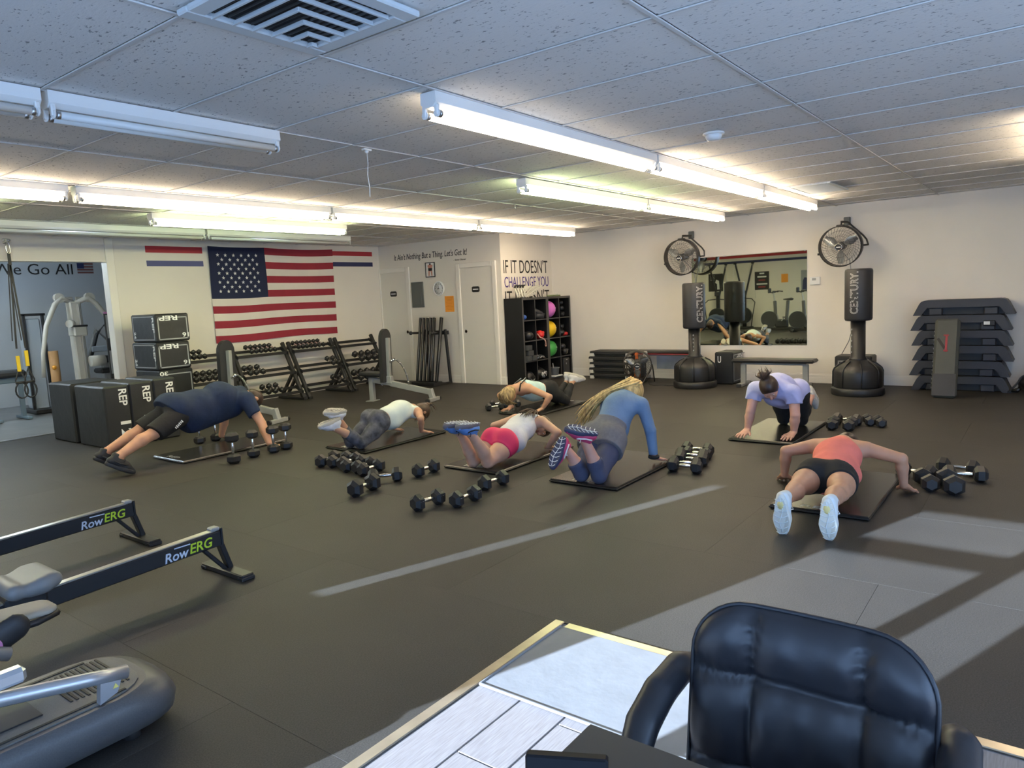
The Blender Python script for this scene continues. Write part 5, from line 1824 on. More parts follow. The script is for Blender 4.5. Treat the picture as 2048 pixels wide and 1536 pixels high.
for s in (-1, 1):
    y = s * .265
    f = Field(.02)
    f.chain([(-.01, y * .96, .655), (-.05, y, .668), (-.14, y * 1.02, .655), (-.22, y * 1.02, .625), (-.275, y * 1.0, .58), (-.29, y * .98, .53)], [.032, .034, .035, .035, .033, .028], .003)
    obj('arm_pad', f.mesh('arm_pad', .010), 'leather', t)
    obj('arm_frame', MB().tube([(-.29, y * .98, .54), (-.27, y, .44), (-.20, y * .9, .38), (-.10, y * .8, .37)], .018, 8), 'black_plastic', t)
obj('gas_lift', MB().cyl((-.20, 0, .10), (-.20, 0, .38), .028, n=12), 'black_plastic', t)
for k in range(5):
    a = 2 * PI * k / 5 + .3
    lg = obj('base_arm', MB().beam((-.20, 0, .11), (-.20 + .30 * math.cos(a), .30 * math.sin(a), .075), .05, .035, .008), 'black_plastic', t)
    obj('caster', MB().cyl((-.20 + .30 * math.cos(a) - .02 * math.sin(a), .30 * math.sin(a) + .02 * math.cos(a), .028), (-.20 + .30 * math.cos(a) + .02 * math.sin(a), .30 * math.sin(a) - .02 * math.cos(a), .028), .028, n=14), 'black_plastic', lg)
obj('tilt_plate', MB().box((-.20, 0, .375), (.24, .24, .03), bev=.006), 'black_plastic', t)
obj('back_bracket', MB().beam((-.10, 0, .37), (-.01, 0, .45), .07, .02, .004), 'black_plastic', t)

mat('chair_mat', (.20, .205, .215), .5, noise=(7, .06), spec=.4, bump=(14, .35, .006))
t = thing('chair_mat', 'frosted plastic chair mat lying on the plank tiles', 'floor mat', (1.98, .15, .0035))
obj('sheet', MB().box((.30, .80, .003), (.58, 1.60, .005), bev=.002), 'chair_mat', t)
for p, q in (((.012, .0), (.012, 1.60)), ((.012, 1.597), (.59, 1.597))):
    obj('rolled_edge', MB().beam((p[0], p[1], .006), (q[0], q[1], .006), .012, .010, .003), 'chair_mat', t)

# ------------------------------------------------------------------ room behind the opening
tag(text('wall_lettering', 'We Go All', frame((4.62, BY - .002, 2.30), (1, 0, 0), (0, 0, 1)), 'black_print', w=1.27, h=.19, thick=.003), 'dark wall lettering in the room behind the opening', 'lettering')
t = thing('wall_flag', 'small dark flag print after the lettering behind the opening', 'flag', (5.97, BY - .004, 2.32))
mat('dull_red', (.20, .07, .06), .8)
for k in range(7):
    obj('stripe', MB().box((.14, 0, .014 + k * .027), (.28, .004, .027)), 'dull_red' if k % 2 == 0 else 'grey_print', t)
obj('canton', MB().box((.06, -.003, .14), (.12, .003, .10)), 'navy_stripe', t)
mat('gym_cream', (.52, .50, .44), .4)
t = thing('multi_gym', 'cream multi gym tower with curved arms behind the opening', 'gym machine', (4.93, 12.3, .012))
obj('main_post', MB().beam((0, 0, 0), (-.02, 0, 1.74), .17, .17, .02), 'gym_cream', t)
obj('post_face', MB().beam((.02, -.092, .02), (.0, -.092, 1.70), .10, .02, .006), 'alu', t)
obj('carriage', MB().box((-.01, -.03, 1.28), (.20, .24, .16), bev=.02), 'gym_cream', t)
obj('carriage_band', MB().box((-.01, -.03, 1.36), (.21, .25, .03), bev=.004), 'black_plastic', t)
for s in (-1, 1):
    obj('curved_arm', MB().tube([(s * .02, 0, 1.72), (s * .20, -.02, 1.80), (s * .30, -.04, 1.70), (s * .48, -.12, 1.38), (s * .58, -.16, .98), (s * .62, -.18, .62)], [.04, .045, .04, .034, .03, .028], 10), 'gym_cream', t)
    obj('arm_pulley', MB().cyl((s * .22, -.05, 1.80), (s * .22, .03, 1.80), .075, n=16), 'gym_cream', t)
    obj('pulley_plate', MB().box((s * .14, 0, 1.80), (.20, .03, .05), RY(s * .3), bev=.006) if False else MB().box((s * .12, 0, 1.79), (.20, .03, .05), bev=.006), 'alu', t)
obj('knee_pad', MB().cyl((.05, -.20, .80), (.26, -.20, .80), .085, n=16), 'gym_cream', t)
obj('selector_knob', MB().cyl((-.16, -.12, 1.40), (-.10, -.08, 1.40), .06, n=14), 'gym_cream', t)
obj('base_plate', MB().box((0, -.05, .02), (.60, .90, .04), bev=.01), 'gym_cream', t)
obj('seat_pad', MB().box((.42, .05, .62), (.36, .30, .08), bev=.025), 'vinyl', t)
obj('seat_post', MB().beam((.42, .05, .04), (.42, .05, .58), .07, .07, .006), 'grey_steel', t)
mat('yellow_strap', (.80, .55, .02), .6)
mat('grey_cover', (.34, .38, .42), .5)
t = thing('weight_stack', 'tall grey shrouded weight stack machine behind the opening', 'gym machine', (4.52, 13.2, .012))
obj('shroud', MB().box((.06, 0, .78), (.22, .30, 1.46), bev=.02), 'grey_cover', t)
for x in (-.07, .20):
    obj('upright', MB().beam((x, -.17, 0), (x, -.17, 1.58), .04, .04, .004), 'black_metal', t)
obj('top_bar', MB().beam((-.12, -.17, 1.57), (.24, -.17, 1.57), .04, .04, .004), 'black_metal', t)
obj('base_bar', MB().box((.06, -.05, .03), (.34, .60, .06), bev=.01), 'black_metal', t)
t = thing('padded_bench', 'black padded bench with blue-grey frame at the left edge behind the opening', 'bench', (3.95, 12.6, .012))
mat('frame_blue', (.16, .22, .27), .4)
obj('pad', MB().box((0, 0, .70), (.50, .34, .10), bev=.03), 'vinyl', t)
obj('frame', MB().beam((-.24, 0, .60), (.34, 0, .60), .08, .09, .008), 'frame_blue', t)
for x in (-.18, .20):
    obj('leg', MB().beam((x, 0, 0), (x, 0, .56), .06, .06, .006), 'frame_blue', t)
    obj('foot', MB().box((x, 0, .02), (.07, .46, .04), bev=.006), 'frame_blue', t)
t = thing('leg_machine', 'black padded leg machine partly hidden by the opening edge', 'gym machine', (5.62, 13.1, .012))
obj('seat_pad', MB().box((0, 0, .76), (.60, .34, .12), RY(.08), bev=.035), 'vinyl', t)
obj('side_plate', MB().box((-.02, -.2, .95), (.50, .03, .10), bev=.02), 'grey_cover', t)
obj('post', MB().beam((0, 0, 0), (0, 0, .70), .09, .09, .006), 'grey_steel', t)
obj('arm', MB().tube([(-.25, -.1, .8), (-.12, -.12, 1.2), (.02, -.12, 1.36), (.14, -.1, 1.0)], .025, 8), 'black_metal', t)
obj('arm', MB().tube([(-.2, .1, .8), (-.05, .1, 1.28), (.2, .1, 1.0)], .025, 8), 'grey_steel', t)
obj('base_bar', MB().box((0, 0, .03), (.70, .50, .06), bev=.01), 'black_metal', t)
t = thing('banner_stand', 'narrow dark banner with white lettering just inside the opening edge', 'banner', (4.86, 11.05, .012))
obj('panel', MB().box((0, 0, .84), (.12, .03, 1.40), bev=.006), 'black_plastic', t)
obj('top_edge', MB().box((0, -.004, 1.54), (.12, .03, .03), bev=.004), 'pink_print', t)
for k in range(2):
    obj('white_print', MB().box((-.02, -.0165, 1.34 - .52 * k), (.05, .002, .34), bev=.0005), 'grey_print', t)
obj('stand', MB().box((0, 0, .07), (.30, .25, .14), bev=.01), 'black_plastic', t)
t = thing('paper_cone', 'small orange and tan canister beside the cream tower', 'canister', (4.72, 12.78, .012))
mat('tan_card', (.45, .25, .10), .6)
obj('tube', MB().cyl((0, 0, 0), (0, 0, .98), .07, n=14), 'tan_card', t)
mat('orange_cap', (.9, .4, .04), .5)  # plain orange, no emission
obj('cap', MB().ball((-.03, -.06, .72), .035, 10, 6), 'orange_cap', t)
# suspension trainer hanging from the header
t = thing('suspension_trainer', 'black and yellow suspension trainer straps hanging at the left', 'suspension trainer', (3.50, YF - .06, .45))
obj('anchor', MB().box((0, .045, 2.04), (.08, .03, .06), bev=.006).ball((-.03, .02, 2.05), .018, 8, 6).ball((.03, .02, 2.05), .018, 8, 6), 'chrome', t)
obj('carabiner', MB().tube([(.022 * math.cos(a), 0, 1.95 + .07 * math.sin(a)) for a in [2 * PI * k / 12 for k in range(12)]], .007, 6, True), 'chrome', t)
strap = lambda pts, w=.028: MB().tube(pts, w * .42, 6)
obj('top_strap', MB().box((0, 0, 1.82), (.035, .012, .16), bev=.003), 'black_plastic', t)
for s in (-1, 1):
    x1 = .05 * s - .0
    obj('strap', MB().beam((0, 0, 1.78), (x1, 0, .70), .022, .006, .001, (0, 1, 0)), 'black_plastic', t)
    obj('strap', MB().beam((-.02 * 1, .01, 1.76), (x1 - .03, .012, .80), .014, .004, .001, (0, 1, 0)), 'dark_plastic', t)
    h_ = obj('yellow_web', MB().box((x1, 0, .54 if s > 0 else .50), (.045, .02, .22), RY(.1 * s), bev=.004) if False else MB().box((x1, 0, .54 + .03 * s), (.042, .018, .20), bev=.004), 'yellow_strap', t)
    obj('handle', MB().tube([(x1, 0, .45), (x1 - .055, 0, .30), (x1 - .055, 0, .27), (x1 + .055, 0, .27), (x1 + .055, 0, .30), (x1, 0, .45)], .008, 6), 'black_plastic', t)
    obj('grip', MB().cyl((x1 - .055, 0, .27), (x1 + .055, 0, .27), .017, n=10), 'rubber', t)
    obj('foot_cradle', MB().tube([(x1 + .085 * math.cos(a) * .8, 0, .17 + .10 * math.sin(a)) for a in [2 * PI * k / 14 for k in range(14)]], .010, 6, True), 'black_plastic', t)

# ------------------------------------------------------------------ side of the room that only the mirror shows
for lab, z0, z1, m in (('red wall stripe seen in the mirror', 2.37, 2.46, 'red_stripe'), ('navy wall stripe seen in the mirror', 2.19, 2.27, 'navy_stripe')):
    tag(obj('wall_stripe', MB().box((XF + .002, 7.8, (z0 + z1) / 2), (.003, 5.2, z1 - z0)), m), lab + ', high on the storefront wall', 'stripe')
def poster(y0, y1, z0, z1, m, lab, cat='poster'):
    t = thing('wall_poster', lab, cat, (XF + .004, (y0 + y1) / 2, (z0 + z1) / 2))
    obj('sheet', MB().box((0, 0, 0), (.006, y1 - y0, z1 - z0)), m, t)
    return t, y1 - y0, z1 - z0
t, w, h = poster(9.35, 9.87, 1.27, 1.88, 'black_plastic', 'black poster with a white figure, behind the ski trainers')
obj('printed_figure', MB().prism([(-.14, -.24), (-.05, -.24), (-.05, -.05), (.02, .0), (-.02, .10), (-.12, .06)], .001, T(.0035, 0, 0) @ frame((0, 0, 0), (0, 1, 0), (0, 0, 1))), 'white_print', t)
for k in range(4):
    obj('printed_bar', MB().box((.004, .12 + .0 * k, .24 - .05 * k), (.001, .18 - .03 * (k % 2), .018)), 'grey_print', t)
t, w, h = poster(7.76, 8.24, 1.26, 1.87, 'black_plastic', 'black poster with white and red lines of print')
for k, (zz, ww, m) in enumerate(((.24, .16, 'white_print'), (.13, .30, 'white_print'), (.02, .22, 'pad_red'), (-.11, .36, 'white_print'), (-.21, .24, 'pad_red'))):
    obj('printed_line', MB().box((.004, 0, zz), (.001, ww, .045), bev=0), m, t)
t, w, h = poster(7.14, 7.36, 1.47, 1.75, 'orange_paper', 'orange flyer on the storefront wall, seen in the mirror', 'flyer')
t, w, h = poster(6.45, 6.73, 1.17, 1.84, 'grey_print', 'pale photo poster at the mirror edge')
obj('printed_figure', MB().prism([(-.10, -.30), (.10, -.30), (.08, .0), (.03, .10), (-.05, .08), (-.10, .0)], .001, T(.0035, 0, 0) @ frame((0, 0, 0), (0, 1, 0), (0, 0, 1))), 'navy_stripe', t)
def ski(y, lab):
    t = thing('ski_trainer', lab, 'ski trainer', (-1.86, y, .001), 0, 'ski trainers at the storefront wall')
    obj('base', MB().box((.25, 0, .02), (.95, .55, .04), bev=.01), 'black_metal', t)
    obj('spine', MB().beam((-.12, 0, .04), (-.12, 0, 1.18), .12, .08, .01), 'rower_black', t)
    for s in (-1, 1):
        obj('mast', MB().beam((-.12, s * .03, 1.05), (-.12, s * .30, 2.18), .05, .05, .006), 'rower_black', t)
        obj('pulley', MB().box((-.10, s * .30, 2.18), (.08, .09, .06), bev=.012), 'black_plastic', t)
        obj('handle_cord', MB().tube([(-.08, s * .30, 2.15), (-.02, s * .36, 1.6), (-.02, s * .42, 1.0)], .006, 5), 'white_enamel', t)
        obj('guard_hoop', MB().tube([(-.06, s * .06, 1.0), (.02, s * .30, .98), (.06, s * .42, .86), (.10, s * .36, .45), (.10, s * .30, .05)], .016, 8), 'black_metal', t)
    obj('flywheel', MB().cyl((-.10, 0, .42), (.08, 0, .42), .27, n=28), 'rower_black', t)
    obj('flywheel_hub', MB().cyl((.08, 0, .42), (.10, 0, .42), .09, n=18), 'dark_plastic', t)
    obj('monitor', MB().box((-.03, 0, 1.18), (.06, .17, .15), bev=.015), 'dark_plastic', t)
ski(8.53, 'right ski trainer with V-shaped mast in the mirror')
ski(9.45, 'left ski trainer with V-shaped mast in the mirror, behind the bag')
def bike(x, y, lab):
    t = thing('exercise_bike', lab, 'exercise bike', (x, y, .001), 0, 'exercise bikes seen in the mirror')
    for yy in (-.40, .42):
        obj('foot_bar', MB().box((0, yy, .03), (.55, .09, .06), bev=.012), 'black_metal', t)
    obj('base_beam', MB().beam((0, -.42, .06), (0, .42, .06), .10, .07, .01), 'black_metal', t)
    obj('lower_shell', MB().box((0, -.05, .22), (.12, .40, .26), bev=.04), 'dark_plastic', t)
    fw = obj('flywheel', MB().cyl((-.06, .32, .36), (.06, .32, .36), .25, n=28), 'dark_plastic', t)
    obj('flywheel_rim', MB().tube([(0, .32 + .25 * math.cos(a), .36 + .25 * math.sin(a)) for a in [2 * PI * k / 28 for k in range(28)]], .03, 8, True), 'grey_steel', fw)
    obj('front_post', MB().beam((0, .12, .20), (0, .16, .92), .08, .10, .012), 'dark_steel', t)
    obj('seat_tube', MB().beam((0, -.18, .20), (0, -.24, .92), .08, .10, .012), 'dark_steel', t)
    f = Field(.03); f.rc((0, -.32, .96), (0, -.12, .96), .085, .03, .03, ((0, 0, 1), .5))
    obj('saddle', f.mesh('saddle', .012), 'black_plastic', t)
    obj('handle_post', MB().beam((0, .16, .90), (0, .20, 1.16), .04, .04, .006), 'alu', t)
    obj('handlebar', MB().tube([(-.22, -.02, 1.20), (-.24, .14, 1.22), (-.12, .20, 1.18), (.12, .20, 1.18), (.24, .14, 1.22), (.22, -.02, 1.20)], .016, 8), 'black_plastic', t)
    obj('monitor', MB().box((0, .32, 1.24), (.17, .06, .15), bev=.015), 'dark_plastic', t)
    obj('monitor_arm', MB().beam((0, .20, 1.16), (0, .32, 1.20), .03, .03, .004), 'black_plastic', t)
    for s in (-1, 1):
        cr = obj('crank', MB().beam((s * .08, -.06, .30), (s * .08, -.06 - s * .10, .30 + s * .12), .02, .03, .004), 'grey_steel', t)
        obj('pedal', MB().box((s * .13, -.06 - s * .10, .30 + s * .12), (.10, .09, .025), bev=.006), 'black_plastic', cr)
bike(-.35, 6.85, 'left exercise bike in the mirror, beside the ski trainers')
bike(.20, 5.85, 'right exercise bike in the mirror, cut by the mirror edge')
# ------------------------------------------------------------------ people
A = lambda *v: np.array(v, float)
def nrm(v):
    v = np.array(v, float)
    return v / np.linalg.norm(v)
def basis(x, z):
    """columns: x, z x x, z (z made orthogonal to x)"""
    x = nrm(x); z = np.array(z, float); z = nrm(z - x * (z @ x))
    return np.stack([x, np.cross(z, x), z], 1)
def loc(o, B, p):
    return o + B @ np.array(p, float)

def skin_mat(name, c):
    return mat(name, c, .5, sss=.08, noise=(14, .07))
skin_mat('skin_fair', (.56, .32, .22)); skin_mat('skin_tan', (.50, .265, .165)); skin_mat('skin_pink', (.58, .31, .23))
mat('eye_white', (.75, .73, .70), .3)
mat('lip', (.42, .13, .11), .5)

def torso_frame(J):
    s = nrm(J['C'] - J['P']); lat = nrm(J['SR'] - J['SL'])
    lat = nrm(lat - s * (lat @ s)); fr = np.cross(s, lat)
    lat2 = nrm(J['HR'] - J['HL']); lat2 = nrm(lat2 - s * (lat2 @ s)); fr2 = np.cross(s, lat2)
    return s, lat, fr, np.stack([lat, fr, s], 1), np.stack([lat2, fr2, s], 1)
def torso(f, J, g, ex=0.0, use=('pelvis', 'butt', 'waist', 'rib', 'sh'), k=.05):
    s, lat, fr, U, Lw = torso_frame(J)
    fr2 = Lw[:, 1]
    P, C = J['P'], J['C']
    gx, gd = g
    if 'pelvis' in use:
        f.el(P, (.150 * gx + ex, .100 * gd + ex, .115 + ex), Lw, k)
    if 'butt' in use:
        for q in (-1, 1):
            f.el(P - fr2 * .045 * gd + Lw[:, 0] * q * .070 * gx - s * .035, (.085 * gx + ex, .085 * gd + ex, .095 + ex), Lw, k)
    if 'waist' in use:
        f.el(P + (C - P) * .48, (.122 * gx + ex, .092 * gd + ex, .13 + ex), U, k)
    if 'rib' in use:
        f.el(C - s * .02, (.142 * gx + ex, .105 * gd + ex, .15 + ex), U, k)
        f.el(C - s * .05 + fr * .04, (.11 * gx + ex, .075 * gd + ex, .10 + ex), U, k)
    if 'sh' in use or 'yoke' in use:
        m = (J['SL'] + J['SR']) / 2
        f.rc(C, m * .6 + J['N'] * .4, .085 * gd + ex, .060 + ex, k)
    if 'sh' in use:
        m = (J['SL'] + J['SR']) / 2
        f.rc(J['SL'] * .86 + m * .14, J['SR'] * .86 + m * .14, .050 + ex, .050 + ex, k)
        f.rc(J['N'], J['SL'] * .75 + m * .25, .045 + ex, .045 + ex, k)
        f.rc(J['N'], J['SR'] * .75 + m * .25, .045 + ex, .045 + ex, k)
def arm(f, J, sd, a=1.0, ex=0.0, t0=0.0, t1=2.0, cut=None):
    S, E, W = J['S' + sd], J['E' + sd], J['W' + sd]
    f.rc(S, E, .050 * a + ex, .038 * a + ex, .02)
    m = E + (W - E) * .32
    f.rc(E, m, .037 * a + ex, .039 * a + ex, .012)
    f.rc(m, W, .039 * a + ex, .0255 * a + ex, .012)
def leg(f, J, sd, l=1.0, ex=0.0, lower=True, upper=True, end=None):
    Hh, K, An = J['H' + sd], J['K' + sd], J['A' + sd]
    if upper:
        m = Hh + (K - Hh) * .45
        f.rc(Hh, m, .086 * l + ex, .075 * l + ex, .04)
        f.rc(m, K, .075 * l + ex, .052 * l + ex, .03)
    if lower:
        d = nrm(An - K); th = nrm(Hh - K)
        back = nrm(th - d * (th @ d)) if np.linalg.norm(np.cross(th, d)) > .1 else A(0, 0, 1) - d * d[2]
        m = K + (An - K) * .33 + back * .012
        cu = [(K + (An - K) * end, An - K)] if end else None
        f.rc(K, m, .050 * l + ex, .053 * l + ex, .02, None, cu)
        f.rc(m, An, .053 * l + ex, .033 * l + ex, .02, None, cu)
def hand(f, W, d, up, inner, flat=True, s=1.0):
    """palm down hand: d = finger direction, up = back of the hand, inner = thumb side"""
    d = nrm(d); up = nrm(up - d * (up @ d)); sd = nrm(inner - d * (inner @ d) - up * (inner @ up))
    kn = W + d * .085 * s - up * .018 * s
    f.rc(W, W + d * .05 * s - up * .008, .026 * s, .030 * s, .012, (up, .6))
    for q in (-.030, -.010, .010, .030):
        f.rc(W + d * .02 * s + sd * q * .5, kn + sd * q * s, .020 * s, .0155 * s, .008, (up, .8))
    for q, L, fan in ((-.034, .066, -.16), (-.012, .082, -.05), (.011, .086, .05), (.033, .076, .17)):
        p0 = kn + sd * q * s
        dd = nrm(d + sd * fan)
        p1 = p0 + dd * L * .48 * s + up * .004 * s
        p2 = p0 + dd * L * s - up * .010 * s
        f.rc(p0, p1, .0115 * s, .0100 * s, .004)
        f.rc(p1, p2, .0100 * s, .0085 * s, .003)
    t0 = W + d * .028 * s + sd * .026 * s - up * .010
    t1 = W + d * .060 * s + sd * .058 * s - up * .018 * s
    t2 = W + d * .088 * s + sd * .072 * s - up * .026 * s
    f.rc(t0, t1, .0155 * s, .0125 * s, .008)
    f.rc(t1, t2, .0120 * s, .0095 * s, .003)
def head(f, J, hs=1.0):
    H, up, fw = J['H'], nrm(J['Hu']), J['Hf']
    fw = nrm(fw - up * (fw @ up)); lt = np.cross(fw, up)
    B = np.stack([lt, fw, up], 1)
    L = lambda x, y, z: H + B @ A(x, y, z) * hs
    f.el(L(0, -.012, .022), (.074 * hs, .094 * hs, .092 * hs), B, .02)
    f.el(L(0, .018, -.030), (.060 * hs, .070 * hs, .072 * hs), B, .03)
    f.el(L(0, .052, -.082), (.030 * hs, .026 * hs, .024 * hs), B, .03)       # chin
    f.rc(L(0, .082, .010), L(0, .104, -.028), .008 * hs, .014 * hs, .008)    # nose
    for q in (-1, 1):
        f.el(L(q * .030, .076, .026), (.022 * hs, .012 * hs, .008 * hs), B, .012)   # brow
        f.el(L(q * .040, .062, -.022), (.020 * hs, .018 * hs, .018 * hs), B, .02)   # cheek
        f.el(L(q * .074, -.008, -.008), (.010 * hs, .020 * hs, .032 * hs), B, .006)  # ear
    f.rc(L(0, -.022, -.045), J['N'], .050 * hs, .054 * hs, .03)
    return L, B
def face_parts(root, L, B):
    for q in (-1, 1):
        e = MB().ball((0, 0, 0), (.011, .006, .006), 10, 6)
        o = obj('eye', e, 'eye_white', root)
        o.matrix_local = Matrix.Translation(L(q * .030, .078, .006)) @ Matrix(B.tolist()).to_4x4()
        p = MB().ball((0, .004, 0), (.005, .003, .005), 8, 5)
        o2 = obj('iris', p, 'black_print', o)
    o = obj('mouth', MB().ball((0, 0, 0), (.022, .006, .007), 10, 6), 'lip', root)
    o.matrix_local = Matrix.Translation(L(0, .086, -.052)) @ Matrix(B.tolist()).to_4x4()
def body_mesh(J, g=(1, 1), a=1.0, l=1.0, hs=1.0, h=.0072):
    f = Field(.03)
    torso(f, J, g)
    for sd in 'RL':
        arm(f, J, sd, a)
        leg(f, J, sd, l)
        inner = (J['S' + ('L' if sd == 'R' else 'R')] - J['S' + sd])
        hand(f, J['W' + sd], J['D' + sd], J.get('U' + sd, A(0, 0, 1)), inner, s=J.get('hs', 1.0))
        # foot inside the shoe
        f.rc(J['A' + sd], J['A' + sd] + nrm(J['F' + sd]) * .10 - nrm(J['G' + sd]) * .045, .034 * l, .024, .02)
    L, B = head(f, J, hs)
    return f.mesh('body', h), L, B
def sole_outline(n=28, w=1.0, ln=1.0):
    pts = []
    for k in range(n):
        a = 2 * PI * k / n
        c, s = math.cos(a), math.sin(a)
        x = .062 + .140 * c * ln
        hw = .036 + .012 * math.sin((x + .08) / .28 * PI) * (1 if x > .05 else .4) + (.006 if x > .09 else 0)
        y = hw * (abs(s) ** .75) * (1 if s > 0 else -1) * w
        pts.append((x, y))
    return pts
def shoe(root, An, F, G, upper, sole, accent=None, laces=True, size=1.0, tread=None):
    """F toe direction, G from sole to ankle"""
    B = basis(F, G)
    m = Matrix(B.tolist()).to_4x4(); m.translation = Vector(An)
    f = Field(.02)
    z0 = -.052
    f.rc((-.040, 0, z0), (.03, 0, z0), .036, .040, .02)
    f.rc((.03, 0, z0), (.10, 0, z0 - .006), .040, .043, .02)
    f.rc((.10, 0, z0 - .006), (.165, 0, z0 - .018), .043, .032, .02)
    f.rc((-.018, 0, .004), (.0, 0, -.04), .037, .042, .02)
    f.rc((.02, 0, -.012), (.09, 0, -.035), .030, .030, .02)
    f.plane((0, 0, -.074), (0, 0, -1)); f.plane((0, 0, .026), (0, 0, 1))
    o = obj('shoe', f.mesh('shoe', .008), upper, root)
    o.matrix_local = m @ Matrix.Scale(size, 4)
    so = MB()
    out = sole_outline()
    n = len(out)
    vs, fs = [], []
    lv = [(-.066, .96, .0), (-.078, 1.0, .0), (-.094, .98, .003), (-.100, .90, .006)]
    for z, s, lift in lv:
        for p in out:
            toe = max(0, (p[0] - .12) / .08) ** 2 * .012
            vs.append(((p[0] - .062) * s + .062, p[1] * s, z + toe))
    for i in range(len(lv) - 1):
        for k in range(n):
            j = (k + 1) % n
            fs.append((i * n + j, i * n + k, (i + 1) * n + k, (i + 1) * n + j))
    so.add(vs, fs, True)
    so.add(vs[-n:], [tuple(reversed(range(n)))]); so.add(vs[:n], [tuple(range(n))])
    obj('sole', so, sole, o)
    if tread:
        tr = MB()
        for k in range(7):
            xx = -.045 + .036 * k
            hw = .030 if k in (0, 6) else .038
            tr.tube([(xx - .012, -hw, -.1012), (xx + .004, -hw * .4, -.1015), (xx + .008, hw * .4, -.1015), (xx - .004, hw, -.1012)], .0026, 5)
        tr.tube([(-.06, .0, -.1012), (.02, -.012, -.1018), (.10, .010, -.1018), (.17, .0, -.096)], .0026, 5)
        q = obj('tread', tr, tread, o); q['kind'] = 'stuff'
    if laces:
        la = MB()
        for k in range(4):
            x = .03 + .02 * k
            la.tube([(x, -.026, -.020 - .010 * k), (x + .01, 0, -.003 - .008 * k), (x, .026, -.020 - .010 * k)], .0035, 5)
        la.tube([(.03, 0, .004), (.045, .03, .010), (.055, .045, -.01), (.05, .03, -.03)], .003, 5)
        la.tube([(.03, 0, .004), (.045, -.03, .010), (.055, -.045, -.01), (.05, -.03, -.03)], .003, 5)
        q = obj('laces', la, accent or 'white_print', o); q['kind'] = 'stuff'
    if accent:
        ac = MB()
        for s in (-1, 1):
            ac.tube([(-.03, s * .045, -.045), (.02, s * .050, -.050), (.07, s * .048, -.040), (.09, s * .040, -.030)], .006, 6)
        q = obj('side_stripe', ac, accent, o); q['kind'] = 'stuff'
    return o
def sock(root, K, An, m, hgt=.06):
    d = nrm(K - An)
    f = Field(.005)
    f.rc(An - d * .02, An + d * (hgt + .04), .037, .0395, .005, None, [(An + d * hgt, d)])
    return obj('sock', f.mesh('sock', .008), m, root)
def hairball(J, ex=.010, keep=None, hs=1.0, extra=None, h=.008):
    """cap of hair over the skull"""
    H, up, fw = J['H'], nrm(J['Hu']), J['Hf']
    fw = nrm(fw - up * (fw @ up)); lt = np.cross(fw, up)
    B = np.stack([lt, fw, up], 1)
    L = lambda x, y, z: H + B @ A(x, y, z) * hs
    f = Field(.02)
    cuts = [(L(0, .050, .0), nrm(B @ A(0, 1, -.55)))]
    f.el(L(0, -.014, .024), (.074 * hs + ex, .094 * hs + ex, .092 * hs + ex), B, .02, cuts)
    f.el(L(0, -.045, -.035), (.058 * hs + ex, .052 * hs + ex, .055 * hs + ex), B, .03, cuts)
    if extra:
        extra(f, L, B)
    return f.mesh('hair', h), L, B
def strands(name, root, m, paths, r=.004, spread=.01, n=14, seed=1):
    random.seed(seed)
    mb = MB()
    for i in range(n):
        base = paths[i % len(paths)]
        o = [Vector((random.gauss(0, spread), random.gauss(0, spread), random.gauss(0, spread))) for _ in range(2)]
        pts = []
        for j, p in enumerate(base):
            q = j / (len(base) - 1)
            pts.append(Vector(p) + o[0] * (.5 + q * .3) + o[1] * q)
        mb.tube(pts, [r * (1 - .75 * j / (len(base) - 1)) for j in range(len(base))], 5)
    o = obj(name, mb, m, root)
    o['kind'] = 'stuff'
    return o
def hair_mat(name, c, dark):
    return mat(name, c, .42, noise=(38, .25, (1, 1, .25), dark), bump=(60, .5, .004, (1, 1, .2)))
hair_mat('hair_brown', (.075, .040, .022), (.030, .016, .010))
hair_mat('hair_dark', (.045, .024, .015), (.018, .010, .008))
hair_mat('hair_blonde', (.66, .47, .19), (.34, .21, .075))
hair_mat('hair_streaked', (.45, .31, .14), (.09, .05, .025))
def person(label):
    return thing('person', label, 'person', (0, 0, 0))

# --- 1 man in a navy shirt, high plank
J = dict(P=A(3.72, 7.17, .505), C=A(4.20, 7.16, .59), N=A(4.44, 7.16, .585), H=A(4.575, 7.14, .505), Hu=A(.80, 0, -.45), Hf=A(-.45, 0, -.85),
         SR=A(4.40, 6.975, .53), SL=A(4.40, 7.345, .53), ER=A(4.44, 6.80, .275), EL=A(4.46, 7.54, .285), WR=A(4.415, 6.655, .075), WL=A(4.46, 7.65, .075), DR=A(.9, -.35, -.25), DL=A(.9, .35, -.25),
         HR=A(3.69, 7.06, .475), HL=A(3.69, 7.28, .475), KR=A(3.37, 6.99, .345), KL=A(3.42, 7.33, .355), AR=A(2.995, 6.94, .195), AL=A(3.04, 7.29, .20), FR=A(.84, 0, -.54), FL=A(.84, .05, -.54), GR=A(.54, 0, .84), GL=A(.54, 0, .84), hs=1.05)
r = person('man in navy shirt and black shorts in a high plank beside the plyo boxes')
me, L, B = body_mesh(J, (1.18, 1.18), 1.22, 1.12, 1.02)
obj('body', me, 'skin_tan', r); face_parts(r, L, B)
mat('navy_cloth', (.010, .022, .058), .9, noise=(9, .15), bump=(7, .5, .03))
mat('black_cloth', (.010, .010, .011), .85, bump=(8, .4, .03))
f = Field(.05)
torso(f, J, (1.24, 1.24), .030, ('pelvis', 'butt', 'waist', 'rib', 'sh'))
f.rc((3.86, 7.165, .445), (4.30, 7.16, .50), .195, .165, .06)
f.rc((3.66, 7.17, .50), (3.90, 7.17, .50), .185, .185, .06)
for sd in 'RL':
    S, E = J['S' + sd], J['E' + sd]
    c = S + (E - S) * .62
    f.rc(S, E, .085, .080, .04, None, [(c, E - S)])
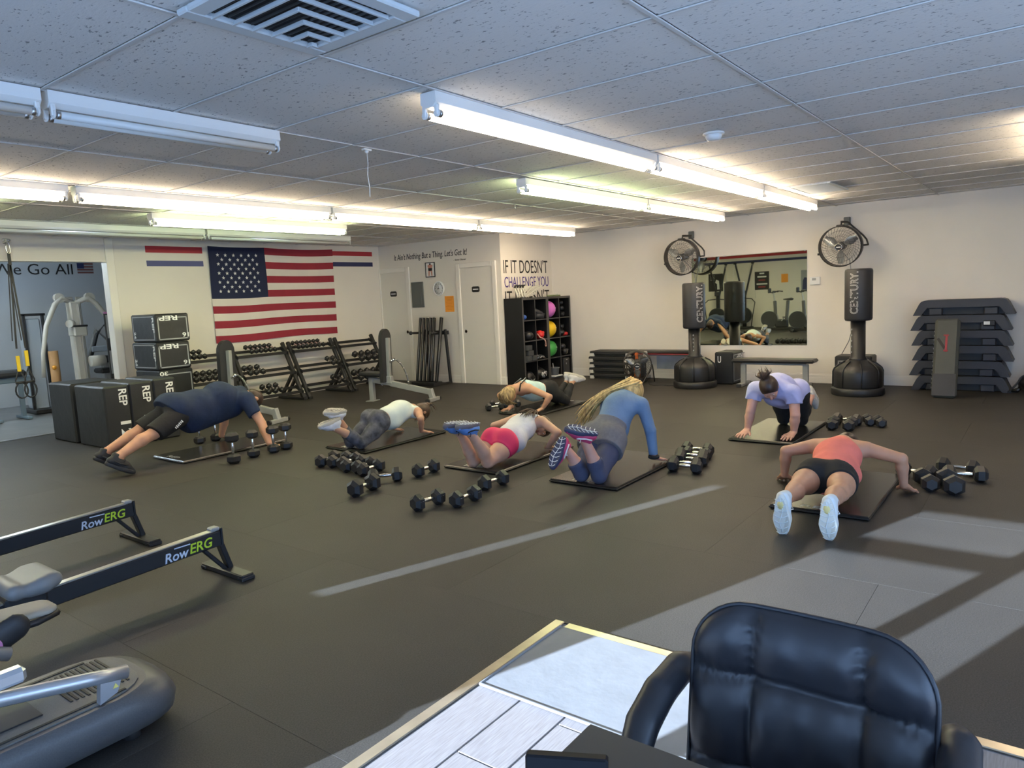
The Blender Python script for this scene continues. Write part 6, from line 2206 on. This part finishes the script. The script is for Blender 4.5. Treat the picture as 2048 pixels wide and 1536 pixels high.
f.plane((3.535, 7.16, .62), (-.80, 0, -.60)); f.plane(J['N'] + A(.035, 0, 0), (1, 0, -.2))
obj('t_shirt', f.mesh('t_shirt', .008), 'navy_cloth', r)
f = Field(.05)
torso(f, J, (1.2, 1.2), .014, ('pelvis', 'butt'))
for sd in 'RL':
    Hh, K = J['H' + sd], J['K' + sd]
    d = K - Hh
    f.rc(Hh, K, .115, .098, .04, ((0, 1, 0), .95), [(K + d * -.02 - A(0, 0, .0), nrm(d) + A(-.1, 0, -.35))])
sh = obj('shorts', f.mesh('shorts', .008), 'black_cloth', r)
pr = MB()
for k in range(6):
    pr.box((k * .018 - .045, 0, 0), (.011, .003, .028 if k % 2 else .022))
o = obj('shorts_print', pr, 'white_print', sh); o.location = (3.60, 6.925, .40); o.rotation_euler = (0, R(-38), R(3)); o['kind'] = 'stuff'
mat('shoe_black', (.014, .016, .020), .6)
mat('sole_dark', (.03, .03, .032), .6)
mat('sock_white', (.62, .62, .64), .85)
for sd in 'RL':
    shoe(r, J['A' + sd], J['F' + sd], J['G' + sd], 'shoe_black', 'sole_dark', 'shoe_black', size=1.08)
    sock(r, J['K' + sd], J['A' + sd], 'sock_white', .065)
hm, L, B = hairball(J, .004, hs=1.02)
obj('hair', hm, 'hair_dark', r)

# --- 2 woman in grey camouflage leggings, knee push-up
J = dict(P=A(5.13, 5.745, .265), C=A(5.48, 5.745, .315), N=A(5.66, 5.745, .30), H=A(5.79, 5.735, .245), Hu=A(.92, 0, -.1), Hf=A(-.1, 0, -.95),
         SR=A(5.60, 5.585, .285), SL=A(5.61, 5.905, .285), ER=A(5.50, 5.455, .235), EL=A(5.52, 6.06, .235), WR=A(5.575, 5.535, .085), WL=A(5.55, 5.965, .085), DR=A(.95, -.15, -.11), DL=A(.97, .1, -.11),
         HR=A(5.12, 5.665, .235), HL=A(5.12, 5.83, .24), KR=A(4.80, 5.635, .088), KL=A(4.80, 5.80, .088), AR=A(4.535, 5.69, .285), AL=A(4.64, 5.77, .365), FR=A(-.97, 0, -.12), FL=A(-.93, .05, .10), GR=A(.15, 0, -.97), GL=A(.12, .42, -.88), hs=.92)
r = person('woman in white sleeveless top and grey camouflage leggings doing a knee push-up')
me, L, B = body_mesh(J, (.95, .95), .90, .98, .95)
obj('body', me, 'skin_tan', r); face_parts(r, L, B)
mat('camo_grey', (.075, .078, .095), .8, noise=(16, .5, (1, 1, 1), (.026, .028, .038)))
mat('white_mint', (.62, .68, .64), .85, bump=(9, .4, .02))
f = Field(.03)
torso(f, J, (.95, .95), .006, ('pelvis', 'butt'))
for sd in 'RL':
    Hh, K, An = J['H' + sd], J['K' + sd], J['A' + sd]
    leg(f, J, sd, .98, .007, end=.58)
f.plane(J['P'] + nrm(J['C'] - J['P']) * .07, J['C'] - J['P'])
obj('leggings', f.mesh('leggings', .0075), 'camo_grey', r)
f = Field(.04)
torso(f, J, (.96, .98), .012, ('waist', 'rib', 'yoke'))
m = (J['SR'] + J['SL']) / 2
f.rc(J['SL'] * .66 + m * .34, J['SR'] * .66 + m * .34, .070, .070, .03)
f.el(J['P'] + A(.18, 0, -.055), (.14, .125, .08), None, .06)
f.plane(J['P'] + A(.045, 0, 0), (-1, 0, .12)); f.plane(J['N'] + A(-.005, 0, 0), (1, 0, .15))
obj('tank_top', f.mesh('tank_top', .0075), 'white_mint', r)
mat('shoe_white', (.60, .61, .66), .6, noise=(20, .08)); mat('sole_cream', (.45, .42, .36), .7)
for sd in 'RL':
    shoe(r, J['A' + sd], J['F' + sd], J['G' + sd], 'shoe_white', 'sole_cream', None, tread='sole_cream')
def ex(f, L, B):
    f.el(L(.0, -.085, .095), (.035, .035, .030), B, .02)
    f.rc(L(0, -.09, .10), L(0.02, -.10, .16), .022, .012, .01)
hm, L, B = hairball(J, .010, hs=.95, extra=ex)
hh = obj('hair', hm, 'hair_brown', r)
strands('loose_strands', hh, 'hair_brown', [[L(.05, .0, .06), L(.07, .06, .02), L(.07, .10, -.03)], [L(-.05, 0, .06), L(-.07, .06, .02), L(-.068, .10, -.04)], [L(0, -.09, .10), L(.03, -.08, .16), L(.05, -.03, .19)]], .004, .008, 18, 3)

# --- 3 woman in pink shorts, knee push-up
J = dict(P=A(5.02, 3.985, .203), C=A(5.37, 4.005, .275), N=A(5.55, 4.01, .305), H=A(5.68, 3.985, .225), Hu=A(.70, -.05, -.62), Hf=A(-.6, -.1, -.75),
         SR=A(5.47, 3.825, .315), SL=A(5.50, 4.195, .31), ER=A(5.44, 3.645, .235), EL=A(5.49, 4.435, .235), WR=A(5.455, 3.765, .09), WL=A(5.50, 4.31, .085), DR=A(.95, .20, -.14), DL=A(.97, .1, -.12),
         HR=A(5.00, 3.895, .178), HL=A(5.00, 4.075, .185), KR=A(4.72, 3.905, .088), KL=A(4.70, 4.055, .088), AR=A(4.49, 3.875, .375), AL=A(4.50, 4.01, .375), FR=A(-.98, .05, .10), FL=A(-.98, .10, .08), GR=A(.10, .15, -1), GL=A(.10, .15, -1), hs=.92)
r = person('woman in bright pink shorts and white tank top doing a knee push-up')
me, L, B = body_mesh(J, (.98, 1.0), .92, 1.06, .95)
obj('body', me, 'skin_fair', r); face_parts(r, L, B)
mat('pink_cloth', (.66, .030, .115), .75, noise=(5, .06))
mat('white_cloth', (.68, .67, .70), .85, bump=(9, .5, .025))
f = Field(.04)
torso(f, J, (.99, 1.02), .007, ('pelvis', 'butt'))
for sd in 'RL':
    Hh, K = J['H' + sd], J['K' + sd]
    c = Hh + (K - Hh) * .30
    f.rc(Hh, Hh + (K - Hh) * .6, .098, .090, .04, None, [(c, nrm(K - Hh) + A(0, 0, -.15))])
f.plane(J['P'] + nrm(J['C'] - J['P']) * .085, J['C'] - J['P'])
obj('shorts', f.mesh('shorts', .0075), 'pink_cloth', r)
f = Field(.04)
torso(f, J, (.98, 1.0), .012, ('waist', 'rib', 'yoke'))
m = (J['SR'] + J['SL']) / 2
f.rc(J['SL'] * .50 + m * .50, J['SR'] * .50 + m * .50, .070, .070, .03)
f.el(J['P'] + A(.16, 0, -.03), (.13, .145, .11), None, .05)
f.plane(J['P'] + nrm(J['C'] - J['P']) * .070, A(-1, 0, -.10)); f.plane(J['N'] + A(-.015, 0, 0), (1, 0, .1))
obj('tank_top', f.mesh('tank_top', .0075), 'white_cloth', r)
mat('shoe_blue', (.10, .22, .52), .6); mat('sole_slate', (.12, .11, .13), .6); mat('accent_coral', (.55, .22, .24), .6)
for sd in 'RL':
    shoe(r, J['A' + sd], J['F' + sd], J['G' + sd], 'shoe_blue', 'sole_slate', 'black_cloth', tread='white_print')
hm, L, B = hairball(J, .010, hs=.95)
hh = obj('hair', hm, 'hair_brown', r)
strands('ponytail', hh, 'hair_brown', [[L(0, -.09, .03), A(5.57, 4.0, .40), A(5.47, 3.965, .415), A(5.39, 3.935, .415), A(5.33, 3.91, .40)], [L(.02, -.09, .03), A(5.57, 4.03, .40), A(5.46, 4.0, .418), A(5.38, 3.985, .418), A(5.31, 3.965, .405)], [L(-.02, -.09, .03), A(5.57, 3.97, .395), A(5.48, 3.92, .405), A(5.41, 3.88, .40), A(5.36, 3.85, .385)]], .007, .010, 26, 5)
strands('loose_strands', hh, 'hair_brown', [[L(.06, .0, .03), L(.08, .05, .0), L(.085, .08, -.05)], [L(-.06, .0, .03), L(-.08, .05, .0), L(-.085, .08, -.05)]], .006, .01, 16, 6)

# --- 4 blonde woman in a mint top facing the camera
J = dict(P=A(7.76, 5.36, .255), C=A(7.44, 5.47, .315), N=A(7.29, 5.505, .325), H=A(7.17, 5.52, .265), Hu=A(-.85, .05, -.15), Hf=A(.15, 0, -.98),
         SR=A(7.34, 5.665, .305), SL=A(7.37, 5.325, .325), ER=A(7.33, 5.80, .225), EL=A(7.36, 5.03, .235), WR=A(7.325, 5.60, .086), WL=A(7.335, 5.13, .086), DR=A(-.80, .50, -.12), DL=A(-.80, .50, -.12),
         HR=A(7.78, 5.44, .228), HL=A(7.76, 5.27, .228), KR=A(8.06, 5.40, .088), KL=A(8.02, 5.22, .088), AR=A(8.31, 5.36, .325), AL=A(8.28, 5.27, .315), FR=A(.85, -.30, -.25), FL=A(.80, -.42, -.30), GR=A(-.25, -.1, -.95), GL=A(-.35, 0, -.9), hs=.92)
r = person('blonde woman in mint tank top and black leggings facing the camera')
me, L, B = body_mesh(J, (.95, .95), .95, .95, .95)
obj('body', me, 'skin_tan', r); face_parts(r, L, B)
mat('mint_cloth', (.50, .66, .66), .85, noise=(12, .12), bump=(9, .4, .02))
f = Field(.03)
torso(f, J, (.96, .96), .006, ('pelvis', 'butt'))
for sd in 'RL':
    Hh, K, An = J['H' + sd], J['K' + sd], J['A' + sd]
    leg(f, J, sd, .95, .007, end=.80)
f.plane(J['P'] + nrm(J['C'] - J['P']) * .10, J['C'] - J['P'])
obj('leggings', f.mesh('leggings', .0075), 'black_cloth', r)
f = Field(.04)
torso(f, J, (.96, .98), .011, ('waist', 'rib'))
f.el(J['C'] + A(.16, -.04, -.07), (.16, .14, .12), None, .05)
f.plane(J['P'] + nrm(J['C'] - J['P']) * .07, J['P'] - J['C']); f.plane(J['C'] + nrm(J['C'] - J['P']) * .045, J['C'] - J['P'])
tt = obj('tank_top', f.mesh('tank_top', .0075), 'mint_cloth', r)
s_, lat_, fr_, U_, _ = torso_frame(J)
for q, nm in ((-1, 'strap'), (1, 'strap')):
    c0 = J['C'] + s_ * .03 - fr_ * .110 + lat_ * q * .050
    c1 = J['N'] - s_ * .02 - fr_ * .050 + lat_ * q * .080
    c2 = J['N'] + s_ * .00 + fr_ * .035 + lat_ * q * .085
    st = obj(nm, MB().tube([c0, (c0 + c1) / 2 - fr_ * .012, c1 - fr_ * .012, c2], .010, 6), 'black_cloth', tt)
    sp = MB()
    for k in range(7):
        p = c0 + (c1 - c0) * (k / 7) - fr_ * (.021)
        sp.ball(tuple(p), .0055, 6, 4)
    o = obj('strap_print', sp, 'white_print', st); o['kind'] = 'stuff'
mat('shoe_pale', (.52, .50, .50), .65)
for sd in 'RL':
    shoe(r, J['A' + sd], J['F' + sd], J['G' + sd], 'shoe_pale', 'sole_cream', None)
obj('wrist_watch', MB().tube([J['WL'] + A(0, 0, .012) + B @ A(0, 0, 0) * 0 + Vector((.0, .030 * math.cos(a), .026 * math.sin(a))) for a in [2 * PI * k / 12 for k in range(12)]], .009, 6, True).box(tuple(J['WL'] + A(-.004, 0, .042)), (.03, .032, .010), bev=.003), 'dark_steel', r)['kind'] = 'stuff'
hm, L, B = hairball(J, .012, hs=.97)
hh = obj('hair', hm, 'hair_streaked', r)
pth = []
for q in (-.06, -.035, -.01, .015, .04, .065):
    pth.append([L(q * .3, -.085, .07), L(q * .7, -.04, .120), L(q, .03, .118), L(q * 1.15, .085, .075), L(q * 1.2, .115, .02 - abs(q) * .4)])
strands('ponytail', hh, 'hair_streaked', pth, .012, .010, 46, 8)

# --- 5 woman in a blue long-sleeved top
J = dict(P=A(5.12, 2.965, .315), C=A(5.355, 2.945, .535), N=A(5.465, 2.94, .595), H=A(5.555, 2.925, .615), Hu=A(.80, 0, .50), Hf=A(.50, 0, -.80),
         SR=A(5.42, 2.765, .545), SL=A(5.44, 3.115, .545), ER=A(5.43, 2.70, .325), EL=A(5.46, 3.17, .32), WR=A(5.45, 2.685, .095), WL=A(5.45, 3.17, .095), DR=A(.93, -.28, -.17), DL=A(.95, .2, -.17),
         HR=A(5.09, 2.875, .285), HL=A(5.09, 3.055, .285), KR=A(4.73, 2.80, .088), KL=A(4.72, 2.955, .088), AR=A(4.615, 2.845, .385), AL=A(4.60, 3.015, .315), FR=A(-.70, .55, .25), FL=A(-.45, .18, -.85), GR=A(.45, .20, -.85), GL=A(.90, .05, -.45), hs=.92)
r = person('blonde woman in blue long-sleeved top and grey skirt on hands and knees')
me, L, B = body_mesh(J, (.97, 1.0), .92, 1.0, .97)
obj('body', me, 'skin_pink', r); face_parts(r, L, B)
mat('blue_cloth', (.135, .215, .345), .8, noise=(6, .10), bump=(8, .5, .025))
mat('grey_cloth', (.135, .135, .150), .85, noise=(40, .10), bump=(9, .4, .02))
mat('navy_capri', (.055, .062, .11), .85, bump=(9, .4, .02))
f = Field(.04)
torso(f, J, (.98, 1.0), .012, ('waist', 'rib', 'sh'))
for sd in 'RL':
    S, E, W = J['S' + sd], J['E' + sd], J['W' + sd]
    f.rc(S, E, .056, .047, .02); f.rc(E, W, .047, .037, .012, None, [(W + (E - W) * .10, W - E)])
f.el(J['P'] + (J['C'] - J['P']) * .5 + A(.03, 0, -.06), (.12, .13, .14), None, .05)
f.plane(J['P'] + nrm(J['C'] - J['P']) * .10, J['P'] - J['C']); f.plane(J['N'] + A(0, 0, .02), J['N'] - J['C'])
obj('long_sleeved_top', f.mesh('long_sleeved_top', .0075), 'blue_cloth', r)
f = Field(.05)
torso(f, J, (1.0, 1.0), .024, ('pelvis', 'butt', 'waist'))
for sd in 'RL':
    Hh, K = J['H' + sd], J['K' + sd]
    f.rc(Hh, Hh + (K - Hh) * .62, .118, .122, .05)
sd_ = nrm(J['C'] - J['P'])
f.plane(J['P'] + sd_ * .145, sd_); f.plane(J['P'] - A(.165, 0, .03), (-.86, 0, -.50))
obj('skirt', f.mesh('skirt', .0075), 'grey_cloth', r)
f = Field(.03)
torso(f, J, (.97, .98), .004, ('pelvis', 'butt'))
for sd in 'RL':
    Hh, K, An = J['H' + sd], J['K' + sd], J['A' + sd]
    leg(f, J, sd, 1.0, .009, end=.42)
obj('capri_leggings', f.mesh('capri_leggings', .0075), 'navy_capri', r)
mat('shoe_magenta', (.50, .05, .14), .6); mat('sole_navy', (.045, .05, .10), .6)
for sd in 'RL':
    shoe(r, J['A' + sd], J['F' + sd], J['G' + sd], 'shoe_magenta', 'sole_navy', 'white_print', tread='white_print')
obj('wrist_band', MB().tube([Vector(J['WR']) + Vector((.034 * math.cos(a), .034 * math.sin(a), .004)) for a in [2 * PI * k / 14 for k in range(14)]], .016, 8, True), 'black_cloth', r)
hm, L, B = hairball(J, .016, hs=.98)
hh = obj('hair', hm, 'hair_blonde', r)
pth = []
for q in range(9):
    u = q / 8
    x = .075 - .15 * u
    a0 = L(x * .6, -.05 - .03 * (1 - abs(x) / .08), .095)
    a1 = L(x * 1.05, -.105, .02)
    a2 = A(5.41 - .03 * u, 3.06 + .05 * u, .645 - .03 * u)
    a3 = A(5.37 - .04 * u, 3.17 + .04 * u, .57 - .05 * u)
    a4 = A(5.35 - .04 * u, 3.225 + .03 * u, .51 - .05 * u)
    a5 = A(5.33 - .05 * u, 3.265 + .03 * u, .44 - .06 * u)
    pth.append([a0, a1, a2, a3, a4, a5])
strands('long_hair', hh, 'hair_blonde', pth, .009, .020, 90, 11)

# --- 6 woman in a lavender shirt facing the camera
J = dict(P=A(7.43, 2.14, .395), C=A(7.11, 2.155, .505), N=A(6.94, 2.155, .545), H=A(6.835, 2.15, .525), Hu=A(-.72, .05, .42), Hf=A(-.42, -.22, -.80),
         SR=A(6.985, 2.335, .485), SL=A(6.985, 1.975, .465), ER=A(6.93, 2.365, .28), EL=A(6.94, 1.945, .26), WR=A(6.925, 2.395, .093), WL=A(6.965, 1.965, .093), DR=A(-.95, .18, -.15), DL=A(-.95, .22, -.15),
         HR=A(7.45, 2.235, .37), HL=A(7.45, 2.045, .37), KR=A(7.66, 2.265, .090), KL=A(7.66, 2.085, .090), AR=A(7.96, 2.23, .30), AL=A(7.95, 2.07, .30), FR=A(.40, 0, -.90), FL=A(.35, -.15, -.92), GR=A(-.9, 0, -.4), GL=A(-.92, -.1, -.35), hs=1.0)
r = person('woman in lavender shirt with a dark bun facing the camera on hands and knees')
me, L, B = body_mesh(J, (1.05, 1.08), 1.15, 1.05, .98)
obj('body', me, 'skin_pink', r); face_parts(r, L, B)
mat('lavender_cloth', (.40, .42, .70), .85, noise=(10, .08), bump=(8, .5, .025))
f = Field(.045)
torso(f, J, (1.06, 1.08), .020, ('pelvis', 'butt', 'waist', 'rib', 'sh'))
for sd in 'RL':
    S, E = J['S' + sd], J['E' + sd]
    c = S + (E - S) * .50
    f.rc(S, E, .078, .074, .03, None, [(c, E - S)])
f.el(J['C'] + A(.04, 0, -.11), (.14, .15, .10), None, .06)
f.el(J['C'] + A(.20, 0, -.15), (.14, .15, .10), None, .06)
f.plane(J['P'] + A(.10, 0, 0), (1, 0, .1)); f.plane(J['N'] + A(-.045, 0, -.02), (-1, 0, -.12))
obj('t_shirt', f.mesh('t_shirt', .0078), 'lavender_cloth', r)
f = Field(.03)
torso(f, J, (1.05, 1.05), .006, ('pelvis', 'butt'))
for sd in 'RL':
    Hh, K, An = J['H' + sd], J['K' + sd], J['A' + sd]
    leg(f, J, sd, 1.05, .008, end=.55)
obj('leggings', f.mesh('leggings', .008), 'black_cloth', r)
mat('shoe_grey', (.42, .42, .40), .65)
for sd in 'RL':
    shoe(r, J['A' + sd], J['F' + sd], J['G' + sd], 'shoe_grey', 'sole_cream', None, tread='dark_plastic')
obj('bracelet', MB().tube([Vector(J['WL']) + Vector((.031 * math.cos(a), .031 * math.sin(a), .020)) for a in [2 * PI * k / 14 for k in range(14)]], .003, 5, True), 'dark_steel', r)
def ex(f, L, B):
    f.el(L(.0, -.07, .125), (.045, .042, .040), B, .012)
hm, L, B = hairball(J, .012, hs=.99, extra=ex)
hh = obj('hair', hm, 'hair_dark', r)
obj('hair_tie', MB().tube([L(.036 * math.cos(a), -.060 + .028 * math.sin(a), .104 + .012 * math.sin(a)) for a in [2 * PI * k / 12 for k in range(12)]], .007, 6, True), 'white_cloth', hh)
strands('bun_strands', hh, 'hair_brown', [[L(0.02, -.05, .14), L(.05, -.08, .15), L(.045, -.12, .13)], [L(-.02, -.05, .15), L(-.05, -.09, .16), L(-.03, -.13, .15)], [L(0, -.04, .165), L(.0, -.08, .185), L(.01, -.12, .17)]], .008, .014, 26, 14)

# --- 7 person in a coral tank top, low full push-up, seen from the feet
J = dict(P=A(5.00, 1.19, .198), C=A(5.36, 1.21, .275), N=A(5.53, 1.215, .325), H=A(5.67, 1.215, .27), Hu=A(.88, 0, -.35), Hf=A(-.35, 0, -.9),
         SR=A(5.43, 1.025, .315), SL=A(5.44, 1.40, .305), ER=A(5.41, .815, .275), EL=A(5.38, 1.575, .265), WR=A(5.475, .808, .075), WL=A(5.41, 1.595, .075), DR=A(.9, -.2, -.32), DL=A(.9, .3, -.30),
         HR=A(4.97, 1.095, .195), HL=A(4.97, 1.285, .195), KR=A(4.65, 1.035, .20), KL=A(4.65, 1.295, .195), AR=A(4.345, 1.015, .215), AL=A(4.345, 1.275, .205), FR=A(.22, 0, -.97), FL=A(.22, .02, -.97), GR=A(.97, 0, .22), GL=A(.97, 0, .22), hs=1.0)
r = person('person in coral tank top low in a full push-up, feet toward the camera')
me, L, B = body_mesh(J, (1.02, 1.0), 1.02, 1.05, .97)
obj('body', me, 'skin_tan', r); face_parts(r, L, B)
mat('coral_cloth', (.72, .185, .145), .85, noise=(8, .08), bump=(9, .5, .025))
f = Field(.045)
torso(f, J, (1.03, 1.02), .010, ('pelvis', 'butt'))
for sd in 'RL':
    Hh, K = J['H' + sd], J['K' + sd]
    c = Hh + (K - Hh) * .36
    f.rc(Hh, Hh + (K - Hh) * .7, .102, .092, .04, None, [(c, K - Hh)])
f.plane(J['P'] + A(-.025, 0, 0), (1, 0, 0))
obj('shorts', f.mesh('shorts', .0075), 'black_cloth', r)
f = Field(.045)
torso(f, J, (1.03, 1.03), .015, ('waist', 'rib', 'pelvis', 'yoke'))
m = (J['SR'] + J['SL']) / 2
f.rc(J['SL'] * .22 + m * .78, J['SR'] * .22 + m * .78, .060, .060, .03)
f.el(J['P'] + A(.17, -.02, -.02), (.15, .155, .10), None, .06)
f.plane(J['P'] + A(-.065, 0, .02), (-1, 0, .25)); f.plane(J['N'] + A(.0, 0, 0), (1, 0, .1))
obj('tank_top', f.mesh('tank_top', .0075), 'coral_cloth', r)
mat('shoe_bright', (.66, .72, .74), .6, noise=(9, .06)); mat('sole_pale', (.66, .68, .64), .65)
mat('print_yellow', (.70, .62, .28), .6)
for sd in 'RL':
    o = shoe(r, J['A' + sd], J['F' + sd], J['G' + sd], 'shoe_bright', 'sole_pale', None, tread='shoe_bright', size=1.02)
    obj('heel_patch', MB().ball((-.012, 0, -.0985), (.030, .020, .0075), 14, 6), 'print_yellow', o)
    sock(r, J['K' + sd], J['A' + sd], 'sock_white', .045)
hm, L, B = hairball(J, .006, hs=.98)
obj('hair', hm, 'hair_dark', r)
